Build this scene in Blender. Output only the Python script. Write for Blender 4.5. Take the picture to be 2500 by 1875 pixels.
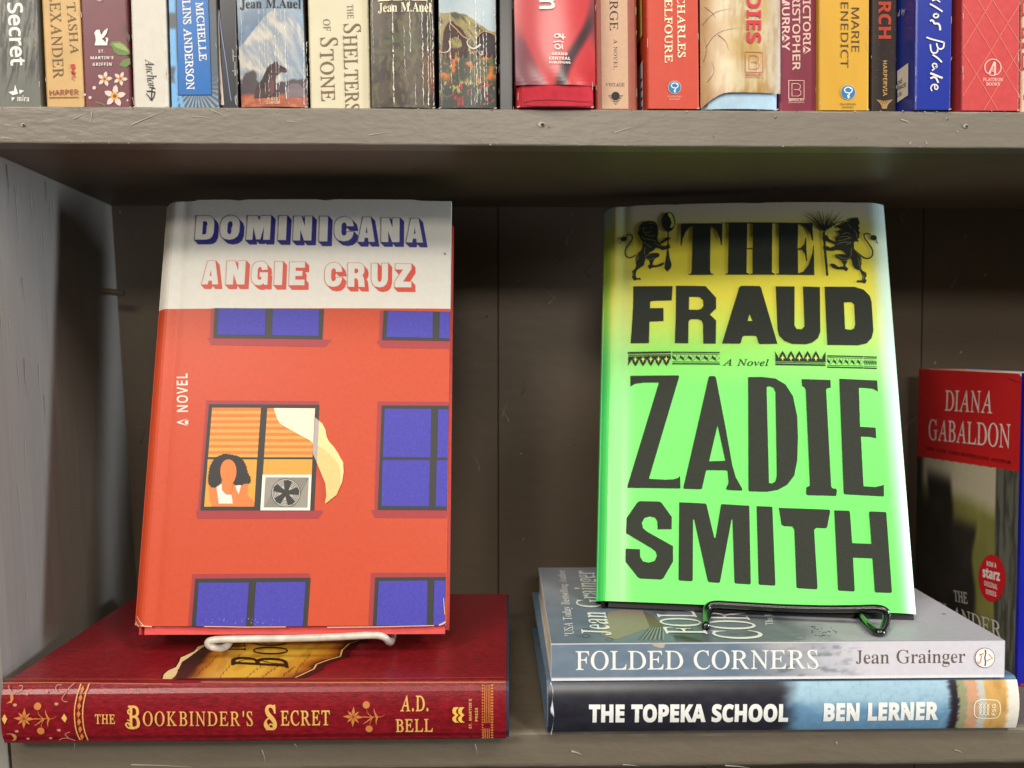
import bpy, math, random
import numpy as np
from mathutils import Vector
from mathutils.geometry import tessellate_polygon, delaunay_2d_cdt

for o in list(bpy.data.objects):
    bpy.data.objects.remove(o)
SC = bpy.context.scene
COL = SC.collection
random.seed(7)
RNG = np.random.default_rng(7)

# ------------------------------------------------------------------ camera
FPX = 2250.0
PITCH = math.radians(2.2)
YAW = math.radians(1.27)
CAM = np.array([0.0, -0.44, 0.0])
cam_d = bpy.data.cameras.new('camera')
cam_d.sensor_width = 36.0
cam_d.lens = FPX / 2500 * 36
cam_d.clip_start = 0.01
cam_d.clip_end = 50
cam_d.dof.use_dof = True
cam_d.dof.focus_distance = 0.468
cam_d.dof.aperture_fstop = 9.0
cam = bpy.data.objects.new('camera', cam_d)
COL.objects.link(cam)
cam.location = CAM
cam.rotation_euler = (math.pi / 2 - PITCH, 0, -YAW)
SC.camera = cam

# ------------------------------------------------------------------ light
W = bpy.data.worlds.new('World')
SC.world = W
W.use_nodes = True
W.node_tree.nodes['Background'].inputs[0].default_value = (1.0, 0.93, 0.84, 1)
W.node_tree.nodes['Background'].inputs[1].default_value = 0.03
SC.view_settings.view_transform = 'Standard'
SC.view_settings.look = 'None'
SC.view_settings.exposure = 0.0
SC.view_settings.gamma = 1.0


def area(name, loc, target, sx, sy, power, col):
    d = bpy.data.lights.new(name, 'AREA')
    d.shape = 'RECTANGLE'
    d.size, d.size_y, d.energy, d.color = sx, sy, power, col
    o = bpy.data.objects.new(name, d)
    COL.objects.link(o)
    o.location = loc
    o.rotation_euler = (Vector(target) - Vector(loc)).to_track_quat('-Z', 'Y').to_euler()
    return o


WARM = (1.0, 0.93, 0.83)
COOL = (0.80, 0.89, 1.0)
area('ceiling_lamp', (-0.30, -1.05, 1.50), (-0.2, -0.6, 0), 1.2, 0.30, 15, WARM)
area('ceiling_lamp', (1.10, -1.45, 1.50), (0.6, -0.8, 0), 0.35, 0.9, 26, WARM)
area('ceiling_lamp', (-1.5, -2.4, 1.45), (-0.6, -1.0, 0.0), 1.2, 0.30, 54, WARM)
area('ceiling_lamp', (0.2, -4.4, 1.50), (0, -1.0, 0.0), 1.2, 0.40, 46, WARM)
area('window_light', (2.5, -0.70, 0.08), (-0.2, 0.06, -0.02), 0.26, 0.9, 58, COOL)

# ------------------------------------------------------------------ helpers
_fw = np.array([math.sin(YAW) * math.cos(PITCH), math.cos(YAW) * math.cos(PITCH), -math.sin(PITCH)])
_rt = np.array([math.cos(YAW), -math.sin(YAW), 0.0])
_up = np.cross(_rt, _fw)


def on_plane(x, y, n, d):
    r = _rt * ((x - 1250) / FPX) + _up * ((937.5 - y) / FPX) + _fw
    n = np.asarray(n, float)
    return CAM + r * ((d - n @ CAM) / (n @ r))


def atY(x, y, Y):
    return on_plane(x, y, (0, 1, 0), Y)


def zm(x0, y0, s):
    """measurements taken on an enlarged crop whose corner is x0,y0"""
    return lambda x, y: (x0 + x / s, y0 + y / s)


def lin(c):
    c = np.asarray(c, float) / 255.0
    return np.where(c <= 0.04045, c / 12.92, ((c + 0.055) / 1.055) ** 2.4)


_mats = {}


def mat(key, rgb=None, rough=0.5, spec=0.4, mottle=0.06, scale=220, bump=0.0, bscale=600, stretch=(1, 1, 1), coat=0.0, metal=0.0):
    if key in _mats:
        return _mats[key]
    m = bpy.data.materials.new(key)
    m.use_nodes = True
    nt = m.node_tree
    b = nt.nodes['Principled BSDF']
    b.inputs['Roughness'].default_value = rough
    b.inputs['Specular IOR Level'].default_value = spec
    b.inputs['Metallic'].default_value = metal
    b.inputs['Coat Weight'].default_value = coat
    b.inputs['Coat Roughness'].default_value = 0.25
    tc = nt.nodes.new('ShaderNodeTexCoord')
    mp = nt.nodes.new('ShaderNodeMapping')
    mp.inputs['Scale'].default_value = stretch
    nt.links.new(tc.outputs['Object'], mp.inputs['Vector'])
    nz = nt.nodes.new('ShaderNodeTexNoise')
    nz.inputs['Scale'].default_value = scale
    nz.inputs['Detail'].default_value = 6
    nt.links.new(mp.outputs[0], nz.inputs['Vector'])
    mr = nt.nodes.new('ShaderNodeMapRange')
    mr.inputs['From Min'].default_value = 0.3
    mr.inputs['From Max'].default_value = 0.7
    mr.inputs['To Min'].default_value = 1 - mottle
    mr.inputs['To Max'].default_value = 1 + mottle
    nt.links.new(nz.outputs['Fac'], mr.inputs['Value'])
    mx = nt.nodes.new('ShaderNodeMix')
    mx.data_type = 'RGBA'
    mx.blend_type = 'MULTIPLY'
    mx.inputs[0].default_value = 1.0
    if rgb is None:
        at = nt.nodes.new('ShaderNodeAttribute')
        at.attribute_name = 'Ink'
        nt.links.new(at.outputs['Color'], mx.inputs[6])
    else:
        c = lin(rgb)
        mx.inputs[6].default_value = (c[0], c[1], c[2], 1)
    nt.links.new(mr.outputs[0], mx.inputs[7])
    nt.links.new(mx.outputs[2], b.inputs['Base Color'])
    if bump > 0:
        n2 = nt.nodes.new('ShaderNodeTexNoise')
        n2.inputs['Scale'].default_value = bscale
        n2.inputs['Detail'].default_value = 5
        nt.links.new(mp.outputs[0], n2.inputs['Vector'])
        bp = nt.nodes.new('ShaderNodeBump')
        bp.inputs['Strength'].default_value = 1.0
        bp.inputs['Distance'].default_value = bump
        nt.links.new(n2.outputs['Fac'], bp.inputs['Height'])
        nt.links.new(bp.outputs[0], b.inputs['Normal'])
    _mats[key] = m
    return m


def ink(r, g, b, rough=0.45):
    return mat('ink_%d_%d_%d' % (r, g, b), (r, g, b), rough=rough, mottle=0.05, scale=500)


def paper_mat():
    return mat('page_paper', (226, 214, 190), rough=0.9, spec=0.1, mottle=0.12, scale=90, stretch=(1, 1, 1))


# ---- value noise for painted covers
_tab = RNG.random((256, 256))


def vnoise(x, y, seed=0):
    x = np.asarray(x, float) + seed * 17.3
    y = np.asarray(y, float) + seed * 31.7
    xi, yi = np.floor(x).astype(int), np.floor(y).astype(int)
    fx, fy = x - xi, y - yi
    fx, fy = fx * fx * (3 - 2 * fx), fy * fy * (3 - 2 * fy)
    a = _tab[xi % 256, yi % 256]
    b = _tab[(xi + 1) % 256, yi % 256]
    c = _tab[xi % 256, (yi + 1) % 256]
    d = _tab[(xi + 1) % 256, (yi + 1) % 256]
    return (a * (1 - fx) + b * fx) * (1 - fy) + (c * (1 - fx) + d * fx) * fy


def fbm(x, y, seed=0, o=4):
    s, a, t = 0, 0.5, 0
    for i in range(o):
        s = s + a * vnoise(x * 2 ** i, y * 2 ** i, seed + i)
        t += a
        a *= 0.5
    return s / t


def sm(a, b, x):
    t = np.clip((np.asarray(x, float) - a) / (b - a), 0, 1)
    return t * t * (3 - 2 * t)


def mixc(a, b, t):
    t = np.asarray(t)[..., None]
    return np.asarray(a, float) * (1 - t) + np.asarray(b, float) * t


# ---- lettering: outlines kept as numbers
# each row: font code, character code, advance, then one list of x, y numbers per outline
GLYPHS = [
(66,48,375,[188,-7,133,1,91,24,60,61,39,111,27,171,23,241,27,311,39,371,60,420,91,456,133,479,189,486,242,479,283,456,314,419,336,370,348,310,353,240,348,171,336,110,314,61,283,24,241,1],[188,37,219,50,237,91,246,155,248,240,246,326,237,390,219,429,189,443,157,429,139,390,130,326,127,240,130,155,139,91,157,50]),
(66,50,375,[24,0,24,69,123,171,187,245,206,277,218,307,224,338,226,371,223,405,212,427,196,441,174,445,145,438,126,416,116,380,112,329,77,333,50,344,32,365,26,396,30,419,43,441,63,459,92,474,129,483,174,486,240,479,288,456,318,421,328,375,319,329,291,281,238,220,154,138,87,74,244,74,263,77,279,86,292,101,300,120,305,141,345,141,341,0]),
(66,51,375,[163,-7,117,-4,81,5,53,18,34,35,23,54,19,74,23,96,36,113,54,123,76,126,82,89,99,62,125,46,158,40,180,42,199,49,216,61,230,79,238,105,241,139,234,174,214,202,181,221,137,227,95,227,95,269,140,269,178,275,204,296,220,327,225,367,221,400,211,424,193,440,169,445,148,441,133,430,122,413,116,391,111,341,75,345,47,356,30,374,24,401,34,434,62,461,108,480,173,486,237,479,286,458,317,423,328,377,320,335,298,301,265,275,225,256,279,238,305,222,326,201,340,174,345,138,341,101,329,70,312,44,288,25,261,10,230,1]),
(66,53,375,[165,-7,119,-4,84,5,58,18,40,35,30,54,27,75,31,95,42,109,59,118,81,121,88,83,97,66,111,52,130,43,154,40,176,43,195,50,212,63,226,83,234,111,237,148,231,192,213,223,184,241,146,247,103,243,71,235,40,247,62,480,316,480,319,357,281,357,275,380,267,399,258,404,244,406,105,406,94,281,126,288,168,291,238,282,293,256,328,211,340,148,336,108,324,75,306,48,282,27,255,12,226,1]),
(66,65,437,[-9,0,-9,18,9,21,24,30,36,47,49,75,206,466,224,465,384,87,411,34,425,22,443,18,443,0,229,0,229,18,270,25,283,46,273,81,253,132,103,132,79,71,76,59,75,48,87,26,124,18,128,18,128,0],[113,161,242,161,177,319]),
(66,74,330,[109,-65,78,-62,51,-54,29,-40,11,-22,0,-1,-3,23,0,44,11,61,26,71,44,75,64,71,79,62,89,47,93,28,85,-1,77,-19,84,-35,105,-40,126,-36,139,-25,145,-6,148,21,148,367,142,409,135,422,122,430,79,439,79,455,314,455,314,439,277,431,266,423,260,411,255,367,255,89,249,33,232,-10,202,-41,162,-59]),
(66,77,634,[14,0,14,17,43,22,61,32,72,50,75,79,75,382,71,416,64,426,53,432,15,439,15,455,185,455,317,142,449,455,617,455,617,439,590,433,573,423,563,405,560,378,560,85,565,43,571,31,582,23,617,17,617,0,396,0,396,17,433,25,443,32,450,44,455,83,455,399,288,0,270,0,105,389,105,80,109,48,120,30,139,20,169,17,169,0]),
(66,97,344,[255,-10,226,-5,208,10,200,35,151,2,95,-9,64,-4,40,11,25,34,20,63,31,104,63,136,119,164,199,190,199,241,196,266,187,282,171,292,148,296,115,290,104,274,113,257,123,231,120,215,110,202,95,194,77,191,59,194,45,203,36,218,33,236,37,259,49,278,69,295,95,308,126,316,162,318,223,312,263,292,285,259,293,210,293,62,295,40,304,34,320,42,329,28,294,-1],[151,34,174,41,199,63,199,169,154,151,127,123,118,84,126,46]),
(66,101,301,[154,-10,117,-5,85,10,58,35,37,69,24,109,19,157,24,201,38,240,59,273,87,298,120,313,157,318,209,309,249,280,274,234,283,173,283,166,117,166,127,97,154,56,199,42,237,53,270,86,285,73,248,27,205,-1],[116,192,201,192,201,215,199,252,193,277,181,292,161,297,136,286,121,255,116,203]),
(66,105,198,[101,362,81,366,65,376,54,393,50,412,54,432,65,449,81,460,101,463,120,460,137,449,147,432,151,412,147,393,136,376,120,366],[18,0,18,16,35,19,45,26,51,37,52,56,52,252,47,285,37,291,20,293,21,310,148,310,148,56,154,26,164,19,180,16,180,0]),
(66,108,199,[18,0,18,16,35,19,45,26,51,37,52,56,52,398,47,429,38,436,20,439,20,455,148,455,148,56,154,26,164,19,180,16,180,0]),
(66,109,554,[18,0,18,16,35,19,45,26,51,37,52,56,52,253,46,284,36,291,19,294,19,310,146,310,146,265,188,305,237,318,277,312,305,293,320,261,364,304,418,318,465,306,494,271,504,212,504,56,510,26,520,19,536,16,536,0,377,0,377,16,393,19,403,26,410,56,410,217,404,258,394,268,377,271,349,263,324,237,324,56,331,26,340,19,356,16,356,0,199,0,199,16,215,19,225,26,232,56,232,217,226,258,216,268,199,271,170,262,146,235,146,56,152,27,162,19,177,16,177,0]),
(66,110,381,[18,0,18,16,35,19,45,26,51,37,52,56,52,253,46,284,36,291,19,294,19,310,148,310,148,267,190,306,243,318,292,306,321,271,330,212,330,56,332,38,337,26,347,19,363,16,363,0,202,0,202,16,207,16,228,26,235,56,235,217,229,258,219,268,203,271,173,262,148,235,148,56,154,26,164,19,180,16,180,0]),
(66,114,287,[18,0,18,16,35,19,45,26,51,37,52,56,52,252,51,273,46,285,37,291,20,293,21,310,146,310,146,252,165,280,187,301,210,314,233,318,258,315,275,304,286,287,289,266,287,248,278,234,265,225,248,222,233,224,222,231,207,250,199,257,189,260,175,255,162,241,152,220,149,192,149,56,152,37,159,25,173,19,197,16,197,0]),
(66,117,375,[131,-10,91,-3,65,17,51,51,46,97,46,248,39,282,29,291,11,294,11,310,142,310,142,74,144,58,151,46,162,38,177,36,205,43,228,66,228,248,226,269,221,283,209,291,189,294,189,310,324,310,324,70,326,51,331,39,342,33,360,30,360,13,300,7,228,-10,228,40,209,19,186,3,160,-7]),
(73,65,463,[-85,0,-82,13,-39,24,0,56,107,182,356,475,369,475,353,58,356,37,366,24,384,16,411,13,409,0,221,0,224,13,229,13,256,16,273,26,282,46,285,78,288,158,133,158,116,150,65,90,40,56,32,36,34,24,43,17,79,13,75,0],[143,183,289,183,298,367]),
(73,66,439,[-34,0,-30,13,-27,13,0,17,19,27,32,45,42,73,126,385,132,420,129,434,120,443,81,451,85,465,256,465,311,461,355,449,386,429,404,401,410,365,398,316,360,278,297,251,341,227,367,192,376,145,370,104,351,68,320,39,279,18,229,4,171,0],[193,259,257,266,303,287,331,322,340,369,330,409,302,434,255,442,223,440,210,430,201,410,188,365,163,269,170,261],[153,21,217,30,263,56,291,97,301,152,294,190,274,217,241,232,194,237,163,235,155,231,150,222,109,73,106,58,105,44,108,32,116,25]),
(73,78,500,[338,-11,154,373,75,84,70,60,68,43,71,29,80,20,122,13,118,0,-34,0,-30,13,-3,16,17,25,31,43,42,73,130,393,132,401,132,408,129,423,120,438,105,448,86,451,81,451,85,465,182,465,353,108,427,381,433,405,435,422,431,436,422,445,380,451,383,465,536,465,532,451,498,447,475,429,460,392,351,-11]),
(73,98,340,[82,-8,46,-5,18,6,1,20,-5,36,-2,50,88,404,92,424,93,437,91,446,86,452,61,455,50,455,54,467,94,472,123,479,156,487,162,485,163,480,103,251,137,287,174,309,214,316,251,310,280,289,299,258,306,218,301,177,287,137,266,99,238,64,204,35,166,12,125,-3],[95,9,132,17,168,40,199,75,224,119,241,167,246,211,242,241,230,264,211,279,186,283,155,276,126,254,102,217,83,167,54,66,50,38,61,17]),
(73,99,298,[99,-8,58,0,26,23,6,60,-1,109,3,142,12,175,27,207,48,237,73,264,102,286,150,309,199,316,228,313,249,302,262,286,267,267,264,251,258,239,247,231,233,228,211,235,204,255,207,268,214,279,218,284,220,289,215,297,197,299,162,292,130,271,101,238,79,196,64,150,59,107,63,73,76,46,96,29,122,23,174,38,228,82,238,71,193,27,146,1]),
(73,100,355,[61,-8,32,-3,10,13,-4,39,-9,73,-5,107,5,143,22,181,44,217,70,250,99,279,122,296,146,307,192,316,225,311,242,293,273,416,275,426,275,436,274,445,268,451,243,455,233,455,236,467,306,479,338,487,345,480,344,473,343,468,240,81,236,60,234,44,238,34,250,30,273,43,306,81,317,72,263,11,240,-3,217,-8,191,1,183,27,187,61,201,112,167,59,133,21,99,-1],[91,28,109,31,127,43,165,85,199,142,223,204,232,259,229,277,223,289,212,298,198,300,165,292,132,268,101,229,75,178,57,124,51,78,54,57,62,41,74,31]),
(73,101,287,[89,-7,50,0,21,21,2,54,-4,99,-1,131,9,165,25,199,46,231,72,259,101,283,148,308,195,316,222,313,242,303,254,287,258,266,245,226,208,189,147,161,61,142,57,118,56,98,63,58,84,34,119,26,168,39,221,81,231,71,198,36,165,12,128,-2],[64,158,124,173,168,199,195,233,204,271,198,291,180,298,159,294,137,280,115,258,95,230,78,196]),
(73,104,402,[304,-7,279,-2,260,11,247,33,243,60,246,99,256,151,271,221,279,257,281,283,274,313,251,323,212,310,173,272,141,221,124,172,87,0,25,0,112,415,118,451,106,474,71,482,66,482,72,510,195,510,169,387,156,331,142,275,150,275,188,326,230,356,274,366,314,358,338,333,346,291,343,262,334,218,316,138,310,101,308,68,313,44,331,36,352,39,374,51,386,32,344,3]),
(73,108,173,[32,-7,18,-5,7,2,0,12,-2,26,2,54,13,99,98,412,101,433,99,446,92,453,58,459,60,471,104,476,134,482,163,487,170,485,171,481,168,465,62,84,56,50,59,38,68,34,90,46,122,82,133,72,105,37,77,12,52,-3]),
(73,110,364,[222,-9,208,-6,198,1,191,12,189,28,196,65,216,140,242,254,238,269,225,275,211,272,195,263,159,232,123,189,93,142,67,82,42,0,-12,0,53,221,62,263,60,273,53,280,23,285,17,285,19,297,67,303,100,310,130,316,133,314,133,308,93,177,142,238,188,281,229,306,263,315,292,306,302,278,300,252,293,222,254,88,247,64,245,49,249,37,259,34,282,48,312,91,322,83,290,32,256,1]),
(73,111,351,[105,-8,61,-1,26,22,3,57,-4,102,0,140,14,178,35,215,61,247,93,276,128,298,165,312,201,316,248,309,283,286,306,251,314,206,310,172,299,138,282,105,260,73,233,46,203,23,155,0],[113,11,140,17,166,32,190,55,211,85,229,119,243,155,252,192,255,226,248,267,229,291,197,299,165,291,132,268,103,231,78,183,61,132,56,83,60,52,71,30,89,16]),
(73,114,224,[-13,0,46,209,56,259,53,272,47,279,13,284,15,297,59,304,90,310,118,316,124,314,124,308,89,179,137,255,177,301,208,316,220,314,229,307,235,297,237,283,234,266,226,253,214,243,200,240,180,248,173,257,170,268,118,199,75,110,41,0]),
(73,118,297,[61,-8,50,171,45,231,36,265,21,281,-1,286,-6,286,-3,299,28,305,52,310,69,315,79,316,93,284,102,188,109,58,164,117,205,170,232,213,240,239,231,254,216,270,209,288,211,300,218,309,228,315,240,317,253,314,264,306,270,292,273,275,260,226,222,163,159,85,75,-8]),
(73,121,270,[-44,-153,-58,-151,-68,-145,-75,-136,-77,-125,-69,-106,-48,-98,-30,-103,-9,-109,9,-99,34,-69,79,-7,44,175,36,216,29,244,21,263,11,276,-4,284,-24,287,-22,299,8,303,32,310,62,316,73,302,85,258,100,179,123,57,173,138,200,186,213,213,217,233,213,249,201,260,190,268,184,288,186,299,192,308,214,316,228,313,239,304,247,291,249,273,239,223,208,158,175,102,133,35,86,-34,39,-94,-6,-137,-26,-149]),
(78,39,151,[57,306,44,480,107,480,94,306]),
(78,45,216,[27,154,27,206,189,206,189,154]),
(78,46,180,[89,-9,74,-7,60,1,51,15,48,36,51,57,60,71,74,79,89,81,106,79,119,71,129,57,132,36,129,15,119,1,106,-7]),
(78,48,384,[191,-7,142,1,102,22,72,59,43,137,33,240,37,313,49,373,69,422,99,458,140,480,191,487,241,480,281,458,312,422,341,344,351,240,347,169,335,108,314,59,284,23,243,1],[191,44,237,56,268,92,286,154,291,240,286,326,268,388,237,424,191,437,145,424,115,388,98,326,92,240,98,154,115,93,145,56]),
(78,53,384,[167,-7,97,0,67,8,42,19,42,75,69,62,101,52,167,44,215,50,253,69,277,101,285,147,278,189,257,219,219,238,165,244,122,241,83,234,54,253,72,480,312,480,312,426,122,426,111,287,142,291,185,294,251,285,302,257,335,213,346,153,334,87,299,36,242,4]),
(78,65,429,[0,0,187,482,242,482,428,0,366,0,308,148,118,148,61,0],[138,202,290,202,236,347,230,367,221,396,214,419,203,378,193,347]),
(78,66,437,[65,0,65,480,202,480,281,473,338,453,373,417,384,361,378,322,361,290,332,268,293,255,293,251,322,244,348,234,369,218,386,197,397,170,400,136,389,79,356,36,303,9,234,0],[126,275,214,275,266,280,299,295,316,320,322,354,315,388,294,411,258,424,205,428,126,428],[126,51,222,51,276,57,311,76,330,105,336,141,329,175,310,202,274,219,218,225,126,225]),
(78,67,424,[261,-7,194,1,139,24,96,60,65,109,47,170,41,240,48,309,67,368,100,418,146,455,203,478,271,486,342,479,404,458,379,407,330,425,271,433,223,427,182,410,149,381,116,320,105,240,115,160,146,98,178,69,219,52,270,46,330,52,385,65,385,13,329,-2]),
(78,68,490,[65,0,65,480,213,480,281,473,338,453,385,419,420,374,442,315,449,244,442,170,420,109,383,61,333,27,272,7,199,0],[126,52,191,52,261,59,315,82,354,120,378,174,385,242,380,301,364,348,338,383,281,417,204,428,126,428]),
(78,69,373,[65,0,65,480,333,480,333,426,126,426,126,277,321,277,321,224,126,224,126,53,333,53,333,0]),
(78,70,349,[65,0,65,480,333,480,333,426,126,426,126,257,320,257,320,203,126,203,126,0]),
(78,71,489,[271,-7,202,1,145,23,100,59,67,108,48,169,41,240,48,310,71,370,107,419,155,456,217,479,289,486,366,479,433,458,410,406,352,425,286,433,233,427,188,410,152,381,116,320,104,240,109,186,123,139,146,100,181,70,226,52,285,46,338,49,379,57,379,199,273,199,273,253,439,253,439,18,361,-1]),
(78,72,498,[65,0,65,480,126,480,126,277,371,277,371,480,432,480,432,0,371,0,371,224,126,224,126,0]),
(78,73,228,[27,0,27,35,83,48,83,431,27,445,27,480,200,480,200,445,144,431,144,48,200,35,200,0]),
(78,75,416,[65,0,65,480,126,480,126,243,167,289,208,334,338,480,408,480,218,271,416,0,345,0,175,229,126,186,126,0]),
(78,76,352,[65,0,65,480,126,480,126,54,335,54,335,0]),
(78,77,609,[65,0,65,480,154,480,302,87,305,87,455,480,544,480,544,0,484,0,484,295,486,364,489,420,486,420,326,0,277,0,119,420,116,420,120,364,121,291,121,0]),
(78,78,510,[65,0,65,480,135,480,391,83,394,83,392,115,390,162,389,209,389,480,445,480,445,0,375,0,118,398,116,398,119,340,121,268,121,0]),
(78,79,525,[263,-7,194,1,139,24,96,61,65,111,47,171,41,241,47,310,65,370,96,419,139,456,195,479,263,487,329,479,384,456,427,420,458,370,477,310,484,240,477,171,458,110,427,61,384,24,329,1],[263,46,312,51,352,69,382,98,410,159,420,240,410,321,382,382,352,411,313,428,263,434,214,428,174,411,143,382,114,321,105,240,114,159,143,98,173,69,213,51]),
(78,80,406,[65,0,65,480,192,480,273,470,329,443,361,398,372,338,368,300,354,264,330,233,294,208,245,192,181,187,126,187,126,0],[126,238,174,238,234,244,276,261,301,290,310,336,302,376,280,405,242,422,187,428,126,428]),
(78,82,418,[65,0,65,480,197,480,275,471,329,446,361,403,372,343,369,308,358,279,342,256,322,239,276,215,408,0,337,0,221,198,126,198,126,0],[126,249,197,249,248,255,283,272,303,301,310,340,303,381,281,407,245,422,194,427,126,427]),
(78,83,369,[166,-7,91,-1,34,16,34,74,94,54,169,46,216,51,249,66,270,91,277,123,274,145,267,163,253,178,232,192,164,222,110,246,72,276,48,314,40,364,45,400,60,429,83,454,114,471,151,483,193,486,266,479,326,459,307,408,253,426,192,433,153,428,124,414,107,392,101,363,104,341,111,323,125,308,144,294,206,267,278,233,303,214,322,191,333,163,337,128,326,72,291,29,236,2]),
(78,84,373,[156,0,156,426,7,426,7,480,366,480,366,426,217,426,217,0]),
(78,85,491,[243,-7,188,-1,143,15,107,42,72,98,60,171,60,480,121,480,121,169,129,117,152,78,191,54,246,46,303,54,341,80,363,120,370,169,370,480,430,480,430,169,425,122,410,80,384,44,348,16,301,-1]),
(78,86,403,[171,0,0,480,63,480,171,172,189,117,201,67,214,117,232,173,339,480,403,480,232,0]),
(78,89,380,[160,0,160,183,0,480,66,480,190,244,315,480,380,480,220,186,220,0]),
(78,97,377,[144,-7,100,0,63,19,39,52,31,100,41,148,73,183,127,206,203,215,265,217,265,238,260,277,245,301,222,314,190,318,136,310,89,291,71,335,126,357,159,364,193,366,251,359,291,337,314,300,322,245,322,0,279,0,268,51,265,51,241,25,216,7,185,-3],[158,41,200,47,234,66,256,98,264,144,264,176,211,174,154,167,118,152,98,130,92,99,97,73,110,55,132,44]),
(78,98,413,[228,-7,189,-3,158,9,134,26,116,46,111,46,99,0,57,0,57,510,116,510,116,386,115,344,113,312,116,312,134,333,158,351,189,362,228,366,288,354,335,319,366,261,376,180,366,99,335,40,288,5],[219,42,261,51,291,78,309,121,315,181,311,230,299,268,280,295,253,312,218,317,169,309,138,284,122,242,116,182,116,179,122,121,138,78,169,51]),
(78,99,322,[201,-7,156,-2,117,13,83,38,58,73,42,120,37,178,42,238,59,286,85,322,119,347,160,362,206,367,259,361,300,347,282,298,244,310,204,315,166,310,136,293,115,266,102,228,98,179,105,121,124,79,156,53,201,44,253,50,294,65,294,13,254,-2]),
(78,100,413,[185,-7,124,5,77,40,47,98,37,179,47,261,78,319,125,355,185,367,223,363,254,351,278,334,297,314,301,314,299,339,297,367,297,510,356,510,356,0,308,0,300,48,297,48,278,27,254,9,223,-3],[194,42,243,50,274,74,292,113,298,168,298,179,292,238,275,282,244,309,193,318,152,308,122,280,104,235,98,178,104,121,122,78,152,51]),
(78,101,379,[210,-7,162,-2,120,14,85,40,59,76,42,122,37,177,42,232,57,279,81,316,112,344,151,361,196,367,239,362,276,347,305,322,327,290,340,250,345,204,345,169,98,169,107,115,129,76,165,52,213,44,274,50,328,69,328,17,274,-1],[99,216,283,216,277,257,261,290,234,311,195,318,158,312,129,291,109,259]),
(78,107,359,[57,0,57,510,116,510,116,244,115,218,113,185,116,185,128,201,144,221,158,238,273,360,343,360,197,206,353,0,281,0,156,168,116,132,116,0]),
(78,108,173,[57,0,57,510,116,510,116,0]),
(78,109,628,[57,0,57,360,105,360,113,311,117,311,137,336,162,353,192,363,223,367,273,360,310,340,333,306,336,306,358,333,386,352,418,363,452,367,505,359,543,335,566,295,574,234,574,0,515,0,515,232,507,279,483,308,442,317,397,309,367,287,350,250,345,199,345,0,286,0,286,232,278,279,253,308,212,317,166,309,137,283,121,242,116,187,116,0]),
(78,110,415,[57,0,57,360,105,360,113,311,117,311,138,336,165,353,197,363,230,367,287,359,328,335,352,295,361,234,361,0,302,0,302,230,293,278,266,307,222,317,171,309,139,283,122,242,116,187,116,0]),
(78,111,406,[202,-7,157,-1,117,15,84,42,58,79,42,125,37,181,48,260,82,318,135,355,204,367,250,361,290,345,324,318,349,282,365,236,370,181,359,101,325,42,271,6],[203,42,251,52,283,80,303,123,309,181,303,238,283,281,251,308,203,317,155,308,123,281,104,238,98,181,104,123,123,80,156,52]),
(78,114,277,[57,0,57,360,105,360,112,294,115,294,135,322,160,345,190,361,225,367,247,366,267,363,260,308,241,312,221,313,194,309,169,298,147,280,131,256,120,226,116,192,116,0]),
(78,115,322,[148,-7,83,-1,35,16,35,70,87,50,118,43,149,41,188,45,214,55,229,72,234,94,227,118,200,140,146,164,86,191,64,206,48,223,38,244,34,271,44,312,72,342,115,360,169,367,231,360,284,343,264,296,216,312,165,318,133,315,110,307,95,293,91,275,93,261,99,249,129,229,183,206,242,180,263,165,279,147,288,126,291,99,282,53,253,20,207,0]),
(78,116,242,[167,-7,140,-4,115,3,94,16,77,37,65,66,62,105,62,314,11,314,11,343,62,366,86,443,121,443,121,360,225,360,225,314,121,314,121,106,125,77,137,57,155,46,177,42,205,44,228,49,228,4,201,-4]),
(78,117,415,[184,-7,127,1,86,25,61,65,53,124,53,360,113,360,113,128,122,81,148,52,193,42,243,51,276,76,293,117,299,173,299,360,358,360,358,0,310,0,301,48,298,48,277,23,250,6,218,-3]),
(82,65,538,[22,0,22,13,62,24,92,56,165,182,335,475,348,475,444,58,453,37,467,24,487,16,515,13,516,0,328,0,328,13,333,13,359,16,373,26,377,46,371,78,352,158,197,158,183,150,148,90,132,56,129,36,135,24,145,17,183,13,182,0],[201,183,347,183,306,367]),
(82,66,426,[28,0,29,13,32,13,57,17,74,27,82,45,84,73,84,385,81,420,74,434,63,443,22,451,22,465,193,465,249,461,296,449,333,429,358,401,374,365,375,316,347,278,291,251,342,227,377,192,399,145,404,104,395,68,372,39,336,18,290,4,233,0],[185,259,247,266,288,287,306,322,303,369,282,409,247,434,198,442,167,440,156,430,153,410,152,365,153,269,162,261],[209,21,271,30,310,56,327,97,322,152,305,190,278,217,241,232,192,237,162,235,155,231,152,222,151,73,152,58,155,44,161,32,171,25]),
(82,67,462,[273,-10,217,-4,166,13,119,41,80,78,49,125,30,179,22,227,24,276,35,322,56,365,83,402,117,433,177,464,245,475,289,470,341,457,360,453,372,458,379,470,393,470,402,332,388,332,386,343,383,353,365,395,337,427,302,446,258,453,219,447,182,430,151,404,126,370,110,328,100,281,99,229,110,175,137,109,176,60,226,29,283,19,338,28,385,56,423,103,440,91,409,46,371,15,327,-4]),
(82,68,498,[26,0,27,13,31,13,57,16,73,26,81,43,84,73,84,385,81,419,75,433,63,443,22,451,22,465,200,465,264,459,321,442,372,413,414,375,446,328,468,272,476,219,474,169,459,122,433,82,397,48,350,22,295,5,229,0],[226,22,277,28,320,44,353,70,376,103,391,144,397,189,395,237,386,287,359,354,318,403,264,433,197,443,166,439,158,433,153,423,151,387,151,89,154,49,161,36,174,28,196,24]),
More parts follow.
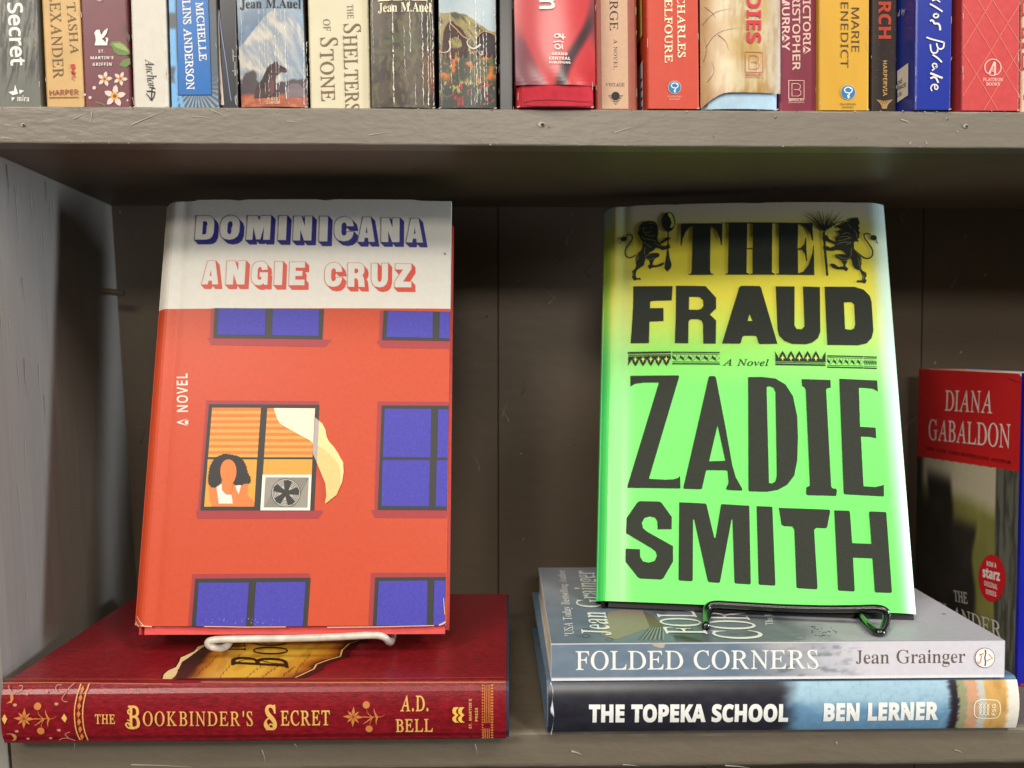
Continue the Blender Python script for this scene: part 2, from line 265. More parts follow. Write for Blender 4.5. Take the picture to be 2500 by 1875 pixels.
(82,69,450,[28,0,29,13,31,13,58,16,73,25,81,43,84,73,84,385,81,419,75,433,63,443,22,451,22,465,377,465,384,364,373,364,372,367,363,394,353,414,338,427,318,436,252,442,195,442,166,439,154,426,151,396,151,260,208,260,250,264,277,275,290,296,295,326,308,326,306,161,294,161,289,187,275,220,264,229,252,234,212,237,152,237,152,83,152,62,154,47,160,36,170,28,209,24,255,24,299,26,334,34,362,48,385,67,402,94,414,128,428,128,413,0]),
(82,70,386,[28,0,29,13,32,13,64,18,73,25,79,36,84,73,84,385,81,419,75,433,63,443,22,451,22,465,355,465,364,355,351,355,350,361,348,367,334,403,314,425,285,437,247,441,194,441,172,440,160,435,154,418,154,373,155,258,193,258,246,264,263,272,275,284,288,325,302,325,302,156,288,156,285,173,282,190,273,212,260,226,240,233,208,235,155,235,156,69,157,56,159,44,166,29,179,19,225,12,227,0]),
(82,71,531,[300,-10,236,-4,179,13,127,42,84,80,52,127,30,181,22,230,24,278,36,325,55,367,82,404,116,435,178,465,251,475,298,471,343,459,379,446,398,442,418,448,429,469,440,469,448,327,436,327,408,380,367,420,319,444,261,453,205,443,159,413,127,366,107,306,102,239,111,173,140,105,184,53,239,21,304,11,336,15,364,26,382,43,389,64,387,158,386,173,385,185,378,199,365,208,316,214,316,227,509,227,508,214,472,208,463,200,458,188,456,171,456,146,459,35,386,1]),
(82,72,521,[28,0,29,13,31,13,63,18,79,36,84,73,84,385,81,419,75,433,63,443,22,451,22,465,207,465,208,451,205,451,179,448,163,439,154,421,151,390,151,285,152,271,161,262,177,259,349,259,365,262,369,274,368,385,365,419,359,433,347,443,306,451,306,465,492,465,492,451,486,451,461,448,446,439,438,421,436,392,436,80,437,60,439,45,446,31,457,21,499,13,499,0,313,0,314,13,316,13,348,18,358,25,364,36,368,73,369,212,369,217,367,222,360,232,342,234,171,234,156,231,151,220,151,80,152,60,154,45,161,31,172,21,214,13,214,0]),
(82,73,239,[28,0,29,13,32,13,64,18,79,36,84,73,84,385,81,419,75,433,63,443,22,451,22,465,209,465,210,451,205,451,179,448,165,439,157,421,154,392,153,80,157,45,164,31,175,21,217,13,216,0]),
(82,74,278,[113,-10,82,-6,54,7,35,26,24,49,22,64,27,76,35,84,49,87,62,84,75,78,85,67,90,55,91,47,91,40,92,26,99,14,114,9,126,14,132,26,134,47,135,77,134,379,131,420,123,435,111,443,63,450,64,465,256,465,256,451,229,449,213,441,206,425,203,398,204,134,199,71,183,26,154,-1]),
(82,75,519,[28,0,29,13,31,13,63,18,79,36,84,73,84,385,81,419,75,433,63,443,22,451,22,465,206,465,206,451,200,451,177,449,162,441,155,425,151,396,152,265,152,261,152,256,159,250,166,253,294,385,316,413,320,434,308,447,280,451,276,451,275,465,438,465,436,452,433,452,406,446,378,426,303,354,214,264,398,69,425,44,449,27,472,16,497,13,497,0,298,0,299,13,303,13,334,18,340,26,339,37,329,55,309,79,169,228,158,233,153,231,152,224,152,75,155,46,162,30,175,20,221,13,220,0]),
(82,76,451,[29,0,29,13,32,13,58,16,74,26,82,43,85,73,84,385,84,405,82,419,76,433,64,443,23,451,22,465,207,465,205,452,180,449,165,440,155,422,153,393,153,92,154,64,155,51,161,37,171,29,212,24,259,24,306,26,342,33,369,45,390,65,405,94,416,132,429,132,421,0]),
(82,77,588,[24,0,25,13,58,18,68,25,75,36,80,73,84,385,81,419,75,433,63,443,22,451,22,465,147,465,292,108,431,465,559,465,559,451,554,451,528,448,514,439,506,421,503,392,503,80,504,60,506,45,513,31,524,21,566,13,566,0,382,0,382,11,414,18,424,26,431,39,435,83,435,392,279,0,270,0,111,393,109,103,113,48,121,31,132,21,175,13,174,0]),
(82,78,495,[403,-11,116,373,114,84,116,60,118,43,125,29,137,20,181,13,180,0,28,0,29,13,55,16,72,25,81,43,84,73,86,393,86,401,84,408,77,423,64,438,46,448,27,451,22,451,22,465,119,465,386,108,387,381,386,405,383,422,376,436,364,445,321,451,320,465,473,465,473,451,440,447,422,429,417,392,416,-11]),
(82,79,495,[255,-10,202,-5,154,11,112,36,76,70,49,112,29,162,22,207,22,253,30,296,45,338,67,376,93,409,126,436,161,457,202,470,243,475,296,469,343,453,385,427,419,393,447,351,465,302,472,265,473,227,469,189,460,152,429,85,408,56,383,32,325,1],[250,10,283,15,312,29,336,51,357,80,374,114,386,153,392,196,394,240,391,286,381,331,361,384,331,423,294,447,250,455,215,449,183,434,156,408,133,374,116,333,105,286,101,211,112,137,134,83,165,43,204,18]),
(82,82,503,[28,0,29,13,32,13,57,17,74,27,82,45,84,73,84,385,81,420,74,434,63,443,22,451,22,465,218,465,282,458,332,438,367,406,387,364,387,307,355,264,288,235,390,85,435,31,455,18,478,13,481,13,480,0,376,0,222,228,207,228,176,229,152,231,152,89,156,46,163,30,175,20,191,15,213,13,221,13,220,0],[197,250,257,257,296,280,314,316,311,363,289,407,249,434,194,443,168,440,156,427,152,398,152,253,173,251]),
(82,83,329,[190,-9,144,-5,90,10,81,13,74,13,58,8,52,-8,40,-8,22,146,34,146,58,88,92,46,132,19,178,11,201,14,221,23,235,38,244,57,247,79,243,105,226,139,195,174,164,201,127,232,85,267,57,297,40,325,28,353,23,386,28,416,42,440,64,459,92,471,129,475,161,473,191,466,215,459,225,457,239,461,246,473,259,473,275,336,264,336,244,387,217,424,183,446,145,453,114,448,94,433,85,408,88,376,97,356,113,334,158,291,196,259,238,224,278,179,302,126,307,89,302,57,286,29,262,8,230,-5]),
(82,84,440,[123,0,122,13,128,13,165,19,175,28,183,41,188,89,189,417,188,429,181,438,166,441,148,441,111,438,83,432,62,420,48,404,41,381,37,352,22,353,22,465,409,465,418,350,405,350,403,361,400,371,387,404,369,425,341,437,300,441,272,441,260,437,257,423,256,93,259,43,267,28,280,19,327,13,335,13,334,0]),
(82,85,506,[279,-10,216,-2,162,24,121,63,98,113,91,181,91,388,88,420,81,435,69,444,22,452,22,465,218,465,219,452,212,452,185,448,169,436,161,414,159,381,159,193,161,142,166,109,181,73,208,46,243,29,286,23,321,27,350,38,372,55,387,79,394,118,397,181,397,355,391,412,384,431,372,443,354,449,327,452,326,465,483,465,484,452,474,452,445,444,430,420,427,396,427,357,428,163,424,106,413,62,393,29,365,7,328,-6]),
(82,86,520,[190,-10,97,395,87,422,75,439,55,448,30,451,24,451,22,465,208,465,208,453,203,453,177,449,163,439,160,419,165,387,230,95,390,375,406,409,409,430,403,441,393,447,357,451,355,465,498,465,498,451,496,451,479,447,463,434,430,384,205,-10]),
(82,87,669,[191,-10,98,394,87,422,74,439,53,449,23,453,22,465,209,465,209,453,203,453,177,449,164,439,160,419,166,387,227,116,331,355,321,396,312,422,299,439,280,449,255,452,250,452,250,465,428,465,427,452,395,447,387,439,385,425,391,378,450,120,550,372,560,406,559,431,543,446,505,452,507,465,647,465,647,452,645,452,627,448,612,434,585,381,427,-10,414,-10,342,310,203,-10]),
(82,88,511,[22,0,23,11,63,26,101,64,221,230,137,371,103,421,88,434,72,444,52,450,27,452,22,452,23,465,228,465,229,451,218,451,187,445,182,425,200,388,267,279,346,382,363,412,367,433,353,447,321,452,313,452,314,465,475,465,473,452,472,452,451,448,434,436,394,392,283,251,378,90,411,40,440,20,459,15,483,13,489,13,488,0,279,0,278,13,291,13,323,18,331,26,330,40,325,57,315,75,239,199,159,90,141,59,139,35,157,18,200,11,199,0]),
(82,89,513,[178,0,179,12,220,18,231,25,239,34,242,66,243,201,137,366,99,418,81,434,64,444,22,451,22,465,223,465,223,451,182,445,175,437,176,423,182,409,191,393,291,235,366,358,388,400,392,427,386,438,374,445,356,449,331,451,331,465,491,465,491,450,473,446,457,433,419,383,310,205,309,66,310,53,312,40,319,26,333,17,385,12,384,0]),
(82,97,330,[248,-10,225,-5,213,10,198,35,139,2,88,-9,62,-4,43,11,31,34,27,63,36,104,64,136,117,164,203,190,206,241,202,266,190,282,169,292,141,296,100,290,83,274,93,257,102,231,100,215,94,202,83,194,70,191,57,194,48,203,42,218,40,236,43,259,53,278,70,295,93,308,121,316,155,318,212,312,247,292,265,259,272,210,272,62,276,40,296,34,309,42,308,28,281,-1],[143,34,174,41,205,63,200,169,139,151,108,123,97,84,108,46]),
(82,100,356,[132,-10,104,-5,79,10,57,35,41,66,30,104,26,147,31,196,42,237,59,272,82,297,109,313,139,318,176,309,222,280,230,401,226,419,214,430,195,437,179,439,179,455,302,455,298,75,306,41,322,32,335,28,336,11,285,6,225,-10,221,39,174,2],[163,28,185,31,204,41,220,56,230,76,230,242,222,257,208,270,189,278,166,281,132,273,110,250,100,210,97,153,99,98,110,58,131,36]),
(82,101,287,[147,-10,114,-5,86,10,62,35,43,69,31,109,26,157,31,201,44,240,63,273,88,298,117,313,150,318,197,309,231,280,254,234,262,173,266,166,99,166,107,97,139,56,192,42,237,53,263,86,264,73,232,27,193,-1],[99,192,204,192,208,215,206,252,199,277,182,292,153,297,119,286,101,255,95,203]),
(82,103,313,[139,-140,85,-136,48,-122,27,-100,21,-75,31,-46,76,-26,39,-1,31,30,34,54,45,74,67,92,109,110,60,135,37,169,29,212,33,242,44,268,62,289,87,305,116,315,150,318,186,315,224,304,300,304,300,268,249,268,266,237,270,203,268,176,257,151,242,131,221,116,195,106,164,103,150,103,135,104,115,102,96,94,84,84,80,71,96,55,133,49,168,49,214,47,248,40,271,29,285,13,291,-9,295,-37,286,-80,257,-113,209,-133],[150,124,179,130,196,146,204,173,206,211,204,249,196,276,179,292,150,297,122,292,105,276,96,249,93,211,96,173,105,146,122,130],[154,-116,215,-111,255,-94,270,-66,265,-51,249,-41,226,-36,199,-34,85,-34,60,-52,52,-73,60,-89,81,-103,112,-113]),
(82,104,367,[21,0,22,16,33,19,48,26,57,37,59,56,59,399,58,417,50,429,35,437,23,440,22,455,131,455,135,267,190,305,236,318,278,306,301,271,309,212,309,56,311,38,319,26,335,19,345,16,346,0,205,0,205,16,203,16,232,26,242,56,242,217,235,258,219,268,195,271,159,262,128,235,127,56,135,26,152,19,162,16,163,0]),
(82,105,184,[94,362,79,366,68,376,60,393,57,412,60,432,68,449,79,460,94,463,108,460,120,449,127,432,130,412,127,393,119,376,108,366],[21,0,22,16,33,19,48,26,57,37,59,56,59,252,52,285,35,291,24,293,24,310,131,310,127,56,135,26,152,19,162,16,163,0]),
(82,108,185,[21,0,22,16,33,19,48,26,57,37,59,56,59,398,52,429,37,436,24,439,23,455,131,455,127,56,135,26,152,19,162,16,163,0]),
(82,110,367,[21,0,22,16,33,19,48,26,57,37,59,56,59,253,51,284,34,291,23,294,22,310,131,310,135,267,190,306,236,318,278,306,301,271,309,212,309,56,311,38,319,26,335,19,345,16,346,0,205,0,205,16,203,16,232,26,242,56,242,217,235,258,219,268,195,271,159,262,128,235,127,56,135,26,152,19,162,16,163,0]),
(82,111,322,[162,-10,124,-5,90,11,64,37,44,70,31,110,26,154,31,199,44,239,63,272,90,297,124,313,161,318,198,313,231,298,258,273,279,240,291,200,296,154,291,108,279,69,258,36,231,11,199,-5],[162,11,194,18,215,39,224,81,227,154,224,227,214,271,193,292,162,299,129,292,108,271,99,227,96,154,99,82,108,39,129,18]),
(82,114,273,[21,0,22,16,33,19,48,26,57,37,59,56,59,252,58,273,50,285,35,291,24,293,24,310,129,310,135,252,169,280,188,301,208,314,226,318,246,315,258,304,266,287,268,266,267,248,261,234,253,225,241,222,231,224,224,231,210,250,199,257,182,260,160,255,143,241,132,220,128,192,128,56,132,37,143,25,162,19,180,16,180,0]),
(82,115,274,[144,-10,118,-6,84,6,65,9,44,4,38,-9,39,-9,39,105,38,105,47,68,70,39,99,21,132,15,159,18,181,27,195,40,199,58,187,84,157,105,107,130,77,148,58,169,47,193,44,220,50,259,68,291,96,312,134,319,157,316,188,308,196,306,207,305,224,308,230,319,227,319,227,222,229,222,220,254,198,277,172,291,143,296,119,294,99,286,88,274,84,259,87,244,98,232,132,212,177,189,205,172,223,151,233,127,236,95,230,51,211,18,182,-3]),
(82,116,214,[117,-9,87,-4,69,10,59,36,55,71,51,279,23,279,26,300,92,369,128,424,127,424,127,310,191,310,191,279,127,279,123,82,130,51,143,43,162,40,191,49,202,75,202,66,180,24,152,-1]),
(82,117,361,[124,-10,90,-3,69,17,58,51,53,97,53,248,44,282,28,291,15,294,14,310,125,310,121,74,124,58,134,46,150,38,171,36,205,43,234,66,235,248,233,269,225,283,207,291,193,294,192,310,307,310,303,70,305,51,314,39,330,33,342,30,343,13,291,7,230,-10,226,40,193,19,172,3,150,-7]),
(82,121,286,[45,-140,27,-137,13,-125,3,-107,0,-84,2,-67,8,-53,17,-43,29,-40,40,-42,48,-49,52,-61,54,-76,53,-81,53,-87,60,-96,80,-99,101,-92,119,-74,135,-44,147,-5,42,251,30,275,16,287,-8,293,-2,293,-2,310,145,310,144,293,123,289,111,284,107,275,110,267,113,257,178,119,236,241,243,260,245,274,241,284,227,289,207,293,206,310,283,310,282,293,274,290,259,281,239,242,142,-24,110,-96,96,-117,81,-131,66,-138]),
(83,65,463,[0,0,169,482,293,482,463,0,354,0,319,114,144,114,109,0],[170,199,295,199,259,311,251,340,240,375,232,407,223,374,212,336,204,311]),
(83,66,451,[60,0,60,480,210,480,294,473,355,453,382,430,398,399,404,358,399,320,384,289,361,266,330,255,330,251,373,234,391,220,404,199,413,173,416,139,404,81,369,37,313,9,240,0],[162,289,221,289,258,293,282,304,295,321,300,345,294,368,279,384,253,393,216,396,162,396],[162,84,228,84,267,88,292,102,306,122,310,149,306,173,292,192,266,205,225,209,162,209]),
(83,67,428,[255,-7,187,1,133,24,91,61,62,110,45,170,39,239,46,307,65,367,97,417,141,455,197,478,264,486,335,477,404,453,371,370,317,392,290,399,264,402,212,391,175,358,151,306,144,238,151,171,172,120,209,88,264,78,323,85,386,103,386,18,324,-1]),
(83,68,497,[60,0,60,480,211,480,281,473,342,453,391,419,427,374,450,315,458,244,450,170,427,109,389,61,337,27,273,7,196,0],[162,84,206,84,258,90,300,109,329,141,347,185,353,242,344,311,318,359,275,387,216,396,162,396]),
(83,69,376,[60,0,60,480,336,480,336,396,162,396,162,291,324,291,324,208,162,208,162,84,336,84,336,0]),
(83,70,369,[60,0,60,480,335,480,335,396,161,396,161,273,323,273,323,189,161,189,161,0]),
(83,71,486,[262,-7,196,0,141,21,97,56,65,105,45,166,39,240,46,311,68,371,104,420,153,456,215,479,289,486,365,478,432,457,398,375,348,394,289,402,247,397,212,381,183,357,162,325,148,285,144,238,147,194,156,155,173,123,197,98,229,83,269,78,305,80,333,85,333,185,242,185,242,269,433,269,433,21,354,1]),
(83,72,514,[60,0,60,480,162,480,162,291,352,291,352,480,453,480,453,0,352,0,352,207,162,207,162,0]),
(83,73,261,[21,0,21,58,80,85,80,395,21,422,21,480,240,480,240,422,181,395,181,85,240,58,240,0]),
(83,75,446,[60,0,60,480,162,480,162,260,181,288,202,316,332,480,445,480,277,267,446,0,330,0,205,202,162,171,162,0]),
(83,76,379,[60,0,60,480,162,480,162,84,357,84,357,0]),
(83,77,633,[60,0,60,480,199,480,312,113,314,113,435,480,573,480,573,0,478,0,478,227,479,279,481,335,483,375,480,375,357,0,263,0,148,376,145,376,148,336,150,278,151,223,151,0]),
(83,78,546,[60,0,60,480,189,480,397,120,399,120,396,187,394,253,394,480,486,480,486,0,357,0,148,363,145,363,149,294,151,226,151,0]),
(83,79,535,[267,-7,196,1,139,24,95,61,63,111,45,171,39,241,45,311,63,371,95,420,139,456,196,479,268,487,339,479,396,456,440,420,471,370,490,310,496,240,490,171,471,110,440,61,396,24,339,1],[267,79,323,89,361,122,382,173,389,240,382,308,361,359,323,392,268,402,212,392,175,359,153,308,146,240,153,173,175,122,212,89]),
(83,80,422,[60,0,60,480,214,480,294,470,349,440,381,392,392,330,387,289,374,252,351,219,316,193,268,176,206,171,162,171,162,0],[162,254,195,254,234,258,264,271,282,293,289,326,280,365,253,388,208,396,162,396]),
(83,82,443,[60,0,60,480,200,480,285,471,345,444,380,399,392,336,388,305,379,278,365,256,346,237,302,209,443,0,330,0,216,184,162,184,162,0],[162,267,195,267,238,271,267,283,283,304,289,333,283,362,266,382,236,393,193,396,162,396]),
(83,83,370,[167,-7,95,1,31,22,31,117,102,90,138,80,175,77,207,81,228,92,240,108,244,128,237,153,217,172,150,207,114,225,77,253,61,272,48,293,39,319,36,350,47,407,80,450,131,477,199,486,235,484,270,478,341,453,308,373,249,394,195,402,170,398,151,388,140,373,136,353,141,330,158,313,226,277,289,241,312,220,329,196,340,168,343,133,332,76,297,31,242,3]),
(83,84,389,[144,0,144,395,13,395,13,480,375,480,375,395,245,395,245,0]),
(83,85,508,[252,-7,193,-1,145,15,107,42,70,98,57,171,57,480,158,480,158,186,165,136,183,103,213,85,255,79,297,85,327,105,344,138,349,187,349,480,451,480,451,169,445,122,429,80,401,44,363,16,313,-1]),
(83,86,437,[163,0,0,480,103,480,193,194,200,167,211,125,218,89,225,125,236,167,243,194,334,480,437,480,273,0]),
(83,87,649,[122,0,0,480,100,480,161,218,170,179,179,132,185,92,191,132,199,177,207,211,277,480,373,480,443,211,450,177,459,132,465,92,471,132,480,179,488,218,549,480,649,480,527,0,412,0,347,252,342,274,335,306,328,339,324,364,321,339,314,307,308,274,302,251,238,0]),
(83,97,406,[142,-7,97,0,60,22,36,58,28,109,38,160,69,196,120,217,192,226,256,228,256,244,252,269,241,287,223,297,199,300,146,292,95,273,62,341,128,365,165,372,203,374,268,366,316,342,345,302,355,244,355,0,285,0,266,50,263,50,239,24,214,7,183,-3],[179,66,209,71,234,86,250,109,256,140,256,170,217,169,176,164,150,151,136,132,131,109,134,89,144,76,160,69]),
(83,109,660,[52,0,52,367,129,367,142,320,148,320,168,344,194,361,224,370,255,373,292,370,323,360,348,344,366,320,375,320,395,344,421,361,452,370,483,373,538,365,577,342,601,300,609,239,609,0,509,0,509,214,503,258,485,285,454,293,420,286,398,265,385,231,381,184,381,0,281,0,281,214,275,258,256,285,226,293,190,286,168,262,156,224,152,173,152,0]),
(83,114,305,[52,0,52,367,128,367,143,305,148,305,167,331,192,353,222,368,257,373,275,373,291,371,283,277,270,279,254,280,229,278,205,271,184,259,167,242,156,218,152,187,152,0]),
(83,115,334,[152,-7,86,-2,31,15,31,97,95,75,155,66,180,69,197,75,206,85,210,98,204,115,183,132,130,156,74,185,55,201,41,220,33,243,30,271,40,316,70,348,116,367,175,373,240,367,304,345,274,273,223,292,174,300,141,293,130,275,135,260,157,244,206,223,261,196,281,181,296,162,305,139,308,109,298,60,269,23,220,1]),
(83,116,291,[178,-7,147,-4,119,4,96,19,78,41,67,73,63,115,63,291,15,291,15,334,71,367,99,445,163,445,163,367,266,367,266,291,163,291,163,115,166,97,175,84,189,76,207,73,239,77,270,85,270,10,230,-2]),
(83,122,328,[18,0,18,59,188,290,28,290,28,367,302,367,302,302,136,77,308,77,308,0]),
]
FONT = {}
for _row in GLYPHS:
    FONT[chr(_row[0]) + chr(_row[1])] = (float(_row[2]), [np.array(_l, float).reshape(-1, 2) for _l in _row[3:]])
CAPH = {'B': 455.0, 'I': 465.0, 'R': 465.0, 'S': 482.0, 'N': 482.0}


def area2(p):
    x, y = p[:, 0], p[:, 1]
    return 0.5 * np.sum(x * np.roll(y, -1) - y * np.roll(x, -1))


def grow(loops, w):
    if not w:
        return loops
    big = max(loops, key=lambda p: abs(area2(p)))
    s = 1.0 if area2(big) > 0 else -1.0
    out = []
    for p in loops:
        d = np.roll(p, -1, 0) - p
        L = np.linalg.norm(d, axis=1)[:, None] + 1e-9
        d = d / L
        nrm = np.stack([d[:, 1], -d[:, 0]], 1) * s
        n1 = np.roll(nrm, 1, 0)
        m = nrm + n1
        den = 1 + np.sum(nrm * n1, axis=1)[:, None]
        out.append(p + w * m / np.maximum(den, 0.45))
    return out


def tess(loops):
    sc = 1000.0 / max(1e-9, max(np.abs(p).max() for p in loops))
    tri = tessellate_polygon([[Vector((float(a * sc), float(b * sc), 0)) for a, b in p] for p in loops])
    return np.concatenate(loops), tri


_gc = {}


def glyph(font, ch, wt):
    k = (font, ch, wt)
    if k not in _gc:
        f = font
        if f + ch not in FONT:
            f = 'N'
        adv, loops = FONT[f + ch]
        _gc[k] = (adv, *tess(grow(loops, wt)))
    return _gc[k]


def subdivide(v, t):
    v = [tuple(a) for a in v]
    out, mid = [], {}

    def m_(a, b):
        k = (min(a, b), max(a, b))
        if k not in mid:
            mid[k] = len(v)
            v.append(tuple((np.array(v[a]) + np.array(v[b])) / 2))
        return mid[k]
    for a, b, c in t:
        x, y, z = m_(a, b), m_(b, c), m_(c, a)
        out += [(a, x, z), (x, b, y), (z, y, c), (x, y, z)]
    return np.array(v), out


class Face:
    """a flat or gently bowed printed surface: origin, two axes, normal towards the reader"""

    def __init__(s, o, ex, ey, bend=None):
        s.o = np.asarray(o, float)
        s.ex = np.asarray(ex, float)
        s.ey = np.asarray(ey, float)
        n = np.cross(s.ex, s.ey)
        s.n = n / np.linalg.norm(n)
        s.bend = bend

    def uv(s, x, y):
        p = on_plane(x, y, s.n, s.n @ s.o) - s.o
        G = np.array([[s.ex @ s.ex, s.ex @ s.ey], [s.ex @ s.ey, s.ey @ s.ey]])
        return np.linalg.solve(G, np.array([s.ex @ p, s.ey @ p]))

    def P(s, uv, off=0.0):
        uv = np.asarray(uv, float).reshape(-1, 2)
        d = off + (s.bend(uv[:, 0], uv[:, 1]) if s.bend else 0.0)
        d = np.broadcast_to(d, (len(uv),))
        return s.o + uv[:, :1] * s.ex + uv[:, 1:] * s.ey + d[:, None] * s.n


class Part:
    def __init__(s):
        s.v, s.f, s.mi, s.m, s.c, s.sm = [], [], [], [], {}, False

    def _m(s, m):
        if m not in s.m:
            s.m.append(m)
        return s.m.index(m)

    def add(s, verts, faces, m):
        b = len(s.v)
        i = s._m(m)
        s.v += [tuple(map(float, p)) for p in verts]
        for f in faces:
            s.f.append(tuple(b + k for k in f))
            s.mi.append(i)
        return b

    def poly(s, F, loops, m, off, px=None):
        """outline(s) on a face; px maps measured points to the photo"""
        if not isinstance(loops, list) or not isinstance(loops[0], (list, np.ndarray)):
            loops = [loops]
        if px is not None:
            loops = [np.array([F.uv(*px(*p)) for p in l]) for l in loops]
        else:
            loops = [np.asarray(l, float) for l in loops]
        v, t = tess(loops)
        s.add(F.P(v, off), t, m)

    def ribbon(s, F, pts, w, m, off, px=None, taper=False, smooth=0):
        p = np.asarray(pts, float)
        for _ in range(smooth):
            q = [p[0]]
            for a, b in zip(p[:-1], p[1:]):
                q += [a * .75 + b * .25, a * .25 + b * .75]
            q.append(p[-1])
            p = np.array(q)
        if px is not None:
            p0 = np.array(F.uv(*px(*p[0])))
            p1 = np.array(F.uv(*px(p[0][0] + 10, p[0][1])))
            w = w * np.linalg.norm(p1 - p0) / 10
            p = np.array([F.uv(*px(*a)) for a in p])
        d = np.gradient(p, axis=0)
        d /= np.linalg.norm(d, axis=1)[:, None] + 1e-12
        nn = np.stack([-d[:, 1], d[:, 0]], 1)
        k = np.full(len(p), w / 2.0)
        if taper:
            k = k * np.linspace(1, 0.12, len(p))
        a, b = p + nn * k[:, None], p - nn * k[:, None]
        n = len(p)
        s.add(np.concatenate([F.P(a, off), F.P(b, off)]), [(i, i + 1, n + i + 1, n + i) for i in range(n - 1)], m)

    def disc(s, F, c, r, m, off, px=None, inner=0.0, ry=None, n=40):
        ry = ry or r
        t = np.linspace(0, 2 * math.pi, n, endpoint=False)
        L = [[(c[0] + r * math.cos(a), c[1] + ry * math.sin(a)) for a in t]]
        if inner:
            L.append([(c[0] + inner * r * math.cos(a), c[1] + inner * ry * math.sin(a)) for a in t])
        s.poly(F, L, m, off, px)

    def text(s, F, txt, font, a, b, top, m, off=0.00012, px=None, wt=0, fit=None, track=0):
        """a..b: baseline ends (of the prefix 'fit'), top: cap height above a"""
        conv = (lambda p: np.array(F.uv(*px(*p)))) if px else (lambda p: np.asarray(p, float))
        a, b, top = conv(a), conv(b), conv(top)

        def width(t):
            return sum((glyph(font, c, 0)[0] if c != ' ' else 230) + track for c in t) - track
        ax = (b - a) / width(fit or txt)
        ay = (top - a) / CAPH[font]
        x = 0
        for c in txt:
            if c == ' ':
                x += 230 + track
                continue
            adv, v, t = glyph(font, c, wt)
            if F.bend:
                k = (font, c, wt, 'fine')
                if k not in _gc:
                    t2 = [tuple(q) for q in t]
                    v2, t2 = subdivide(v, t2)
                    _gc[k] = subdivide(v2, t2)
                v, t = _gc[k]
            s.add(F.P(a + (v[:, :1] + x) * ax + v[:, 1:] * ay, off), t, m)
            x += adv + track

    def grid(s, F, u0, u1, v0, v1, nu, nv, m, off=0.0, fn=None):
        U, V = np.meshgrid(np.linspace(u0, u1, nu + 1), np.linspace(v0, v1, nv + 1), indexing='ij')
        uv = np.stack([U.ravel(), V.ravel()], 1)
        b = s.add(F.P(uv, off), [(i * (nv + 1) + j, (i + 1) * (nv + 1) + j, (i + 1) * (nv + 1) + j + 1, i * (nv + 1) + j + 1)
                                 for i in range(nu) for j in range(nv)], m)
        if fn is not None:
            c = lin(np.clip(fn((U - u0) / (u1 - u0), (V - v0) / (v1 - v0)), 0, 255)).reshape(-1, 3)
            for k in range(len(uv)):
                s.c[b + k] = c[k]

    def prism(s, prof, ext, m, cap=True):
        """closed outline of 3-D points pushed along ext"""
        p = np.asarray(prof, float)
        n = len(p)
        e = np.asarray(ext, float)
        s.add(np.concatenate([p, p + e]), [(i, (i + 1) % n, n + (i + 1) % n, n + i) for i in range(n)], m)
        if cap:
            u = p[1] - p[0]
            u /= np.linalg.norm(u)
            w = e / np.linalg.norm(e)
            nn = np.cross(w, u)
            q = np.stack([(p - p[0]) @ u, (p - p[0]) @ nn], 1)
            sc = 1000 / np.abs(q).max()
            t = tessellate_polygon([[Vector((float(a * sc), float(b * sc), 0)) for a, b in q]])
            s.add(p, t, m)
            s.add(p + e, t, m)

    def box(s, o, a, b, c, m):
        o, a, b, c = [np.asarray(k, float) for k in (o, a, b, c)]
        v = [o, o + a, o + a + b, o + b, o + c, o + a + c, o + a + b + c, o + b + c]
        s.add(v, [(0, 3, 2, 1), (4, 5, 6, 7), (0, 1, 5, 4), (1, 2, 6, 5), (2, 3, 7, 6), (3, 0, 4, 7)], m)

    def tube(s, pts, r, m, n=12, smooth=2, flat=1.0):
        p = np.asarray(pts, float)
        for _ in range(smooth):
            q = [p[0]]
            for a, b in zip(p[:-1], p[1:]):
                q += [a * .75 + b * .25, a * .25 + b * .75]
            q.append(p[-1])
            p = np.array(q)
        d = np.gradient(p, axis=0)
        d /= np.linalg.norm(d, axis=1)[:, None]
        up = np.array([0.02, 0.3, 1.0])
        N = len(p)
        V = []
        pu = None
        for i in range(N):
            ref = up if pu is None else pu
            u = ref - d[i] * (ref @ d[i])
            u /= np.linalg.norm(u)
            pu = u
            w = np.cross(d[i], u)
            for k in range(n):
                t = 2 * math.pi * k / n
                V.append(p[i] + r * (math.cos(t) * u * flat + math.sin(t) * w))
        f = [(i * n + k, i * n + (k + 1) % n, (i + 1) * n + (k + 1) % n, (i + 1) * n + k) for i in range(N - 1) for k in range(n)]
        f += [tuple(range(n))[::-1], tuple((N - 1) * n + k for k in range(n))]
        s.add(V, f, m)
        s.sm = True

    def build(s, name, parent=None, label=None):
        me = bpy.data.meshes.new(name)
        loc = np.array(parent.location) if parent else np.zeros(3)
        if parent and parent.parent:
            loc = loc + np.array(parent.parent.location)
        org = np.zeros(3) if not parent else loc
        me.from_pydata([tuple(np.array(p) - org) for p in s.v], [], s.f)
        for m in s.m:
            me.materials.append(m)
        me.polygons.foreach_set('material_index', s.mi)
        if s.c:
            at = me.color_attributes.new('Ink', 'FLOAT_COLOR', 'POINT')
            a = np.ones((len(s.v), 4), np.float32)
            a[:, :3] = 0.5
            for k, c in s.c.items():
                a[k, :3] = c
            at.data.foreach_set('color', a.ravel())
        if s.sm:
            me.polygons.foreach_set('use_smooth', [True] * len(me.polygons))
        me.update()
        o = bpy.data.objects.new(name, me)
        COL.objects.link(o)
        if parent:
            o.parent = parent
        if label:
            o['label'] = label
        return o


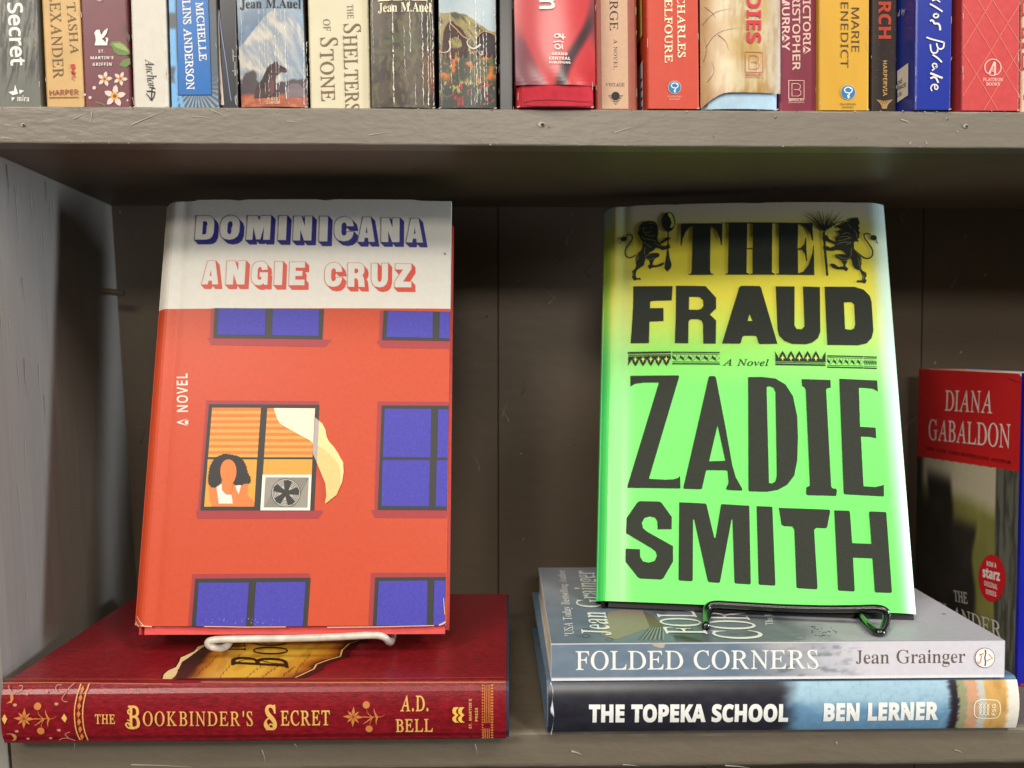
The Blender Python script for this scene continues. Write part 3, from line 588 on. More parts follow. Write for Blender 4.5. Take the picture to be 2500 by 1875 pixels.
def thing(name, loc, label, cat, group=None):
    o = bpy.data.objects.new(name, None)
    o.empty_display_size = 0.02
    COL.objects.link(o)
    o.location = tuple(float(k) for k in loc)
    o['label'] = label
    o['category'] = cat
    if group:
        o['group'] = group
    return o

# ------------------------------------------------------------------ bookcase
ZS_T, ZS_B = 0.1135, 0.0959       # upper board
ZL_T, ZL_B = -0.1853, -0.2047     # lower board
Y_BACK = 0.196
X_R = 0.62
paint_front = mat('painted_board', (122, 114, 101), rough=0.36, spec=0.5, mottle=0.04, scale=30, bump=0.00024, bscale=300, stretch=(0.38, 1.0, 1.0))
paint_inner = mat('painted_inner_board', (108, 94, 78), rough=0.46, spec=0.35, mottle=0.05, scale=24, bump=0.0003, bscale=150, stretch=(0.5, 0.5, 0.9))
paint_side = mat('painted_side_board', (136, 131, 124), rough=0.45, spec=0.4, mottle=0.04, scale=30, bump=0.00035, bscale=130, stretch=(1.4, 1.4, 0.08))
paint_lower_shaded = mat('painted_lower_board_shaded', (110, 100, 85), rough=0.42, spec=0.4, mottle=0.05, scale=40, bump=0.0004, bscale=190, stretch=(0.55, 1.1, 1.1))  # same paint as the trim, darkened in colour for the dimmer light below
scar = mat('bare_scratch', (172, 165, 150), rough=0.5)
pit = mat('dark_pit', (48, 42, 36), rough=0.7)
crack = mat('dark_crack', (24, 20, 17), rough=0.9)

bookcase = thing('bookcase', (0, 0.1, ZL_B), 'taupe painted wooden bookcase with two shelves, holding all the books', 'bookcase')


def rounded_board(part, z0, z1, y0, y1, x0f, x1, r, m, wob=0.00022, nx=260):
    """board along X with a worn rounded front edge"""
    prof = []
    for k in range(5):
        t = math.pi / 2 * k / 4
        prof.append((y0 + r - r * math.cos(t) if False else y0 + r * (1 - math.cos(math.pi / 2 - t)), z0 + r * (1 - math.sin(math.pi / 2 - t))))
    prof = [(y1, z0)] + [(y0 + r * (1 - math.sin(t)), z0 + r * (1 - math.cos(t))) for t in np.linspace(0, math.pi / 2, 5)] \
        + [(y0 + r * (1 - math.cos(t)), z1 - r * (1 - math.sin(t))) for t in np.linspace(0, math.pi / 2, 5)] + [(y1, z1)]
    n = len(prof)
    xs = np.linspace(0, 1, nx + 1)
    V = []
    for i, t in enumerate(xs):
        for j, (y, z) in enumerate(prof):
            x0 = x0f(y, z)
            x = x0 + (x1 - x0) * t
            if 0 < j < n - 1:
                y = y + wob * (fbm(x * 55, j * 0.35, 3) - .5) * 3
                z = z + wob * (fbm(x * 70, j * 0.3 + 9, 5) - .5) * 3
            V.append((x, y, z))
    F = [(i * n + j, i * n + (j + 1) % n, (i + 1) * n + (j + 1) % n, (i + 1) * n + j) for i in range(nx) for j in range(n)]
    F += [tuple(range(n))[::-1], tuple(nx * n + j for j in range(n))]
    part.add(V, F, m)


def x_side(z, Y):
    return -0.246 + 0.0125 * (0.0959 - z) / 0.251 - 0.064 * Y


def scratches(part, F, spec, m):
    for (a, b, w) in spec:
        part.ribbon(F, [a, ((a[0] + b[0]) / 2 + 1.5, (a[1] + b[1]) / 2 - 1), b], w, m, 0.00035, px=lambda x, y: (x, y), taper=True)


Ffront_up = Face((-0.27, 0.0, ZS_B), (1, 0, 0), (0, 0, 1))
p = Part()
rounded_board(p, ZS_B + 0.0012, ZS_T, 0.0133, Y_BACK, lambda y, z: x_side(z, y) + 0.0005, X_R, 0.0004, paint_inner, wob=0.0, nx=4)
p.build('shelf', bookcase)
p = Part()
rounded_board(p, ZS_B, ZS_T - 0.0003, 0.0, 0.0125, lambda y, z: -0.262, X_R, 0.0009, paint_front, wob=0.00012)
for (x, y, r) in ((57, 305, 5), (1322, 304, 8), (2357, 308, 6), (1893, 286, 3), (2312, 290, 3)):
    p.disc(Ffront_up, (x, y), r, scar, 0.0004, px=lambda a, b: (a, b), ry=r * .8)
    p.disc(Ffront_up, (x + r * .3, y + r * .15), r * .6, pit, 0.0005, px=lambda a, b: (a, b), ry=r * .55)
scratches(p, Ffront_up, [((320, 305), (400, 272), 3), ((180, 290), (215, 275), 2.5), ((515, 268), (560, 290), 2.5), ((1500, 324), (1545, 310), 2.5),
                         ((2200, 292), (2222, 302), 3), ((2220, 352), (2224, 345), 3), ((2262, 352), (2258, 345), 3), ((225, 273), (220, 302), 2.5),
                         ((5, 337), (35, 340), 3), ((470, 284), (520, 290), 2), ((900, 330), (960, 322), 2), ((700, 296), (730, 302), 2)], scar)
rt = np.random.default_rng(12)
for k in range(70):
    x = 2500 * rt.random()
    if k % 3:
        y = 260 + 8 * x / 2500 + 3 + 5 * rt.random() ** 2
    elif k % 2:
        y = 350 + 13 * x / 2500 - 2 - 4 * rt.random() ** 2
    else:
        y = 275 + 65 * rt.random()
    p.disc(Ffront_up, (x, y), .8 + 2.2 * rt.random() ** 2, scar if k % 4 else pit, 0.00042, px=lambda a, b: (a, b), ry=.7 + .9 * rt.random(), n=7)
p.build('front_trim', bookcase)
Ffront_lo = Face((-0.27, 0.0, ZL_B), (1, 0, 0), (0, 0, 1))
p = Part()
rounded_board(p, ZL_B, ZL_T, 0.0, Y_BACK, lambda y, z: x_side(z, y) + 0.0012, X_R, 0.0032, paint_lower_shaded)
scratches(p, Ffront_lo, [((640, 1830), (648, 1862), 3), ((1395, 1833), (1420, 1842), 5), ((718, 1815), (726, 1826), 3), ((1770, 1868), (1830, 1874), 3),
                         ((2040, 1811), (2043, 1818), 4), ((320, 1866), (470, 1872), 3), ((183, 1814), (181, 1830), 3), ((1160, 1815), (1165, 1845), 2.5),
                         ((1520, 1866), (1560, 1870), 2.5), ((2330, 1830), (2350, 1838), 2.5)], scar)
p.build('shelf', bookcase)

# racked left side panel
p = Part()
Zs = np.linspace(-0.42, 0.42, 85)
Ys = np.linspace(0.0, Y_BACK + 0.02, 25)
V, Fq = [], []
nz_, ny_ = len(Zs), len(Ys)
for side in (0, 1):
    for z in Zs:
        for y in Ys:
            x = x_side(z, y) - 0.019 * side
            if side == 0:
                x += 0.0005 * (fbm(y * 160, z * 14, 8) - .5) - (0.0007 if y == 0 else 0)
            V.append((x, y + (0.0006 if (side == 0 and y == 0) else 0), z))
N1 = nz_ * ny_
for i in range(nz_ - 1):
    for j in range(ny_ - 1):
        a = i * ny_ + j
        Fq += [(a, a + 1, a + ny_ + 1, a + ny_), (N1 + a, N1 + a + ny_, N1 + a + ny_ + 1, N1 + a + 1)]
    a = i * ny_
    Fq.append((a, a + ny_, N1 + a + ny_, N1 + a))
p.add(V, Fq, paint_side)
# grain cracks and pale rubbed streaks in the paint
Fside = Face((x_side(0, 0), 0, 0), (x_side(0, 1) - x_side(0, 0), 1, 0), (x_side(1, 0) - x_side(0, 0), 0, 1))
for k in range(34):
    y = 0.004 + 0.10 * RNG.random()
    z = 0.088 - 0.26 * RNG.random() ** 1.2
    L = 0.006 + 0.022 * RNG.random()
    p.ribbon(Fside, [(y, z), (y + .0006 * RNG.normal(), z - L * .5), (y + .001 * RNG.normal(), z - L)], 0.0003 + .0003 * RNG.random(), scar if k % 12 else crack, 0.0003, taper=True)
for (y, z, L) in ((0.041, 0.094, 0.022), (0.088, 0.094, 0.012)):
    p.ribbon(Fside, [(y, z), (y + .001, z - L * .5), (y - .0005, z - L)], 0.0006, crack, 0.0005, taper=True)
for (y, z, L) in ((0.050, 0.085, 0.03), (0.073, 0.085, 0.018), (0.093, 0.082, 0.02), (0.098, 0.085, 0.014), (0.068, 0.086, 0.016)):
    p.ribbon(Fside, [(y, z), (y + .0005, z - L)], 0.0007, scar, 0.0003, taper=True)
p.build('side_panel', bookcase)
p = Part()
p.box((X_R, 0, -0.42), (0.02, 0, 0), (0, Y_BACK + 0.02, 0), (0, 0, 0.84), paint_side)
p.build('side_panel', bookcase)
# boarded back
edges = [-0.275, -0.120, 0.0046, 0.150, 0.300, 0.455, 0.64]
for a, b in zip(edges[:-1], edges[1:]):
    p = Part()
    o_ = 0.0006 * RNG.random()
    p.box((a + 0.0004, Y_BACK + 0.0008 + o_, -0.43), (b - a - 0.0008, 0, 0), (0, 0.008, 0), (0, 0, 0.86), paint_inner)
    Fb = Face((a, Y_BACK + 0.0008 + o_, -0.43), (1, 0, 0), (0, 0, 1))
    for k in range(26):
        u_, v_ = (b - a) * RNG.random(), .24 + .29 * RNG.random()
        p.disc(Fb, (u_, v_), .0003 + .0006 * RNG.random() ** 2, scar if k % 3 else pit, 0.0001, n=7)
    for k in range(9):
        u_, v_ = (b - a) * RNG.random(), .24 + .29 * RNG.random()
        p.ribbon(Fb, [(u_, v_), (u_ + .003 * RNG.normal(), v_ + .004), (u_ + .006 * RNG.normal(), v_ + .012)], .0004, scar if k % 2 else crack, 0.0001, taper=True)
    p.build('back_board', bookcase)
p = Part()
p.box((-0.28, Y_BACK + 0.011, -0.43), (0.92, 0, 0), (0, 0.004, 0), (0, 0, 0.86), crack)
p.build('backing_sheet', bookcase)
p = Part()
a, b = atY(228, 708, 0.168), atY(302, 716, 0.168)
p.tube([a, (a + b) / 2, b], 0.0021, paint_inner, smooth=0)
p.build('shelf_peg', bookcase)

# ------------------------------------------------------------------ books standing on the upper shelf
ZB = ZS_T + 0.0002


class Spine:
    """one upright book: cover wrap, page block, printed spine"""

    def __init__(s, name, label, xl0, xl1, xr0, xr1, Y, H, D, cover, hard=False, bulge=0.0, pages=True, recess=0.0, rad=0.0012):
        # xl0/xl1: photo x of the left spine edge at the shelf and at the top of the photo
        yb = 260
        L0, L1, R0, R1 = atY(xl0, yb, Y), atY(xl1, 0, Y), atY(xr0, yb, Y), atY(xr1, 0, Y)
        k = 0.5 * ((L1[0] - L0[0]) / (L1[2] - L0[2]) + (R1[0] - R0[0]) / (R1[2] - R0[2]))
        zc = (L0[2] - ZB)
        xl, xr = L0[0] - k * zc, R0[0] - k * zc
        s.k, s.xl, s.xr, s.Y, s.w, s.H, s.D = k, xl, xr, Y, xr - xl, H, D
        s.root = thing(name, ((xl + xr) / 2, Y, ZB), label, 'book', 'books standing on the upper shelf')
        bend = None
        if bulge:
            w = s.w
            bend = lambda u, v: bulge * (1 - (2 * u / w - 1) ** 2)
        s.F = Face((xl, Y, ZB), (1, 0, 0), (k, 0, 1), bend)
        t = 0.0026 if hard else 0.0005
        n = 8
        up = np.array([k * H, 0, H])
        xs = np.linspace(xl + rad, xr - rad, n + 1)
        outer = [(xl, Y + D), (xl, Y + rad)] + [(xl + rad * (1 - math.cos(a)), Y + rad * (1 - math.sin(a))) for a in np.linspace(0.3, 1.27, 3)]
        outer += [(x, Y - (bend(np.array([x - xl]), 0)[0] if bend else 0)) for x in xs]
        outer += [(xr - rad * (1 - math.sin(a)), Y + rad * (1 - math.cos(a))) for a in np.linspace(0.3, 1.27, 3)] + [(xr, Y + rad), (xr, Y + D)]
        inner = [(xr - t, Y + D), (xr - t, Y + t + rad), (xl + t, Y + t + rad), (xl + t, Y + D)]
        prof = [(x, y, ZB) for x, y in outer + inner]
        p = Part()
        p.prism(prof, up, cover)
        s.cov = p
        if pages:
            q = Part()
            g = 0.003 if hard else 0.0
            q.box((xl + t + k * g, Y + t + rad + .0002, ZB + g + .0003), (s.w - 2 * t, 0, 0), (0, D - t - rad - .0005 - g, 0), (k * (H - 2 * g), 0, H - 2 * g - .0006), paper_mat())
            s.pg = q
        else:
            s.pg = None

    def paint(s, fn, nu=50, nv=70, vmax=0.056, rough=0.4, coat=0.15, off=0.0001):
        m = mat('printed_cover_%d' % int(rough * 100), None, rough=rough, mottle=0.04, scale=400, coat=coat)
        s.cov.grid(s.F, 0.0004, s.w - 0.0004, 0.0, vmax, nu, nv, m, off, fn)

    def letters(s, name, calls, px, off=0.0002):
        p = Part()
        for c in calls:
            kw = c[6] if len(c) > 6 else {}
            p.text(s.F, c[0], c[1], c[2], c[3], c[4], c[5], px=px, off=off, **kw)
        p.build(name, s.root)

    def done(s):
        w = s.w
        r = np.random.default_rng(int(abs(s.xl) * 1e5))
        pale = ink(186, 176, 160)
        for k in range(int(r.integers(2, 7))):
            side = k % 2
            z = .001 + .055 * r.random()
            u = (.00035 + .0003 * r.random()) if side else w - .00035 - .0003 * r.random()
            s.cov.ribbon(s.F, [(u, z), (u + .0002 * r.normal(), z + .0012 + .003 * r.random())], .00016 + .00016 * r.random(), pale, .0003)
        for u in ((.0001, w - .0013) if r.random() < .5 else (w - .0013,)):
            s.cov.ribbon(s.F, [(u, .0), (u + .0012, .0004)], .0005, pale, .0003)
        s.cov.build('cover', s.root)
        if s.pg:
            s.pg.build('page_block', s.root)


Z1, Z2, Z3, Z4 = zm(0, 0, 3.456), zm(560, 0, 3.16), zm(1200, 0, 3.16), zm(1800, 0, 3.16)
white = ink(236, 232, 222)
cream = ink(244, 232, 196)
black = ink(22, 20, 20)
dkbrown = ink(70, 58, 46)

# 1 grey feathered spine
b = Spine('paperback_book', 'grey paperback with dark palm fronds on its spine, first on the upper shelf', -14, -22, 102, 90, 0.004, .205, .13, mat('cover_grey', (112, 112, 104), .4))


def f_(U, V):
    c = mixc((118, 117, 108), (92, 94, 86), fbm(U * 3, V * 4, 1))
    d = V * 2.2 - U * 0.9
    fr = sm(.46, .62, fbm(U * 26 - V * 10, V * 5 + U * 5, 4)) * sm(.15, .35, V) * sm(.0, .3, U)
    c = mixc(c, (44, 44, 40), fr * .75)
    c = mixc(c, (52, 52, 46), sm(.03, .0, np.abs(U - .28 - (V - .15) * 0.9)) * .8 * sm(.05, .2, V))
    hl = sm(.60, .68, fbm(U * 30 - V * 12, V * 6 + U * 6, 9)) * sm(.3, .6, V)
    c = mixc(c, (168, 160, 142), hl * .6)
    return mixc(c, (190, 160, 120), sm(.75, 1, V) * sm(.35, .1, U))


b.paint(f_)
b.letters('title', [('Secret', 'N', (66, 20), (96, 555), (188, 16), white, dict(wt=16))], Z1)
p = Part()
for L in ([(75, 778), (122, 768), (130, 716), (157, 792), (112, 806)], [(168, 758), (205, 768), (172, 796), (166, 778)], [(102, 820), (130, 828), (104, 856)]):
    p.poly(b.F, [L], white, .0004, Z1)
p.text(b.F, 'mira', 'B', (146, 854), (252, 857), (148, 806), white, px=Z1, off=.0004)
p.build('publisher_mark', b.root)
b.done()

# 2 tan
b = Spine('paperback_book', 'tan paperback with widely spaced brown capitals and a small red bird on its spine', 113, 101, 204, 192, 0.003, .203, .132, mat('cover_tan', (204, 166, 106), .45, mottle=.1, scale=60))
tb = ink(104, 76, 44)
b.letters('author_name', [('TASHA', 'R', (562, 18), (598, 462), (633, 15), tb), ('ALEXANDER', 'R', (412, -172), (452, 668), (500, -176), tb)], Z1)
p = Part()
rb = ink(150, 62, 44)
p.text(b.F, 'HARPER', 'N', (415, 805), (666, 798), (414, 762), rb, px=Z1, off=.0004, wt=8)
p.poly(b.F, [[(416, 821), (667, 818), (667, 824), (416, 828)]], rb, .0004, Z1)
bird = ink(188, 52, 40)
p.poly(b.F, [[(600, 545), (632, 540), (638, 575), (622, 590), (640, 612), (625, 640), (606, 618), (612, 590), (598, 570)]], bird, .0004, Z1)
p.ribbon(b.F, [(610, 640), (625, 652), (606, 660), (632, 678)], 7, bird, .0004, Z1)
p.ribbon(b.F, [(600, 600), (640, 655), (634, 640)], 6, bird, .0004, Z1)
p.build('publisher_mark', b.root)
b.done()

# 3 maroon with flowers
b = Spine('paperback_book', 'maroon paperback with pale star-shaped flowers and a green leaf on its spine', 206, 195, 321, 311, 0.004, .205, .135, mat('cover_maroon', (112, 56, 64), .38, mottle=.08, scale=90))
pet, ctr, leaf = ink(224, 200, 190), ink(222, 160, 64), ink(104, 128, 66)
leafl = ink(150, 168, 96)
p = b.cov
p.poly(b.F, [[(920, 378), (950, 352), (1010, 350), (1060, 378), (1092, 425), (1098, 455), (1060, 470), (1000, 465), (965, 440), (950, 400)]], leaf, .00025, Z1)
p.poly(b.F, [[(950, 370), (1010, 362), (1060, 395), (1090, 440), (1030, 420), (980, 400)]], leafl, .0003, Z1)
p.poly(b.F, [[(1005, 550), (1040, 505), (1098, 490), (1102, 540), (1060, 575)]], leaf, .00025, Z1)
p.poly(b.F, [[(1040, 190), (1060, 240), (1098, 310), (1090, 360), (1055, 290)]], ink(84, 74, 56), .00025, Z1)
for (cx, cy, r, a0) in ((885, 668, 66, .2), (1018, 665, 62, .4), (970, 812, 96, .1)):
    for k in range(5):
        a = a0 + k * 2 * math.pi / 5 - math.pi / 2
        ca, sa = math.cos(a), math.sin(a)
        pts = [(0.1, 0), (.45, .26), (.75, .2), (1.0, 0.02), (.78, -.2), (.45, -.24)]
        p.poly(b.F, [[(cx + r * (x * ca - y * sa), cy + r * (x * sa + y * ca)) for x, y in pts]], pet, .00028 + k * .000004, Z1)
    p.disc(b.F, (cx, cy), r * .34, ctr, .00034, Z1)
    p.disc(b.F, (cx, cy), r * .16, ink(120, 70, 40), .00037, Z1)
for (x, y, r) in ((797, 742, 15), (762, 825, 13), (718, 800, 10), (1078, 848, 8)):
    p.disc(b.F, (x, y), r, pet, .0003, Z1)
p.ribbon(b.F, [(810, 865), (850, 872), (890, 890)], 10, leaf, .0003, Z1)
q = Part()
q.poly(b.F, [[(803, 378), (812, 340), (806, 300), (798, 280), (815, 256), (842, 252), (848, 275), (858, 300), (880, 262), (912, 240), (905, 280), (880, 318), (862, 330), (885, 350), (892, 368), (900, 330), (888, 322), (905, 318), (918, 332), (908, 372), (908, 385), (803, 385)]], white, .0004, Z1)
for t, a, e, tp in (('ST.', (832, 447), (888, 446), (832, 422)), ("MARTIN'S", (764, 503), (962, 501), (764, 478)), ('GRIFFIN', (782, 558), (948, 556), (782, 532))):
    q.text(b.F, t, 'S', a, e, tp, white, px=Z1, off=.0004, track=60)
q.ribbon(b.F, [(805, -20), (830, 5), (850, 12), (862, 0)], 12, ink(190, 160, 160), .0004, Z1)
q.build('publisher_mark', b.root)
b.done()

# 4 white
b = Spine('paperback_book', 'white paperback with a small handwritten black mark and arrow on its spine', 326, 317, 411, 404, 0.003, .205, .13, mat('cover_white', (208, 202, 188), .42, mottle=.04))
p = Part()
p.text(b.F, 'Anchor', 'I', (1226, 510), (1250, 738), (1300, 506), black, px=Z1, off=.0003)
for r in ([(1262, 735), (1285, 742), (1312, 748)], [(1285, 740), (1280, 800), (1278, 850)], [(1236, 790), (1262, 822), (1280, 850)], [(1308, 780), (1300, 815), (1280, 850)], [(1238, 770), (1275, 770), (1312, 778)]):
    p.ribbon(b.F, r, 9, black, .0003, Z1)
p.build('publisher_mark', b.root)
b.done()

# 5 blue label
b = Spine('paperback_book', 'paperback with a bright blue title panel over grey and light blue rays', 418, 411, 536, 528, 0.004, .205, .135, mat('cover_slate', (84, 82, 80), .35))


def f_(U, V):
    c = mixc((82, 80, 78), (74, 96, 118), fbm(U * 4, V * 5, 2))
    ang = np.arctan2(U - .55, (V - .18) * 2.2)
    ray = sm(.72, .95, np.abs(np.sin(ang * 15)))
    c = mixc(c, (150, 184, 214), ray * sm(.35, .0, V) * .85)
    lb = sm(.16, .10, U) * sm(.35, .55, np.abs(np.sin(V * 7 + 1.2)))
    c = mixc(c, (110, 172, 222), lb)
    c = mixc(c, (104, 166, 216), sm(.06, .02, np.abs(U - .10 - .5 * np.abs(V - .26) ** 1)) * sm(.55, .3, V))
    return c


b.paint(f_, 70, 90)
p = b.cov
p.poly(b.F, [[(1485, -200), (1757, -200), (1791, 806), (1503, 808)]], ink(28, 34, 44), .0002, Z1)
p.poly(b.F, [[(1490, -200), (1750, -200), (1785, 799), (1508, 801)]], ink(22, 104, 178, .3), .0003, Z1)
b.letters('author_name', [('MICHELLE', 'R', (1654, 22), (1686, 518), (1714, 18), white, dict(wt=12)), ('COLLINS ANDERSON', 'R', (1532, -190), (1578, 762), (1596, -194), white, dict(wt=12))], Z1, .00042)
b.done()

# 6 dark navy with pale strip
b = Spine('hardcover_book', 'dark navy book with a pale torn strip, right beside the blue panel book', 538, 532, 585, 580, 0.006, .21, .14, mat('cover_ink_navy', (30, 32, 42), .3, coat=.3))
p = b.cov
p.poly(b.F, [[(1843, 60), (1850, 200), (1862, 500), (1893, 888), (1868, 888), (1850, 600), (1840, 300)]], ink(214, 196, 186), .0003, Z1)
p.ribbon(b.F, [(1850, 90), (1865, 250), (1905, 500), (1935, 740), (1952, 850)], 7, ink(140, 156, 196), .0003, Z1, smooth=1)
for r in ([(1960, 420), (1968, 430), (1970, 520)], [(1962, 470), (1995, 480)], [(1960, 600), (1990, 600), (1990, 640)], [(1984, 520), (1984, 640)], [(1990, 880), (1985, 820), (1995, 800), (2002, 850), (1998, 890)]):
    p.ribbon(b.F, r, 6, ink(200, 200, 196), .0003, Z1)
b.done()


def creases(p, F, xs, px, y0, y1, m, seed):
    r = np.random.default_rng(seed)
    for (x, w, a, e) in xs:
        n = max(6, int((e - a) * 46))
        ys = y0 + (y1 - y0) * np.linspace(a, e, n)
        run = []
        for i, yy in enumerate(ys):
            run.append((x + 12 * (fbm(np.array(yy / 45.), x, 2, 3) - .5) + 1.6 * r.normal() + (yy - y0) * .02, yy))
            if (r.random() < .10 or i == n - 1) and len(run) > 1:
                for q0, q1 in zip(run[:-1], run[1:]):
                    p.ribbon(F, [q0, q1], w * (.22 + .75 * r.random() ** 2), m, .0003, px)
                run = []


# 7 mountain and horse
b = Spine('paperback_book', 'creased paperback with a snowy mountain and a dark horse painted on its spine', 588, 577, 752, 740, 0.002, .178, .106, mat('cover_black_edge', (34, 32, 34), .35, coat=.3), bulge=.0015)


def f_(U, V):
    sky = mixc((92, 120, 148), (150, 166, 178), sm(.6, .95, V + .25 * (fbm(U * 4, V * 5, 3) - .5)))
    sky = mixc(sky, (70, 96, 124), sm(.45, .7, fbm(U * 5, V * 7, 11)) * .5)
    ridge = .52 + .32 * sm(-.1, .62, U) - .18 * sm(.75, 1.1, U) + .05 * (fbm(U * 9, 0 * U, 4) - .5)
    ph = U * 9 + (V - ridge) * 11 + 2.2 * fbm(U * 4, V * 5, 6)
    rg = np.abs(np.sin(ph * 1.1 + 5 * fbm(U * 3, V * 3, 31))) * .35 + .65 * fbm(U * 20 + V * 22, V * 6 - U * 4, 21)
    mt = mixc((184, 180, 170), (140, 150, 162), sm(.42, .72, rg))
    mt = mixc(mt, (206, 200, 188), sm(.55, .25, rg) * .6)
    mt = mixc(mt, (106, 128, 152), sm(.55, .9, U) * sm(.75, .45, V) * .5)
    c = np.where((V < ridge)[..., None], mt, sky)
    hill = .17 + .09 * sm(.25, 0, np.abs(U - .12)) + .05 * (fbm(U * 12, V * 0, 2) - .5) + .05 * sm(.45, .9, U)
    c = mixc(c, (62, 44, 56), sm(.01, -.01, V - hill - .03))
    c = mixc(c, (158, 74, 44), sm(.13, .09, V + .02 * (fbm(U * 8, V * 8, 1) - .5)))
    c = mixc(c, (206, 120, 70), sm(.5, .7, fbm(U * 10, V * 22, 7)) * sm(.12, .07, V) * .6)
    bush = sm(.10, .05, np.hypot(U - .13, (V - .24) * 1.2)) + sm(.08, .04, np.hypot(U - .2, (V - .27) * 1.2))
    c = mixc(c, (52, 40, 46), np.clip(bush, 0, 1))
    return c


b.paint(f_, 130, 200, vmax=.053)
p = b.cov
hz = ink(70, 44, 48)
p.poly(b.F, [[(195, 765), (205, 700), (232, 650), (262, 615), (286, 570), (300, 530), (322, 505), (345, 498), (352, 478), (362, 492), (374, 480), (384, 504), (405, 515), (436, 530), (452, 545), (448, 560), (430, 566), (410, 562), (392, 572), (376, 590), (370, 640), (378, 690), (384, 765)]], hz, .0003, Z2)
p.poly(b.F, [[(300, 530), (262, 612), (240, 680), (262, 690), (290, 630), (318, 560)]], ink(38, 26, 30), .00034, Z2)
p.poly(b.F, [[(330, 600), (352, 640), (352, 720), (330, 750), (318, 690)]], ink(104, 66, 62), .00034, Z2)
p.disc(b.F, (382, 526), 5, black, .00036, Z2)
p.poly(b.F, [[(430, 750), (440, 690), (480, 650), (540, 650), (580, 690), (580, 755)]], ink(122, 106, 112), .0003, Z2)
creases(p, b.F, [(90, 4, 0, .8), (228, 4, .1, 1), (250, 2.5, .2, .7), (272, 3.5, .1, .9), (298, 4, .1, .95), (320, 2.5, .5, 1), (355, 6, .05, 1), (378, 4.5, .3, 1), (400, 2.5, .1, .6), (430, 7, .1, .95), (448, 2.5, .4, 1), (565, 5, .3, 1), (588, 4, .4, 1)], Z2, 0, 810, white, 3)
b.letters('author_name', [('Jean M.Auel', 'B', (86, 71), (556, 68), (86, 2), black)], Z2, .0004)
q = Part()
og = ink(226, 190, 150)
q.text(b.F, '0-553-', 'B', (300, 782), (392, 780), (300, 760), og, px=Z2, off=.0004)
q.text(b.F, '25053-', 'B', (286, 810), (402, 808), (286, 788), og, px=Z2, off=.0004)
q.build('catalogue_number', b.root)
b.done()

# 8 cream
b = Spine('paperback_book', 'cream paperback with large brown capitals, between two heavily creased spines', 757, 751, 905, 899, 0.003, .19, .12, mat('cover_cream', (214, 205, 174), .45, mottle=.04, scale=60))
br = ink(118, 92, 66)
gy = ink(128, 112, 90)
b.letters('title', [('THE', 'R', (906, 34), (912, 146), (954, 32), gy), ('S', 'R', (880, 178), (886, 262), (1010, 176), br), ('HELTERS', 'R', (878, 268), (896, 862), (984, 264), br, dict(wt=3)),
                    ('OF', 'R', (722, 146), (728, 242), (776, 144), gy), ('S', 'R', (700, 285), (708, 366), (832, 283), br), ('TONE', 'R', (698, 378), (712, 786), (802, 374), br, dict(wt=3))], Z2)
b.done()

# 9 dark brown
b = Spine('paperback_book', 'dark brown creased paperback with shadowy foliage and cream lettering', 906, 902, 1063, 1060, 0.002, .178, .106, mat('cover_black_edge', (34, 32, 34), .35, coat=.3), bulge=.0015)


def f_(U, V):
    g = fbm(U * 6, V * 9, 3)
    c = mixc((52, 42, 34), (74, 62, 46), sm(.35, .65, g))
    fo = sm(.52, .66, fbm(U * 20 + V * 6, V * 16 - U * 8, 5)) * sm(1.0, .8, V)
    c = mixc(c, (104, 96, 62), fo * .7)
    c = mixc(c, (84, 88, 56), sm(.5, .7, fbm(U * 4, V * 18, 12)) * sm(.3, .45, V) * sm(.75, .6, V) * .8)
    c = mixc(c, (126, 70, 40), sm(.22, .08, np.hypot(U - 1.0, (V - .33) * .7)) * .7)
    return c


b.paint(f_, 120, 180, vmax=.053)
creases(b.cov, b.F, [(1105, 4, 0, .6), (1258, 11, .05, 1), (1345, 4, .25, .75), (1392, 7, 0, .5), (1484, 7, .05, 1), (1524, 9, 0, 1), (1562, 5, 0, 1), (1425, 4, .8, 1), (1545, 4, .1, .8)], Z2, 0, 815, white, 8)
b.letters('author_name', [('Jean M.Auel', 'B', (1150, 102), (1560, 98), (1150, 32), cream)], Z2, .0004)
p = Part()
for L in ([(1148, 18), (1250, 14), (1250, 6), (1238, 0), (1238, -60), (1165, -60), (1165, 4), (1148, 10)], [(1262, 14), (1340, 14), (1345, -30), (1268, -30)], [(1360, 14), (1395, 10), (1395, 2), (1360, 2)], [(1410, 14), (1530, 10), (1525, -30), (1415, -30)]):
    p.poly(b.F, [L], cream, .0004, Z2)
p.build('title', b.root)
b.done()

# 10 mammoths
b = Spine('paperback_book', 'creased paperback with woolly mammoths on a flowering plain', 1071, 1070, 1213, 1211, 0.002, .178, .106, mat('cover_black_edge', (34, 32, 34), .35, coat=.3), bulge=.0015)


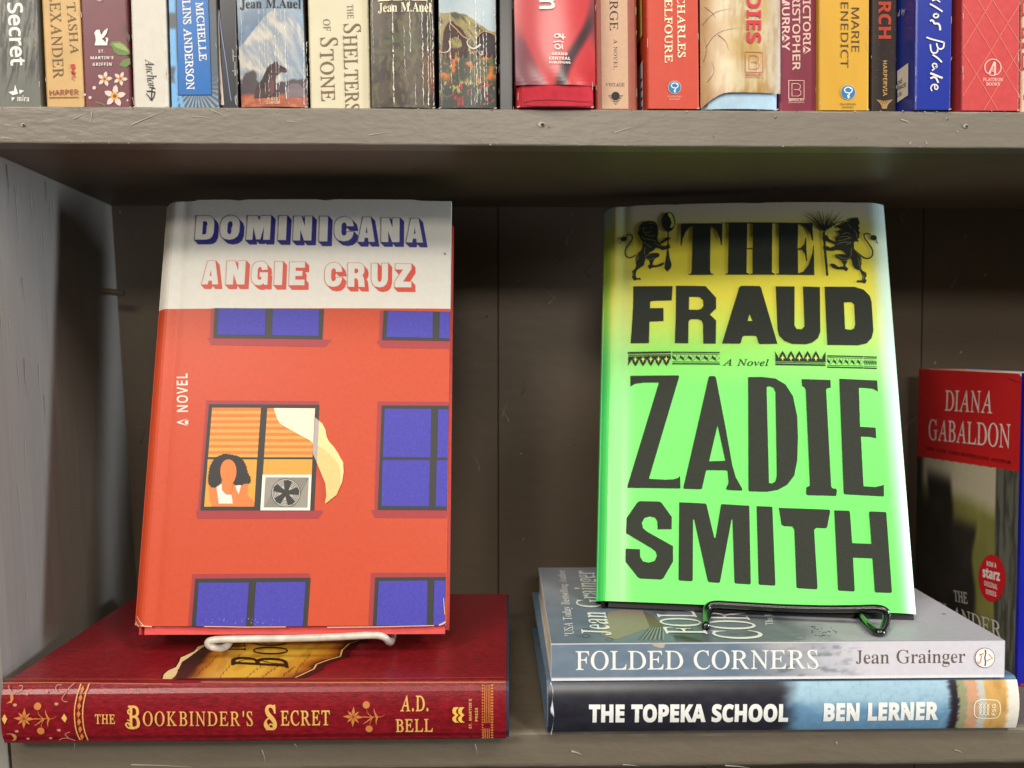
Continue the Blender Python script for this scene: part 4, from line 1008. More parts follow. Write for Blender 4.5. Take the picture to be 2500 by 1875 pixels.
def f_(U, V):
    c = mixc((150, 172, 184), (190, 198, 198), fbm(U * 3, V * 6, 2))
    hz_ = .84 - .16 * sm(.3, 1, U) + .03 * (fbm(U * 8, U * 0, 3) - .5)
    hl = mixc((120, 112, 66), (168, 148, 84), fbm(U * 7, V * 14, 6))
    hl = mixc(hl, (72, 66, 46), sm(.52, .7, fbm(U * 10 + V * 14, V * 10, 10)))
    c = np.where((V < hz_)[..., None], hl, c)
    gr = mixc((96, 92, 56), (206, 112, 44), sm(.45, .62, fbm(U * 7, V * 18, 4)))
    gr = mixc(gr, (58, 62, 46), sm(.5, .64, fbm(U * 9 + 3, V * 16, 14)))
    c = np.where((V < .50 + .03 * (fbm(U * 9, V * 3, 5) - .5))[..., None], gr, c)
    lo = mixc((62, 72, 50), (44, 50, 56), fbm(U * 8, V * 12, 8))
    lo = mixc(lo, (176, 170, 92), sm(.6, .7, fbm(U * 22, V * 26, 9)) * sm(.05, .2, V))
    lo = mixc(lo, (176, 44, 66), sm(.66, .72, fbm(U * 18 + 7, V * 24, 3)))
    c = mixc(c, lo, sm(.32, .2, V + .1 * (fbm(U * 6, V * 6, 7) - .5)))
    return c


b.paint(f_, 130, 200, vmax=.053)
p = b.cov
mm = ink(66, 42, 38)
p.poly(b.F, [[(1640, 420), (1648, 330), (1652, 250), (1668, 210), (1690, 180), (1708, 168), (1728, 172), (1740, 192), (1752, 204), (1785, 222), (1812, 262), (1834, 310), (1842, 370), (1836, 448), (1812, 455), (1806, 415), (1792, 455), (1764, 452), (1758, 405), (1745, 410), (1738, 462), (1706, 462), (1702, 400), (1692, 390), (1690, 440), (1700, 462), (1680, 458), (1672, 420), (1668, 380), (1655, 430)]], mm, .0003, Z2)
p.poly(b.F, [[(1898, 380), (1910, 310), (1922, 272), (1945, 250), (1965, 242), (1985, 252), (2020, 262), (2054, 292), (2060, 445), (2036, 450), (2030, 410), (2012, 450), (1990, 448), (1984, 412), (1970, 448), (1948, 446), (1944, 400), (1928, 380), (1924, 440), (1912, 440)]], ink(50, 38, 42), .0003, Z2)
for k in range(26):
    x, y = 1660 + 165 * RNG.random(), 225 + 170 * RNG.random()
    p.ribbon(b.F, [(x, y), (x + 10 * RNG.normal(), y + 30)], 4, ink(*((104, 64, 58) if k % 2 else (40, 28, 30))), .00034, Z2, taper=True)
p.ribbon(b.F, [(1705, 190), (1760, 240), (1800, 290), (1838, 310)], 7, ink(206, 150, 110), .0004, Z2, smooth=1)
p.ribbon(b.F, [(1915, 290), (1950, 250), (2000, 252), (2050, 272)], 5, ink(206, 150, 110), .0004, Z2, smooth=1)
p.ribbon(b.F, [(1700, 320), (1708, 380), (1680, 412), (1620, 405)], 15, ink(222, 212, 190), .0004, Z2, smooth=2, taper=True)
p.ribbon(b.F, [(1940, 350), (1890, 390), (1845, 370), (1830, 325), (1860, 305)], 15, ink(222, 212, 190), .0004, Z2, smooth=2, taper=True)
p.ribbon(b.F, [(1950, 400), (1950, 440), (1925, 420), (1912, 390)], 9, ink(222, 212, 190), .0004, Z2, smooth=2, taper=True)
creases(p, b.F, [(1625, 4, 0, 1), (1700, 6, .05, .8), (1760, 3, .3, .9), (1850, 4, .2, 1), (1898, 9, 0, 1), (1925, 4, .2, 1), (1955, 6, .1, 1), (1975, 4, .3, 1), (2048, 4, 0, .7), (1880, 3, .4, 1)], Z2, 0, 815, white, 5)
b.done()
# deeper book whose black cover stands for the shaded strip here
b = Spine('paperback_book', 'book standing deeper, black in place of shade, left of the red jacketed book', 1216, 1214, 1256, 1256, 0.016, .18, .11, mat('cover_shade_black', (20, 18, 18), .3, coat=.3))
b.done()

# 11 red with torn jacket
b = Spine('hardcover_book', 'red hardcover whose wrinkled jacket rides up above a red cloth foot', 1262, 1256, 1450, 1448, -0.001, .235, .15, mat('cloth_red', (186, 44, 58), .7, spec=.2, mottle=.12, bump=.0001), hard=True, bulge=.0018, rad=.0025)


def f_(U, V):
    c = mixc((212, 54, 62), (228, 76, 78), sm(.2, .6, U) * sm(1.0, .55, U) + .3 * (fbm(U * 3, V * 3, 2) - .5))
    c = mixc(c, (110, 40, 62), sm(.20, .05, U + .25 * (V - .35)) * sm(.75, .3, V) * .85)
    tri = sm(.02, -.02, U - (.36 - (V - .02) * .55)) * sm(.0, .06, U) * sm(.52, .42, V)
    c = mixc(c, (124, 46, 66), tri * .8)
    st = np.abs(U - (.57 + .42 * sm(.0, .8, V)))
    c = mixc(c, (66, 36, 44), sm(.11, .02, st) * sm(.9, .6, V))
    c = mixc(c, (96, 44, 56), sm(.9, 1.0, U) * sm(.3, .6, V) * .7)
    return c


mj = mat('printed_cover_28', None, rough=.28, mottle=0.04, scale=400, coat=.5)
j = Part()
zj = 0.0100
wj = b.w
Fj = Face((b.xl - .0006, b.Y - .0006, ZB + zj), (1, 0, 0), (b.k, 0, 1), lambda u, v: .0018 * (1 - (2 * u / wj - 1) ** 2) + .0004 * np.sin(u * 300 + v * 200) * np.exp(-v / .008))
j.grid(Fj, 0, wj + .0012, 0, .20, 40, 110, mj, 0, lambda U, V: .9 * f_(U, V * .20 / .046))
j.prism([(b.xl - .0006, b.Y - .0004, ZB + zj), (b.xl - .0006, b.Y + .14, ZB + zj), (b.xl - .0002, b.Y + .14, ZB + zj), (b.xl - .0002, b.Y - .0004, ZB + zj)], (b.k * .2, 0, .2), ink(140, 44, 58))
jk = j.build('dust_jacket', b.root)
q = Part()
for t, a, e, tp in (('GRAND', (460, 438), (584, 438), (460, 417)), ('CENTRAL', (441, 473), (606, 473), (441, 450)), ('PUBLISHING', (441, 502), (606, 502), (441, 485))):
    q.text(Fj, t, 'S', a, e, tp, white, px=Z3, off=.0007, track=50, wt=8)
q.ribbon(Fj, [(490, 305), (484, 285), (500, 274), (520, 282), (520, 300), (500, 305)], 9, white, .0007, Z3, smooth=1)
q.ribbon(Fj, [(510, 275), (530, 280), (530, 302), (566, 300)], 9, white, .0007, Z3, smooth=1)
q.ribbon(Fj, [(548, 272), (545, 300), (552, 318)], 9, white, .0007, Z3)
q.ribbon(Fj, [(474, 338), (520, 330), (552, 338)], 9, white, .0007, Z3, smooth=1)
q.ribbon(Fj, [(500, 352), (486, 365), (490, 385), (515, 392), (530, 378), (520, 360), (505, 352)], 9, white, .0007, Z3, smooth=1)
q.ribbon(Fj, [(540, 350), (545, 392)], 9, white, .0007, Z3)
q.text(Fj, 'm', 'S', (366, -58), (366, 96), (522, -58), white, px=Z3, off=.0007)
q.build('publisher_mark', b.root)
p = b.cov
p.ribbon(b.F, [(245, 795), (300, 780), (420, 776), (560, 780), (700, 790), (790, 782)], 5, ink(120, 26, 40), .0003, Z3, smooth=1)
p.ribbon(b.F, [(250, 812), (330, 822), (520, 826), (780, 820)], 6, ink(120, 26, 40), .0003, Z3, smooth=1)
b.done()

# 12 beige with copper edges
b = Spine('paperback_book', 'slim beige paperback with copper brown edges and a black sun emblem', 1454, 1452, 1557, 1553, 0.010, .203, .13, mat('cover_copper', (168, 84, 62), .35, mottle=.08))
p = b.cov
p.poly(b.F, [[(838, -250), (1045, -250), (1056, 840), (852, 840)]], ink(208, 176, 146), .0002, Z3)
b.letters('title', [('RGE', 'R', (911, 4), (912, 238), (974, 2), black), ('A NOVEL', 'R', (942, 302), (942, 540), (970, 300), dkbrown, dict(track=30))], Z3, .0003)
q = Part()
q.text(b.F, 'VINTAGE', 'R', (880, 667), (1025, 667), (880, 642), dkbrown, px=Z3, off=.0003, wt=6)
q.disc(b.F, (956, 741), 32, black, .0003, Z3)
for k in range(7):
    y = 738 + k * 11
    h = 58 - k * 8.5
    q.poly(b.F, [[(957 - h, y), (957 + h, y), (957 + h, y + 4), (957 - h, y + 4)]], black, .00029, Z3)
q.build('publisher_mark', b.root)
b.done()

# 13 orange
b = Spine('paperback_book', 'orange red paperback with cream capitals and a round blue badge, after the slim beige one', 1581, 1580, 1708, 1703, 0.000, .203, .145, mat('cover_orange', (198, 68, 46), .4, mottle=.05))
b.letters('author_name', [('CHARLES', 'R', (1432, -35), (1438, 448), (1488, -37), cream, dict(wt=10)), ('BELFOURE', 'R', (1335, -72), (1338, 488), (1391, -74), cream, dict(wt=10))], Z3, .0003)


def badge(F, root, c, r, px, txtm, l1, l2, off=.0003):
    q = Part()
    q.disc(F, c, r + 4, ink(206, 190, 170), off, px)
    q.disc(F, c, r, ink(42, 116, 166), off + .00006, px)
    k = r / 47.0
    S_ = [(18, -25), (2, -34), (-20, -26), (-26, -8), (-10, 4), (12, 6), (24, -8), (14, -26), (24, 0), (10, 14), (0, 26)]
    S_ = [(20, -22), (10, -34), (-12, -34), (-27, -18), (-18, 2), (8, 4), (8, 16), (-6, 24)]
    q.ribbon(F, [(c[0] + x * k, c[1] + y * k) for x, y in S_], 7 * k, white, off + .00012, px, smooth=2)
    q.ribbon(F, [(c[0] + x * k, c[1] + y * k) for x, y in [(10, -34), (28, -24), (26, -4), (10, 6)]], 7 * k, white, off + .00013, px, smooth=2)
    q.poly(F, [[(c[0] + x * k, c[1] + y * k) for x, y in [(-6, 26), (12, 24), (8, 36), (2, 44), (-4, 36)]]], white, off + .00012, px)
    for t, a, e, tp in (l1, l2):
        q.text(F, t, 'N', a, e, tp, txtm, px=px, off=off)
    q.build('publisher_mark', root)


badge(b.F, b.root, (1411, 676), 47, Z3, ink(238, 170, 150), ('sourcebooks', (1356, 753), (1466, 753), (1356, 736)), ('landmark', (1370, 774), (1453, 774), (1370, 757)))
# cover side seen past the slim book
Fs = Face((b.xl - .0003, b.Y + .0335, ZB), (0, -1, 0), (b.k, 0, 1))
p = b.cov
p.poly(Fs, [[(.004, .0375), (.024, .0375), (.024, .19), (.004, .19)]], ink(232, 190, 96), .0002)
p.poly(Fs, [[(.004, .001), (.024, .001), (.024, .0255), (.004, .0255)]], ink(222, 208, 214), .0002)
for k in range(4):
    p.poly(Fs, [[(.018, .003 + k * .0045), (.0225, .003 + k * .0045), (.0225, .0042 + k * .0045), (.018, .0042 + k * .0045)]], black, .0003)
    p.poly(Fs, [[(.012, .0285 + k * .002), (.022, .030 + k * .002), (.022, .0304 + k * .002), (.012, .0289 + k * .002)]], ink(236, 150, 110), .0003)
b.done()

# 14 gold
b = Spine('hardcover_book', 'mottled gold hardcover with red capitals, its jacket lifted off a pale blue foot', 1713, 1712, 1900, 1899, 0.0015, .235, .15, mat('cover_pale_blue', (168, 196, 214), .5, mottle=.08), hard=True, bulge=.002, rad=.003)


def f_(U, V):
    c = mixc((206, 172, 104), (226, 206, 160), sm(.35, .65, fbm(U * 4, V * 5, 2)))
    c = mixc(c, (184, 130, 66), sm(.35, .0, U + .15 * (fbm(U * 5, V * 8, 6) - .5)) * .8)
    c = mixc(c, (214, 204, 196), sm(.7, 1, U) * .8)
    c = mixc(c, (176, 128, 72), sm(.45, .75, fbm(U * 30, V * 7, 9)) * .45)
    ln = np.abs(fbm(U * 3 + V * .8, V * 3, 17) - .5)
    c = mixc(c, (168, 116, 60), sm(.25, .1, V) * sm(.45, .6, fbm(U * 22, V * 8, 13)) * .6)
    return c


wj = b.w
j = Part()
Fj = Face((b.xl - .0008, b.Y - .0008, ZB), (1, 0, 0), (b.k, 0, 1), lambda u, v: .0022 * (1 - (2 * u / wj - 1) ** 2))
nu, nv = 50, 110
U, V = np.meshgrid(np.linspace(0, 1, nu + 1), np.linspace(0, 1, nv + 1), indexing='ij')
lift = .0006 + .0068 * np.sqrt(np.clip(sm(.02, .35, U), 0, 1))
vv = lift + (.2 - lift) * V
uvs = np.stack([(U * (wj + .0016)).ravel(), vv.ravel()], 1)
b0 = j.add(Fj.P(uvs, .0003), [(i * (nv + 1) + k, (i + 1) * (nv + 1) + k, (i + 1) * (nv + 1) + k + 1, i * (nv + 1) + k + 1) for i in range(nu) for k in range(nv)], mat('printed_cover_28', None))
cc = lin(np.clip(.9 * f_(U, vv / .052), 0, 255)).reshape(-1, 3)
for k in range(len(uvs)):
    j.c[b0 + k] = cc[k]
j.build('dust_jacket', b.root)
redd = ink(196, 44, 58)
twig = ink(122, 84, 54)
q = Part()
q.text(Fj, 'DIES', 'S', (1956, -40), (1956, 352), (2068, -42), redd, px=Z3, off=.0007, wt=6)
q.build('title', b.root)


def boxed_b(F, root, x0, y0, x1, y1, m, px, off, by0, by1, uy):
    q = Part()
    t = 5
    q.poly(F, [[(x0, y0), (x1, y0), (x1, y1), (x0, y1)], [(x0 + t, y0 + t), (x1 - t, y0 + t), (x1 - t, y1 - t), (x0 + t, y1 - t)]], m, off, px)
    w, h = x1 - x0, y1 - y0
    g = lambda a, c: (x0 + a * w, y0 + c * h)
    q.ribbon(F, [g(.22, .18), g(.22, .84), g(.6, .84), g(.78, .76), g(.78, .58), g(.62, .5), g(.35, .5)], t, m, off + .00003, px)
    q.ribbon(F, [g(.62, .5), g(.74, .42), g(.74, .26), g(.58, .18), g(.22, .18)], t, m, off + .00004, px)
    q.text(F, 'BERKLEY', 'N', (x0 + 2, by1), (x1 - 2, by1), (x0 + 2, by0), m, px=px, off=off, wt=16)
    q.poly(F, [[(x0, uy), (x1, uy), (x1, uy + 3), (x0, uy + 3)]], m, off, px)
    q.build('publisher_mark', root)


tw = Part()
for r_ in ([(1622, 200), (1680, 130), (1740, 95), (1840, 82)], [(1650, 370), (1700, 290), (1780, 245), (1900, 228)], [(1640, 60), (1700, 110), (1720, 150)], [(1740, 280), (1800, 330), (1820, 400)], [(1630, 480), (1660, 400), (1640, 300)], [(1660, 640), (1720, 560), (1690, 480)]):
    tw.ribbon(Fj, r_, 5, twig, .0006, Z3, taper=True, smooth=2)
tw.build('printed_twig', b.root)
boxed_b(Fj, b.root, 1942, 411, 2084, 571, ink(190, 96, 70), Z3, .0007, 578, 597, 607)
b.done()

# 15 maroon, three lines
b = Spine('paperback_book', 'wine red paperback with three columns of pale pink capitals', 1902, 1902, 1996, 1993, 0.005, .205, .13, mat('cover_wine', (128, 40, 62), .4, mottle=.05))
pk = ink(232, 190, 178)
b.letters('author_name', [('VICTORIA', 'N', (506, -62), (508, 420), (562, -64), pk, dict(wt=14)), ('CHRISTOPHER', 'N', (425, -192), (427, 542), (482, -194), pk, dict(wt=14)), ('MURRAY', 'N', (345, -46), (346, 390), (401, -48), pk, dict(wt=14))], Z4)
boxed_b(b.F, b.root, 393, 620, 516, 766, pk, Z4, .0003, 768, 783, 792)
p = b.cov
for k in range(14):
    y = 300 + k * 36
    p.poly(b.F, [[(616, y), (619, y), (619, y + 14), (616, y + 14)]], ink(222, 190, 160), .0003, Z4)
b.done()

# 16 yellow
b = Spine('paperback_book', 'yellow paperback with thin dark capitals and a round blue badge', 1999, 1999, 2122, 2124, 0.001, .205, .135, mat('cover_yellow', (208, 158, 46), .4, mottle=.06, scale=40, stretch=(3, 3, .5)))
dk = ink(66, 50, 26)
b.letters('author_name', [('MARIE', 'N', (880, 48), (880, 408), (940, 48), dk), ('BENEDICT', 'N', (797, -76), (797, 524), (856, -76), dk)], Z4)
badge(b.F, b.root, (853, 713), 54, Z4, dk, ('sourcebooks', (789, 810), (915, 810), (789, 794)), ('landmark', (806, 834), (897, 834), (806, 818)))
b.done()

# 17 brown black
b = Spine('paperback_book', 'narrow black brown paperback with orange red capitals and gold chevrons', 2125, 2127, 2190, 2192, 0.017, .203, .13, mat('cover_umber', (56, 47, 44), .45, mottle=.14, scale=120))
orr = ink(214, 84, 58)
gd = ink(214, 176, 116)
b.letters('title', [('RCH', 'S', (1090, 2), (1090, 312), (1184, 2), orr, dict(wt=8))], Z4)
q = Part()
q.text(b.F, 'HARPERVIA', 'S', (1122, 464), (1122, 742), (1154, 464), gd, px=Z4, off=.0003)
for k in range(5):
    d = k * 15
    q.ribbon(b.F, [(1075 + d * .9, 770 + d * .12), (1098 + d * .75, 792 + d * .3), (1112 + d * .5, 812 + d * .3), (1118 + d * .4, 840)], 5, gd, .0003, Z4, smooth=1)
    q.ribbon(b.F, [(1193 - d * .9, 770 + d * .12), (1170 - d * .75, 792 + d * .3), (1154 - d * .5, 812 + d * .3), (1148 - d * .4, 840)], 5, gd, .00034, Z4, smooth=1)
q.build('publisher_mark', b.root)
p = b.cov
for k in range(40):
    x, y = 1040 + 190 * RNG.random(), 20 + 780 * RNG.random()
    p.disc(b.F, (x, y), 1.5 + 2 * RNG.random(), ink(150, 116, 76), .0002, Z4, n=6)
b.done()

# 18 blue
b = Spine('paperback_book', 'royal blue paperback with white brush handwriting and a white price label on its side', 2232, 2235, 2322, 2326, -0.001, .203, .15, mat('cover_blue', (24, 46, 148), .32, mottle=.05, coat=.2))
q = Part()
for r_, w_ in (([(1560, -12), (1500, 8)], 11), ([(1535, 0), (1562, 18)], 9), ([(1484, 32), (1530, 58), (1580, 92)], 12), ([(1545, 112), (1520, 108), (1508, 124), (1520, 140), (1545, 136), (1550, 118), (1540, 110)], 11),
               ([(1484, 166), (1500, 156), (1512, 168), (1516, 186), (1545, 182), (1560, 200), (1562, 236)], 14), ([(1456, 290), (1500, 306), (1550, 318), (1592, 330)], 11), ([(1592, 328), (1590, 372), (1560, 384), (1540, 366), (1535, 335)], 11),
               ([(1545, 376), (1540, 408), (1506, 414), (1490, 392), (1486, 345)], 11), ([(1504, 424), (1540, 446), (1576, 482)], 12), ([(1538, 500), (1516, 488), (1500, 502), (1510, 526), (1536, 524), (1540, 502), (1520, 530), (1500, 546)], 10),
               ([(1486, 566), (1530, 584), (1580, 604)], 15), ([(1548, 640), (1526, 592), (1486, 606)], 13), ([(1520, 656), (1520, 690), (1540, 692), (1546, 668), (1524, 650), (1498, 658), (1488, 684), (1500, 704)], 9)):
    q.ribbon(b.F, r_, w_, white, .0004, Z4, smooth=2)
q.build('author_name', b.root)
Fs = Face((b.xl - .0002, b.Y + .0240, ZB), (0, -1, 0), (b.k, 0, 1))
q = Part()
lb_ = ink(226, 222, 214)
q.poly(Fs, [[(1238, 548), (1322, 485), (1320, 735), (1238, 790)]], lb_, .0002, Z4)
q.text(Fs, 'OKS', 'N', (1240, 662), (1278, 632), (1240, 632), black, px=Z4, off=.0003, wt=10)
q.text(Fs, 'ERBACKS', 'N', (1236, 702), (1308, 664), (1236, 672), black, px=Z4, off=.0003, wt=10)
q.text(Fs, '5.50', 'N', (1236, 752), (1272, 732), (1236, 724), black, px=Z4, off=.0003, wt=10)
q.build('price_label', b.root)
q = Part()
q.text(Fs, 'd by', 'I', (1243, 128), (1300, 96), (1243, 88), white, px=Z4, off=.0003)
q.build('caption', b.root)
b.done()
# pale book between
b = Spine('paperback_book', 'pale grey book standing deeper, between the royal blue and the coral paperback', 2330, 2334, 2347, 2348, 0.012, .2, .12, mat('cover_pale_grey', (206, 200, 190), .5))
b.done()
# 19 coral
b = Spine('paperback_book', 'coral paperback with faint crossing gold lines and a ring emblem', 2348, 2349, 2489, 2491, 0.000, .21, .14, mat('cover_coral', (196, 66, 66), .42, mottle=.08, scale=300))
p = b.cov
ll = ink(228, 136, 112)
for (a, c) in (((1740, 30), (2185, 760)), ((1740, 400), (2010, 850)), ((1905, -100), (2185, 340)), ((1740, 380), (2000, -60)), ((1740, 740), (2185, 20)), ((1900, 850), (2185, 370)), ((1840, -30), (2185, 560))):
    p.ribbon(b.F, [a, ((a[0] + c[0]) / 2, (a[1] + c[1]) / 2), c], 3.2, ll, .0002, Z4)
q = Part()
pk2 = ink(246, 196, 184)
q.disc(b.F, (1970, 521), 66, pk2, .0003, Z4, inner=.9)
q.poly(b.F, [[(1932, 572), (1978, 474), (1992, 480), (1992, 580), (1980, 580), (1980, 500), (1945, 580)]], pk2, .0003, Z4)
for k in range(5):
    q.poly(b.F, [[(1954 + k * 6, 545 - k * 12), (1976, 548 - k * 12), (1976, 554 - k * 12), (1951 + k * 6, 551 - k * 12)]], pk2, .0003, Z4)
q.text(b.F, 'FLATIRON', 'R', (1893, 627), (2047, 627), (1893, 603), pk2, px=Z4, off=.0003, wt=12)
q.text(b.F, 'BOOKS', 'R', (1918, 661), (2022, 661), (1918, 638), pk2, px=Z4, off=.0003, wt=12)
q.build('publisher_mark', b.root)
b.done()
# 20 beige at the right edge
b = Spine('paperback_book', 'beige paperback with dull red letters, last at the right end of the upper shelf', 2493, 2495, 2600, 2605, 0.002, .205, .13, mat('cover_beige', (214, 190, 162), .45))
q = Part()
rr = ink(176, 62, 56)
for (y0, y1) in ((0, 120), (215, 290), (330, 370), (410, 540)):
    q.poly(b.F, [[(2190, y0), (2260, y0), (2260, y0 + 18), (2205, y0 + 18), (2205, y1 - 18), (2260, y1 - 18), (2260, y1), (2190, y1)]], rr, .0003, Z4)
q.text(b.F, 'N', 'S', (2196, 770), (2300, 770), (2196, 730), dkbrown, px=Z4, off=.0003)
q.build('title', b.root)
b.done()

# ------------------------------------------------------------------ lower shelf: lying books
ID = lambda x, y: (x, y)


def lying(name, label, xl, xr, z0, z1, Yf, D, bulge, cover, board=None, skew=0.0, hard=True, pg_in=0.003):
    root = thing(name, ((xl + xr) / 2, Yf + D / 2, z0), label, 'book', 'books lying flat on the lower shelf')
    t = 0.0028 if hard else 0.0005
    H = z1 - z0
    r = 0.0022 if hard else 0.0006
    def prof(i):
        y0 = Yf + i
        a = [(Yf + D, z1 - i)]
        a += [(y0 + r * (1 - math.sin(q)), z1 - i - r * (1 - math.cos(q))) for q in np.linspace(0, math.pi / 2, 4)]
        zs = np.linspace(z1 - i - r, z0 + i + r, 13)[1:-1]
        a += [(y0 - (bulge * (1 - (2 * (z - z0) / H - 1) ** 2) if bulge else 0), z) for z in zs]
        a += [(y0 + r * (1 - math.cos(q)), z0 + i + r * (1 - math.sin(q))) for q in np.linspace(0, math.pi / 2, 4)]
        a += [(Yf + D, z0 + i), (Yf + D, z0 + t)]
        a += [(Yf + t + r, z0 + t), (Yf + t + r, z1 - t), (Yf + D, z1 - t)]
        return a
    def pr(p, i, m, x0, x1):
        p.prism([(x0 + skew * (y - Yf), y, z) for y, z in prof(i)], (x1 - x0, 0, 0), m)
    cov = Part()
    pr(cov, 0.0, cover, xl, xr)
    if board:
        bp = Part()
        pr(bp, 0.0005, board, xl + .0004, xr + .0013)
        bp.build('cover_board', root)
    q = Part()
    g = pg_in
    q.box((xl + g, Yf + t + r + .0003, z0 + t + .0001), (xr - xl - 2 * g, 0, 0), (skew * D, D - t - r - .0003 - g, 0), (0, 0, H - 2 * t - .0002), paper_mat())
    q.build('page_block', root)
    Fsp = Face((xl, Yf, z0), (1, 0, 0), (0, 0, 1), (lambda u, v: bulge * (1 - (2 * v / H - 1) ** 2)) if bulge else None)
    Ftop = Face((xl, Yf, z1), (1, 0, 0), (skew, 1, 0))
    return root, cov, Fsp, Ftop


# ---- red leather-look hardcover
leather = mat('red_leather', (128, 20, 30), rough=0.34, spec=0.5, coat=.12, mottle=0.30, scale=520, bump=0.00012, bscale=1100, stretch=(.55, 1.2, 1.2))
root, cov, Fs, Ft = lying('hardcover_book', 'wide red leather-look hardcover with gold spine ornaments, lying flat under the white wire stand', -0.2282, 0.0068, -0.1851, -0.1568, -0.0105, 0.155, 0.0022,
                          leather, mat('board_navy', (44, 52, 74), .6), skew=0.018)
gold = ink(230, 178, 96)
gold2 = ink(206, 126, 66)
goldp = ink(198, 140, 112)
OFFS = .00045
G = zm(0, 1640, 5.267)
p = cov
for (y, w) in ((100, 7), (138, 6)):
    p.ribbon(Fs if y > 120 else Ft, [(30, y + 6), (600, y), (2212, y + 14)] if y > 120 else [(60, y + 5), (2212, y + 8)], w, gold2, OFFS, G)
A5 = zm(560, 1380, 2.91)
p.ribbon(Ft, [(-200, 812), (700, 812), (1960, 800)], 4, gold2, .0003, A5)
p.ribbon(Fs, [(-200, 828), (700, 830), (1960, 828)], 4, gold2, OFFS, A5)
for off, w in ((0, 14), (105, 14)):
    p.ribbon(Fs, [(1045 + off, 150), (1012 + off * .98, 280), (990 + off, 430), (990 + off, 560), (1000 + off, 700), (1020 + off, 800), (1045 + off * .95, 866)], w, gold, OFFS, G, smooth=1)
for k in range(7):
    t = k / 6.0
    y = 215 + 100 * k
    x = 1073 - 30 * math.sin(t * math.pi)
    p.poly(Fs, [[(x, y - 46), (x + 25, y), (x, y + 46), (x - 25, y)]], gold2, OFFS, G)
    p.ribbon(Fs, [(x - 22, y + 25), (x - 4, y + 52)], 5, gold2, OFFS + .00002, G)


def spray(F, px, c, s, m, flip=1):
    """star flower with a curling stem"""
    L = lambda x, y: (c[0] + x * s, c[1] + y * s)
    for k in range(8):
        a = k * math.pi / 4 + .05
        r = 1.0 if k % 2 == 0 else .8
        ca, sa = math.cos(a), math.sin(a)
        p.poly(F, [[L(r * (x * ca - y * sa), r * (x * sa + y * ca)) for x, y in ((.05, 0), (.5, .17), (1.05, 0), (.5, -.17))]], m, OFFS + k * .000006, px)
    for rb, w in (([(1, 0), (1.6, .02), (2.3, -.02), (2.9, 0), (3.2, -.25)], .12), ([(1.9, 0), (1.45, -.4), (1.35, -.8)], .1), ([(2.0, 0), (1.75, .45), (1.65, .9)], .1),
                  ([(2.4, 0), (2.15, -.5), (2.1, -.85)], .22), ([(2.45, .0), (2.3, .45), (2.35, .8)], .22), ([(1.9, .05), (1.3, .55), (1.0, .7)], .16)):
        p.ribbon(F, [L(*q) for q in rb], w * s, m, OFFS + .00006, px, taper=True, smooth=1)
    p.disc(F, L(1.32, -1.2), .36 * s, m, OFFS + .00006, px)
    p.disc(F, L(1.6, 1.25), .36 * s, m, OFFS + .00006, px)


spray(Fs, G, (345, 575), 130, gold2)
spray(Fs, A5, (885, 1062), 70, gold2)
p.poly(Fs, [[(95, 515), (130, 580), (95, 650), (62, 580)]], gold, OFFS, G)
p.poly(Fs, [[(858, 510), (895, 570), (868, 625), (822, 570)]], gold, OFFS, G)
for r in ([(118, 170), (135, 225), (190, 260), (260, 250), (305, 200), (290, 165), (250, 180)], [(800, 165), (740, 160), (722, 200), (750, 245), (805, 265), (860, 240), (960, 140)],
          [(870, 250), (815, 320), (840, 360), (895, 365)], [(775, 865), (830, 835), (900, 840), (980, 872)], [(925, 755), (865, 770), (860, 800), (900, 830)], [(118, 780), (180, 775), (230, 800), (225, 850)]):
    p.ribbon(Fs, r, 9, goldp, OFFS, G, smooth=2)
p.poly(Fs, [[(150, 270), (190, 280), (202, 330), (180, 375), (115, 385), (165, 350)]], gold2, OFFS, G)
p.poly(Fs, [[(165, 780), (215, 785), (238, 820), (215, 865), (170, 880), (200, 840)]], gold2, OFFS, G)
for (x, y, r) in ((225, 403, 26), (755, 390, 26), (245, 742, 24), (785, 728, 26), (380, 845, 20), (670, 838, 20), (365, 270, 22), (620, 245, 20)):
    p.disc(Fs, (x, y), r, goldp, OFFS, G, ry=r * .7)
# right-hand band
for x, w in ((1812, 5), (1824, 5), (1838, 5), (1850, 5)):
    p.ribbon(Fs, [(x, 846), (x + 2, 1030), (x - 4, 1225)], w, gold2, OFFS, A5)
for k in range(20):
    y = 840 + k * 19.5
    p.poly(Fs, [[(1795, y), (1808, y + 8), (1795, y + 16)]], gold2, OFFS, A5)
    p.poly(Fs, [[(1866, y), (1878, y + 8), (1866, y + 16), (1855, y + 8)]], gold2, OFFS, A5)
# scorched sheet on the front cover
T_ = .0002
L_ = [(397, 1659), (400, 1648), (410, 1639), (430, 1630), (438, 1616), (441, 1607), (474, 1592), (483, 1580), (501, 1574), (520, 1558)]
R_ = [(880, 1556), (873, 1567), (852, 1574), (835, 1590), (831, 1605), (800, 1614), (773, 1624), (766, 1636), (721, 1657)]
p.poly(Ft, [[(x - 5, y) for x, y in L_] + [(x + 22, y) for x, y in R_]], ink(70, 16, 20), T_, ID)
p.poly(Ft, [L_ + [(560, 1556), (500, 1580), (470, 1612), (434, 1636), (432, 1659)]], ink(232, 206, 150), T_ * 1.4, ID)
p.poly(Ft, [[(432, 1645), (444, 1618), (462, 1606), (480, 1592), (505, 1575), (540, 1556), (600, 1556), (540, 1600), (500, 1659), (420, 1659), (428, 1652)]], ink(60, 34, 30), T_ * 1.8, ID)
Lp = [(452, 1659), (480, 1625), (505, 1596), (540, 1572), (575, 1556)] + R_
Lu = np.array([Ft.uv(*q_) for q_ in Lp])
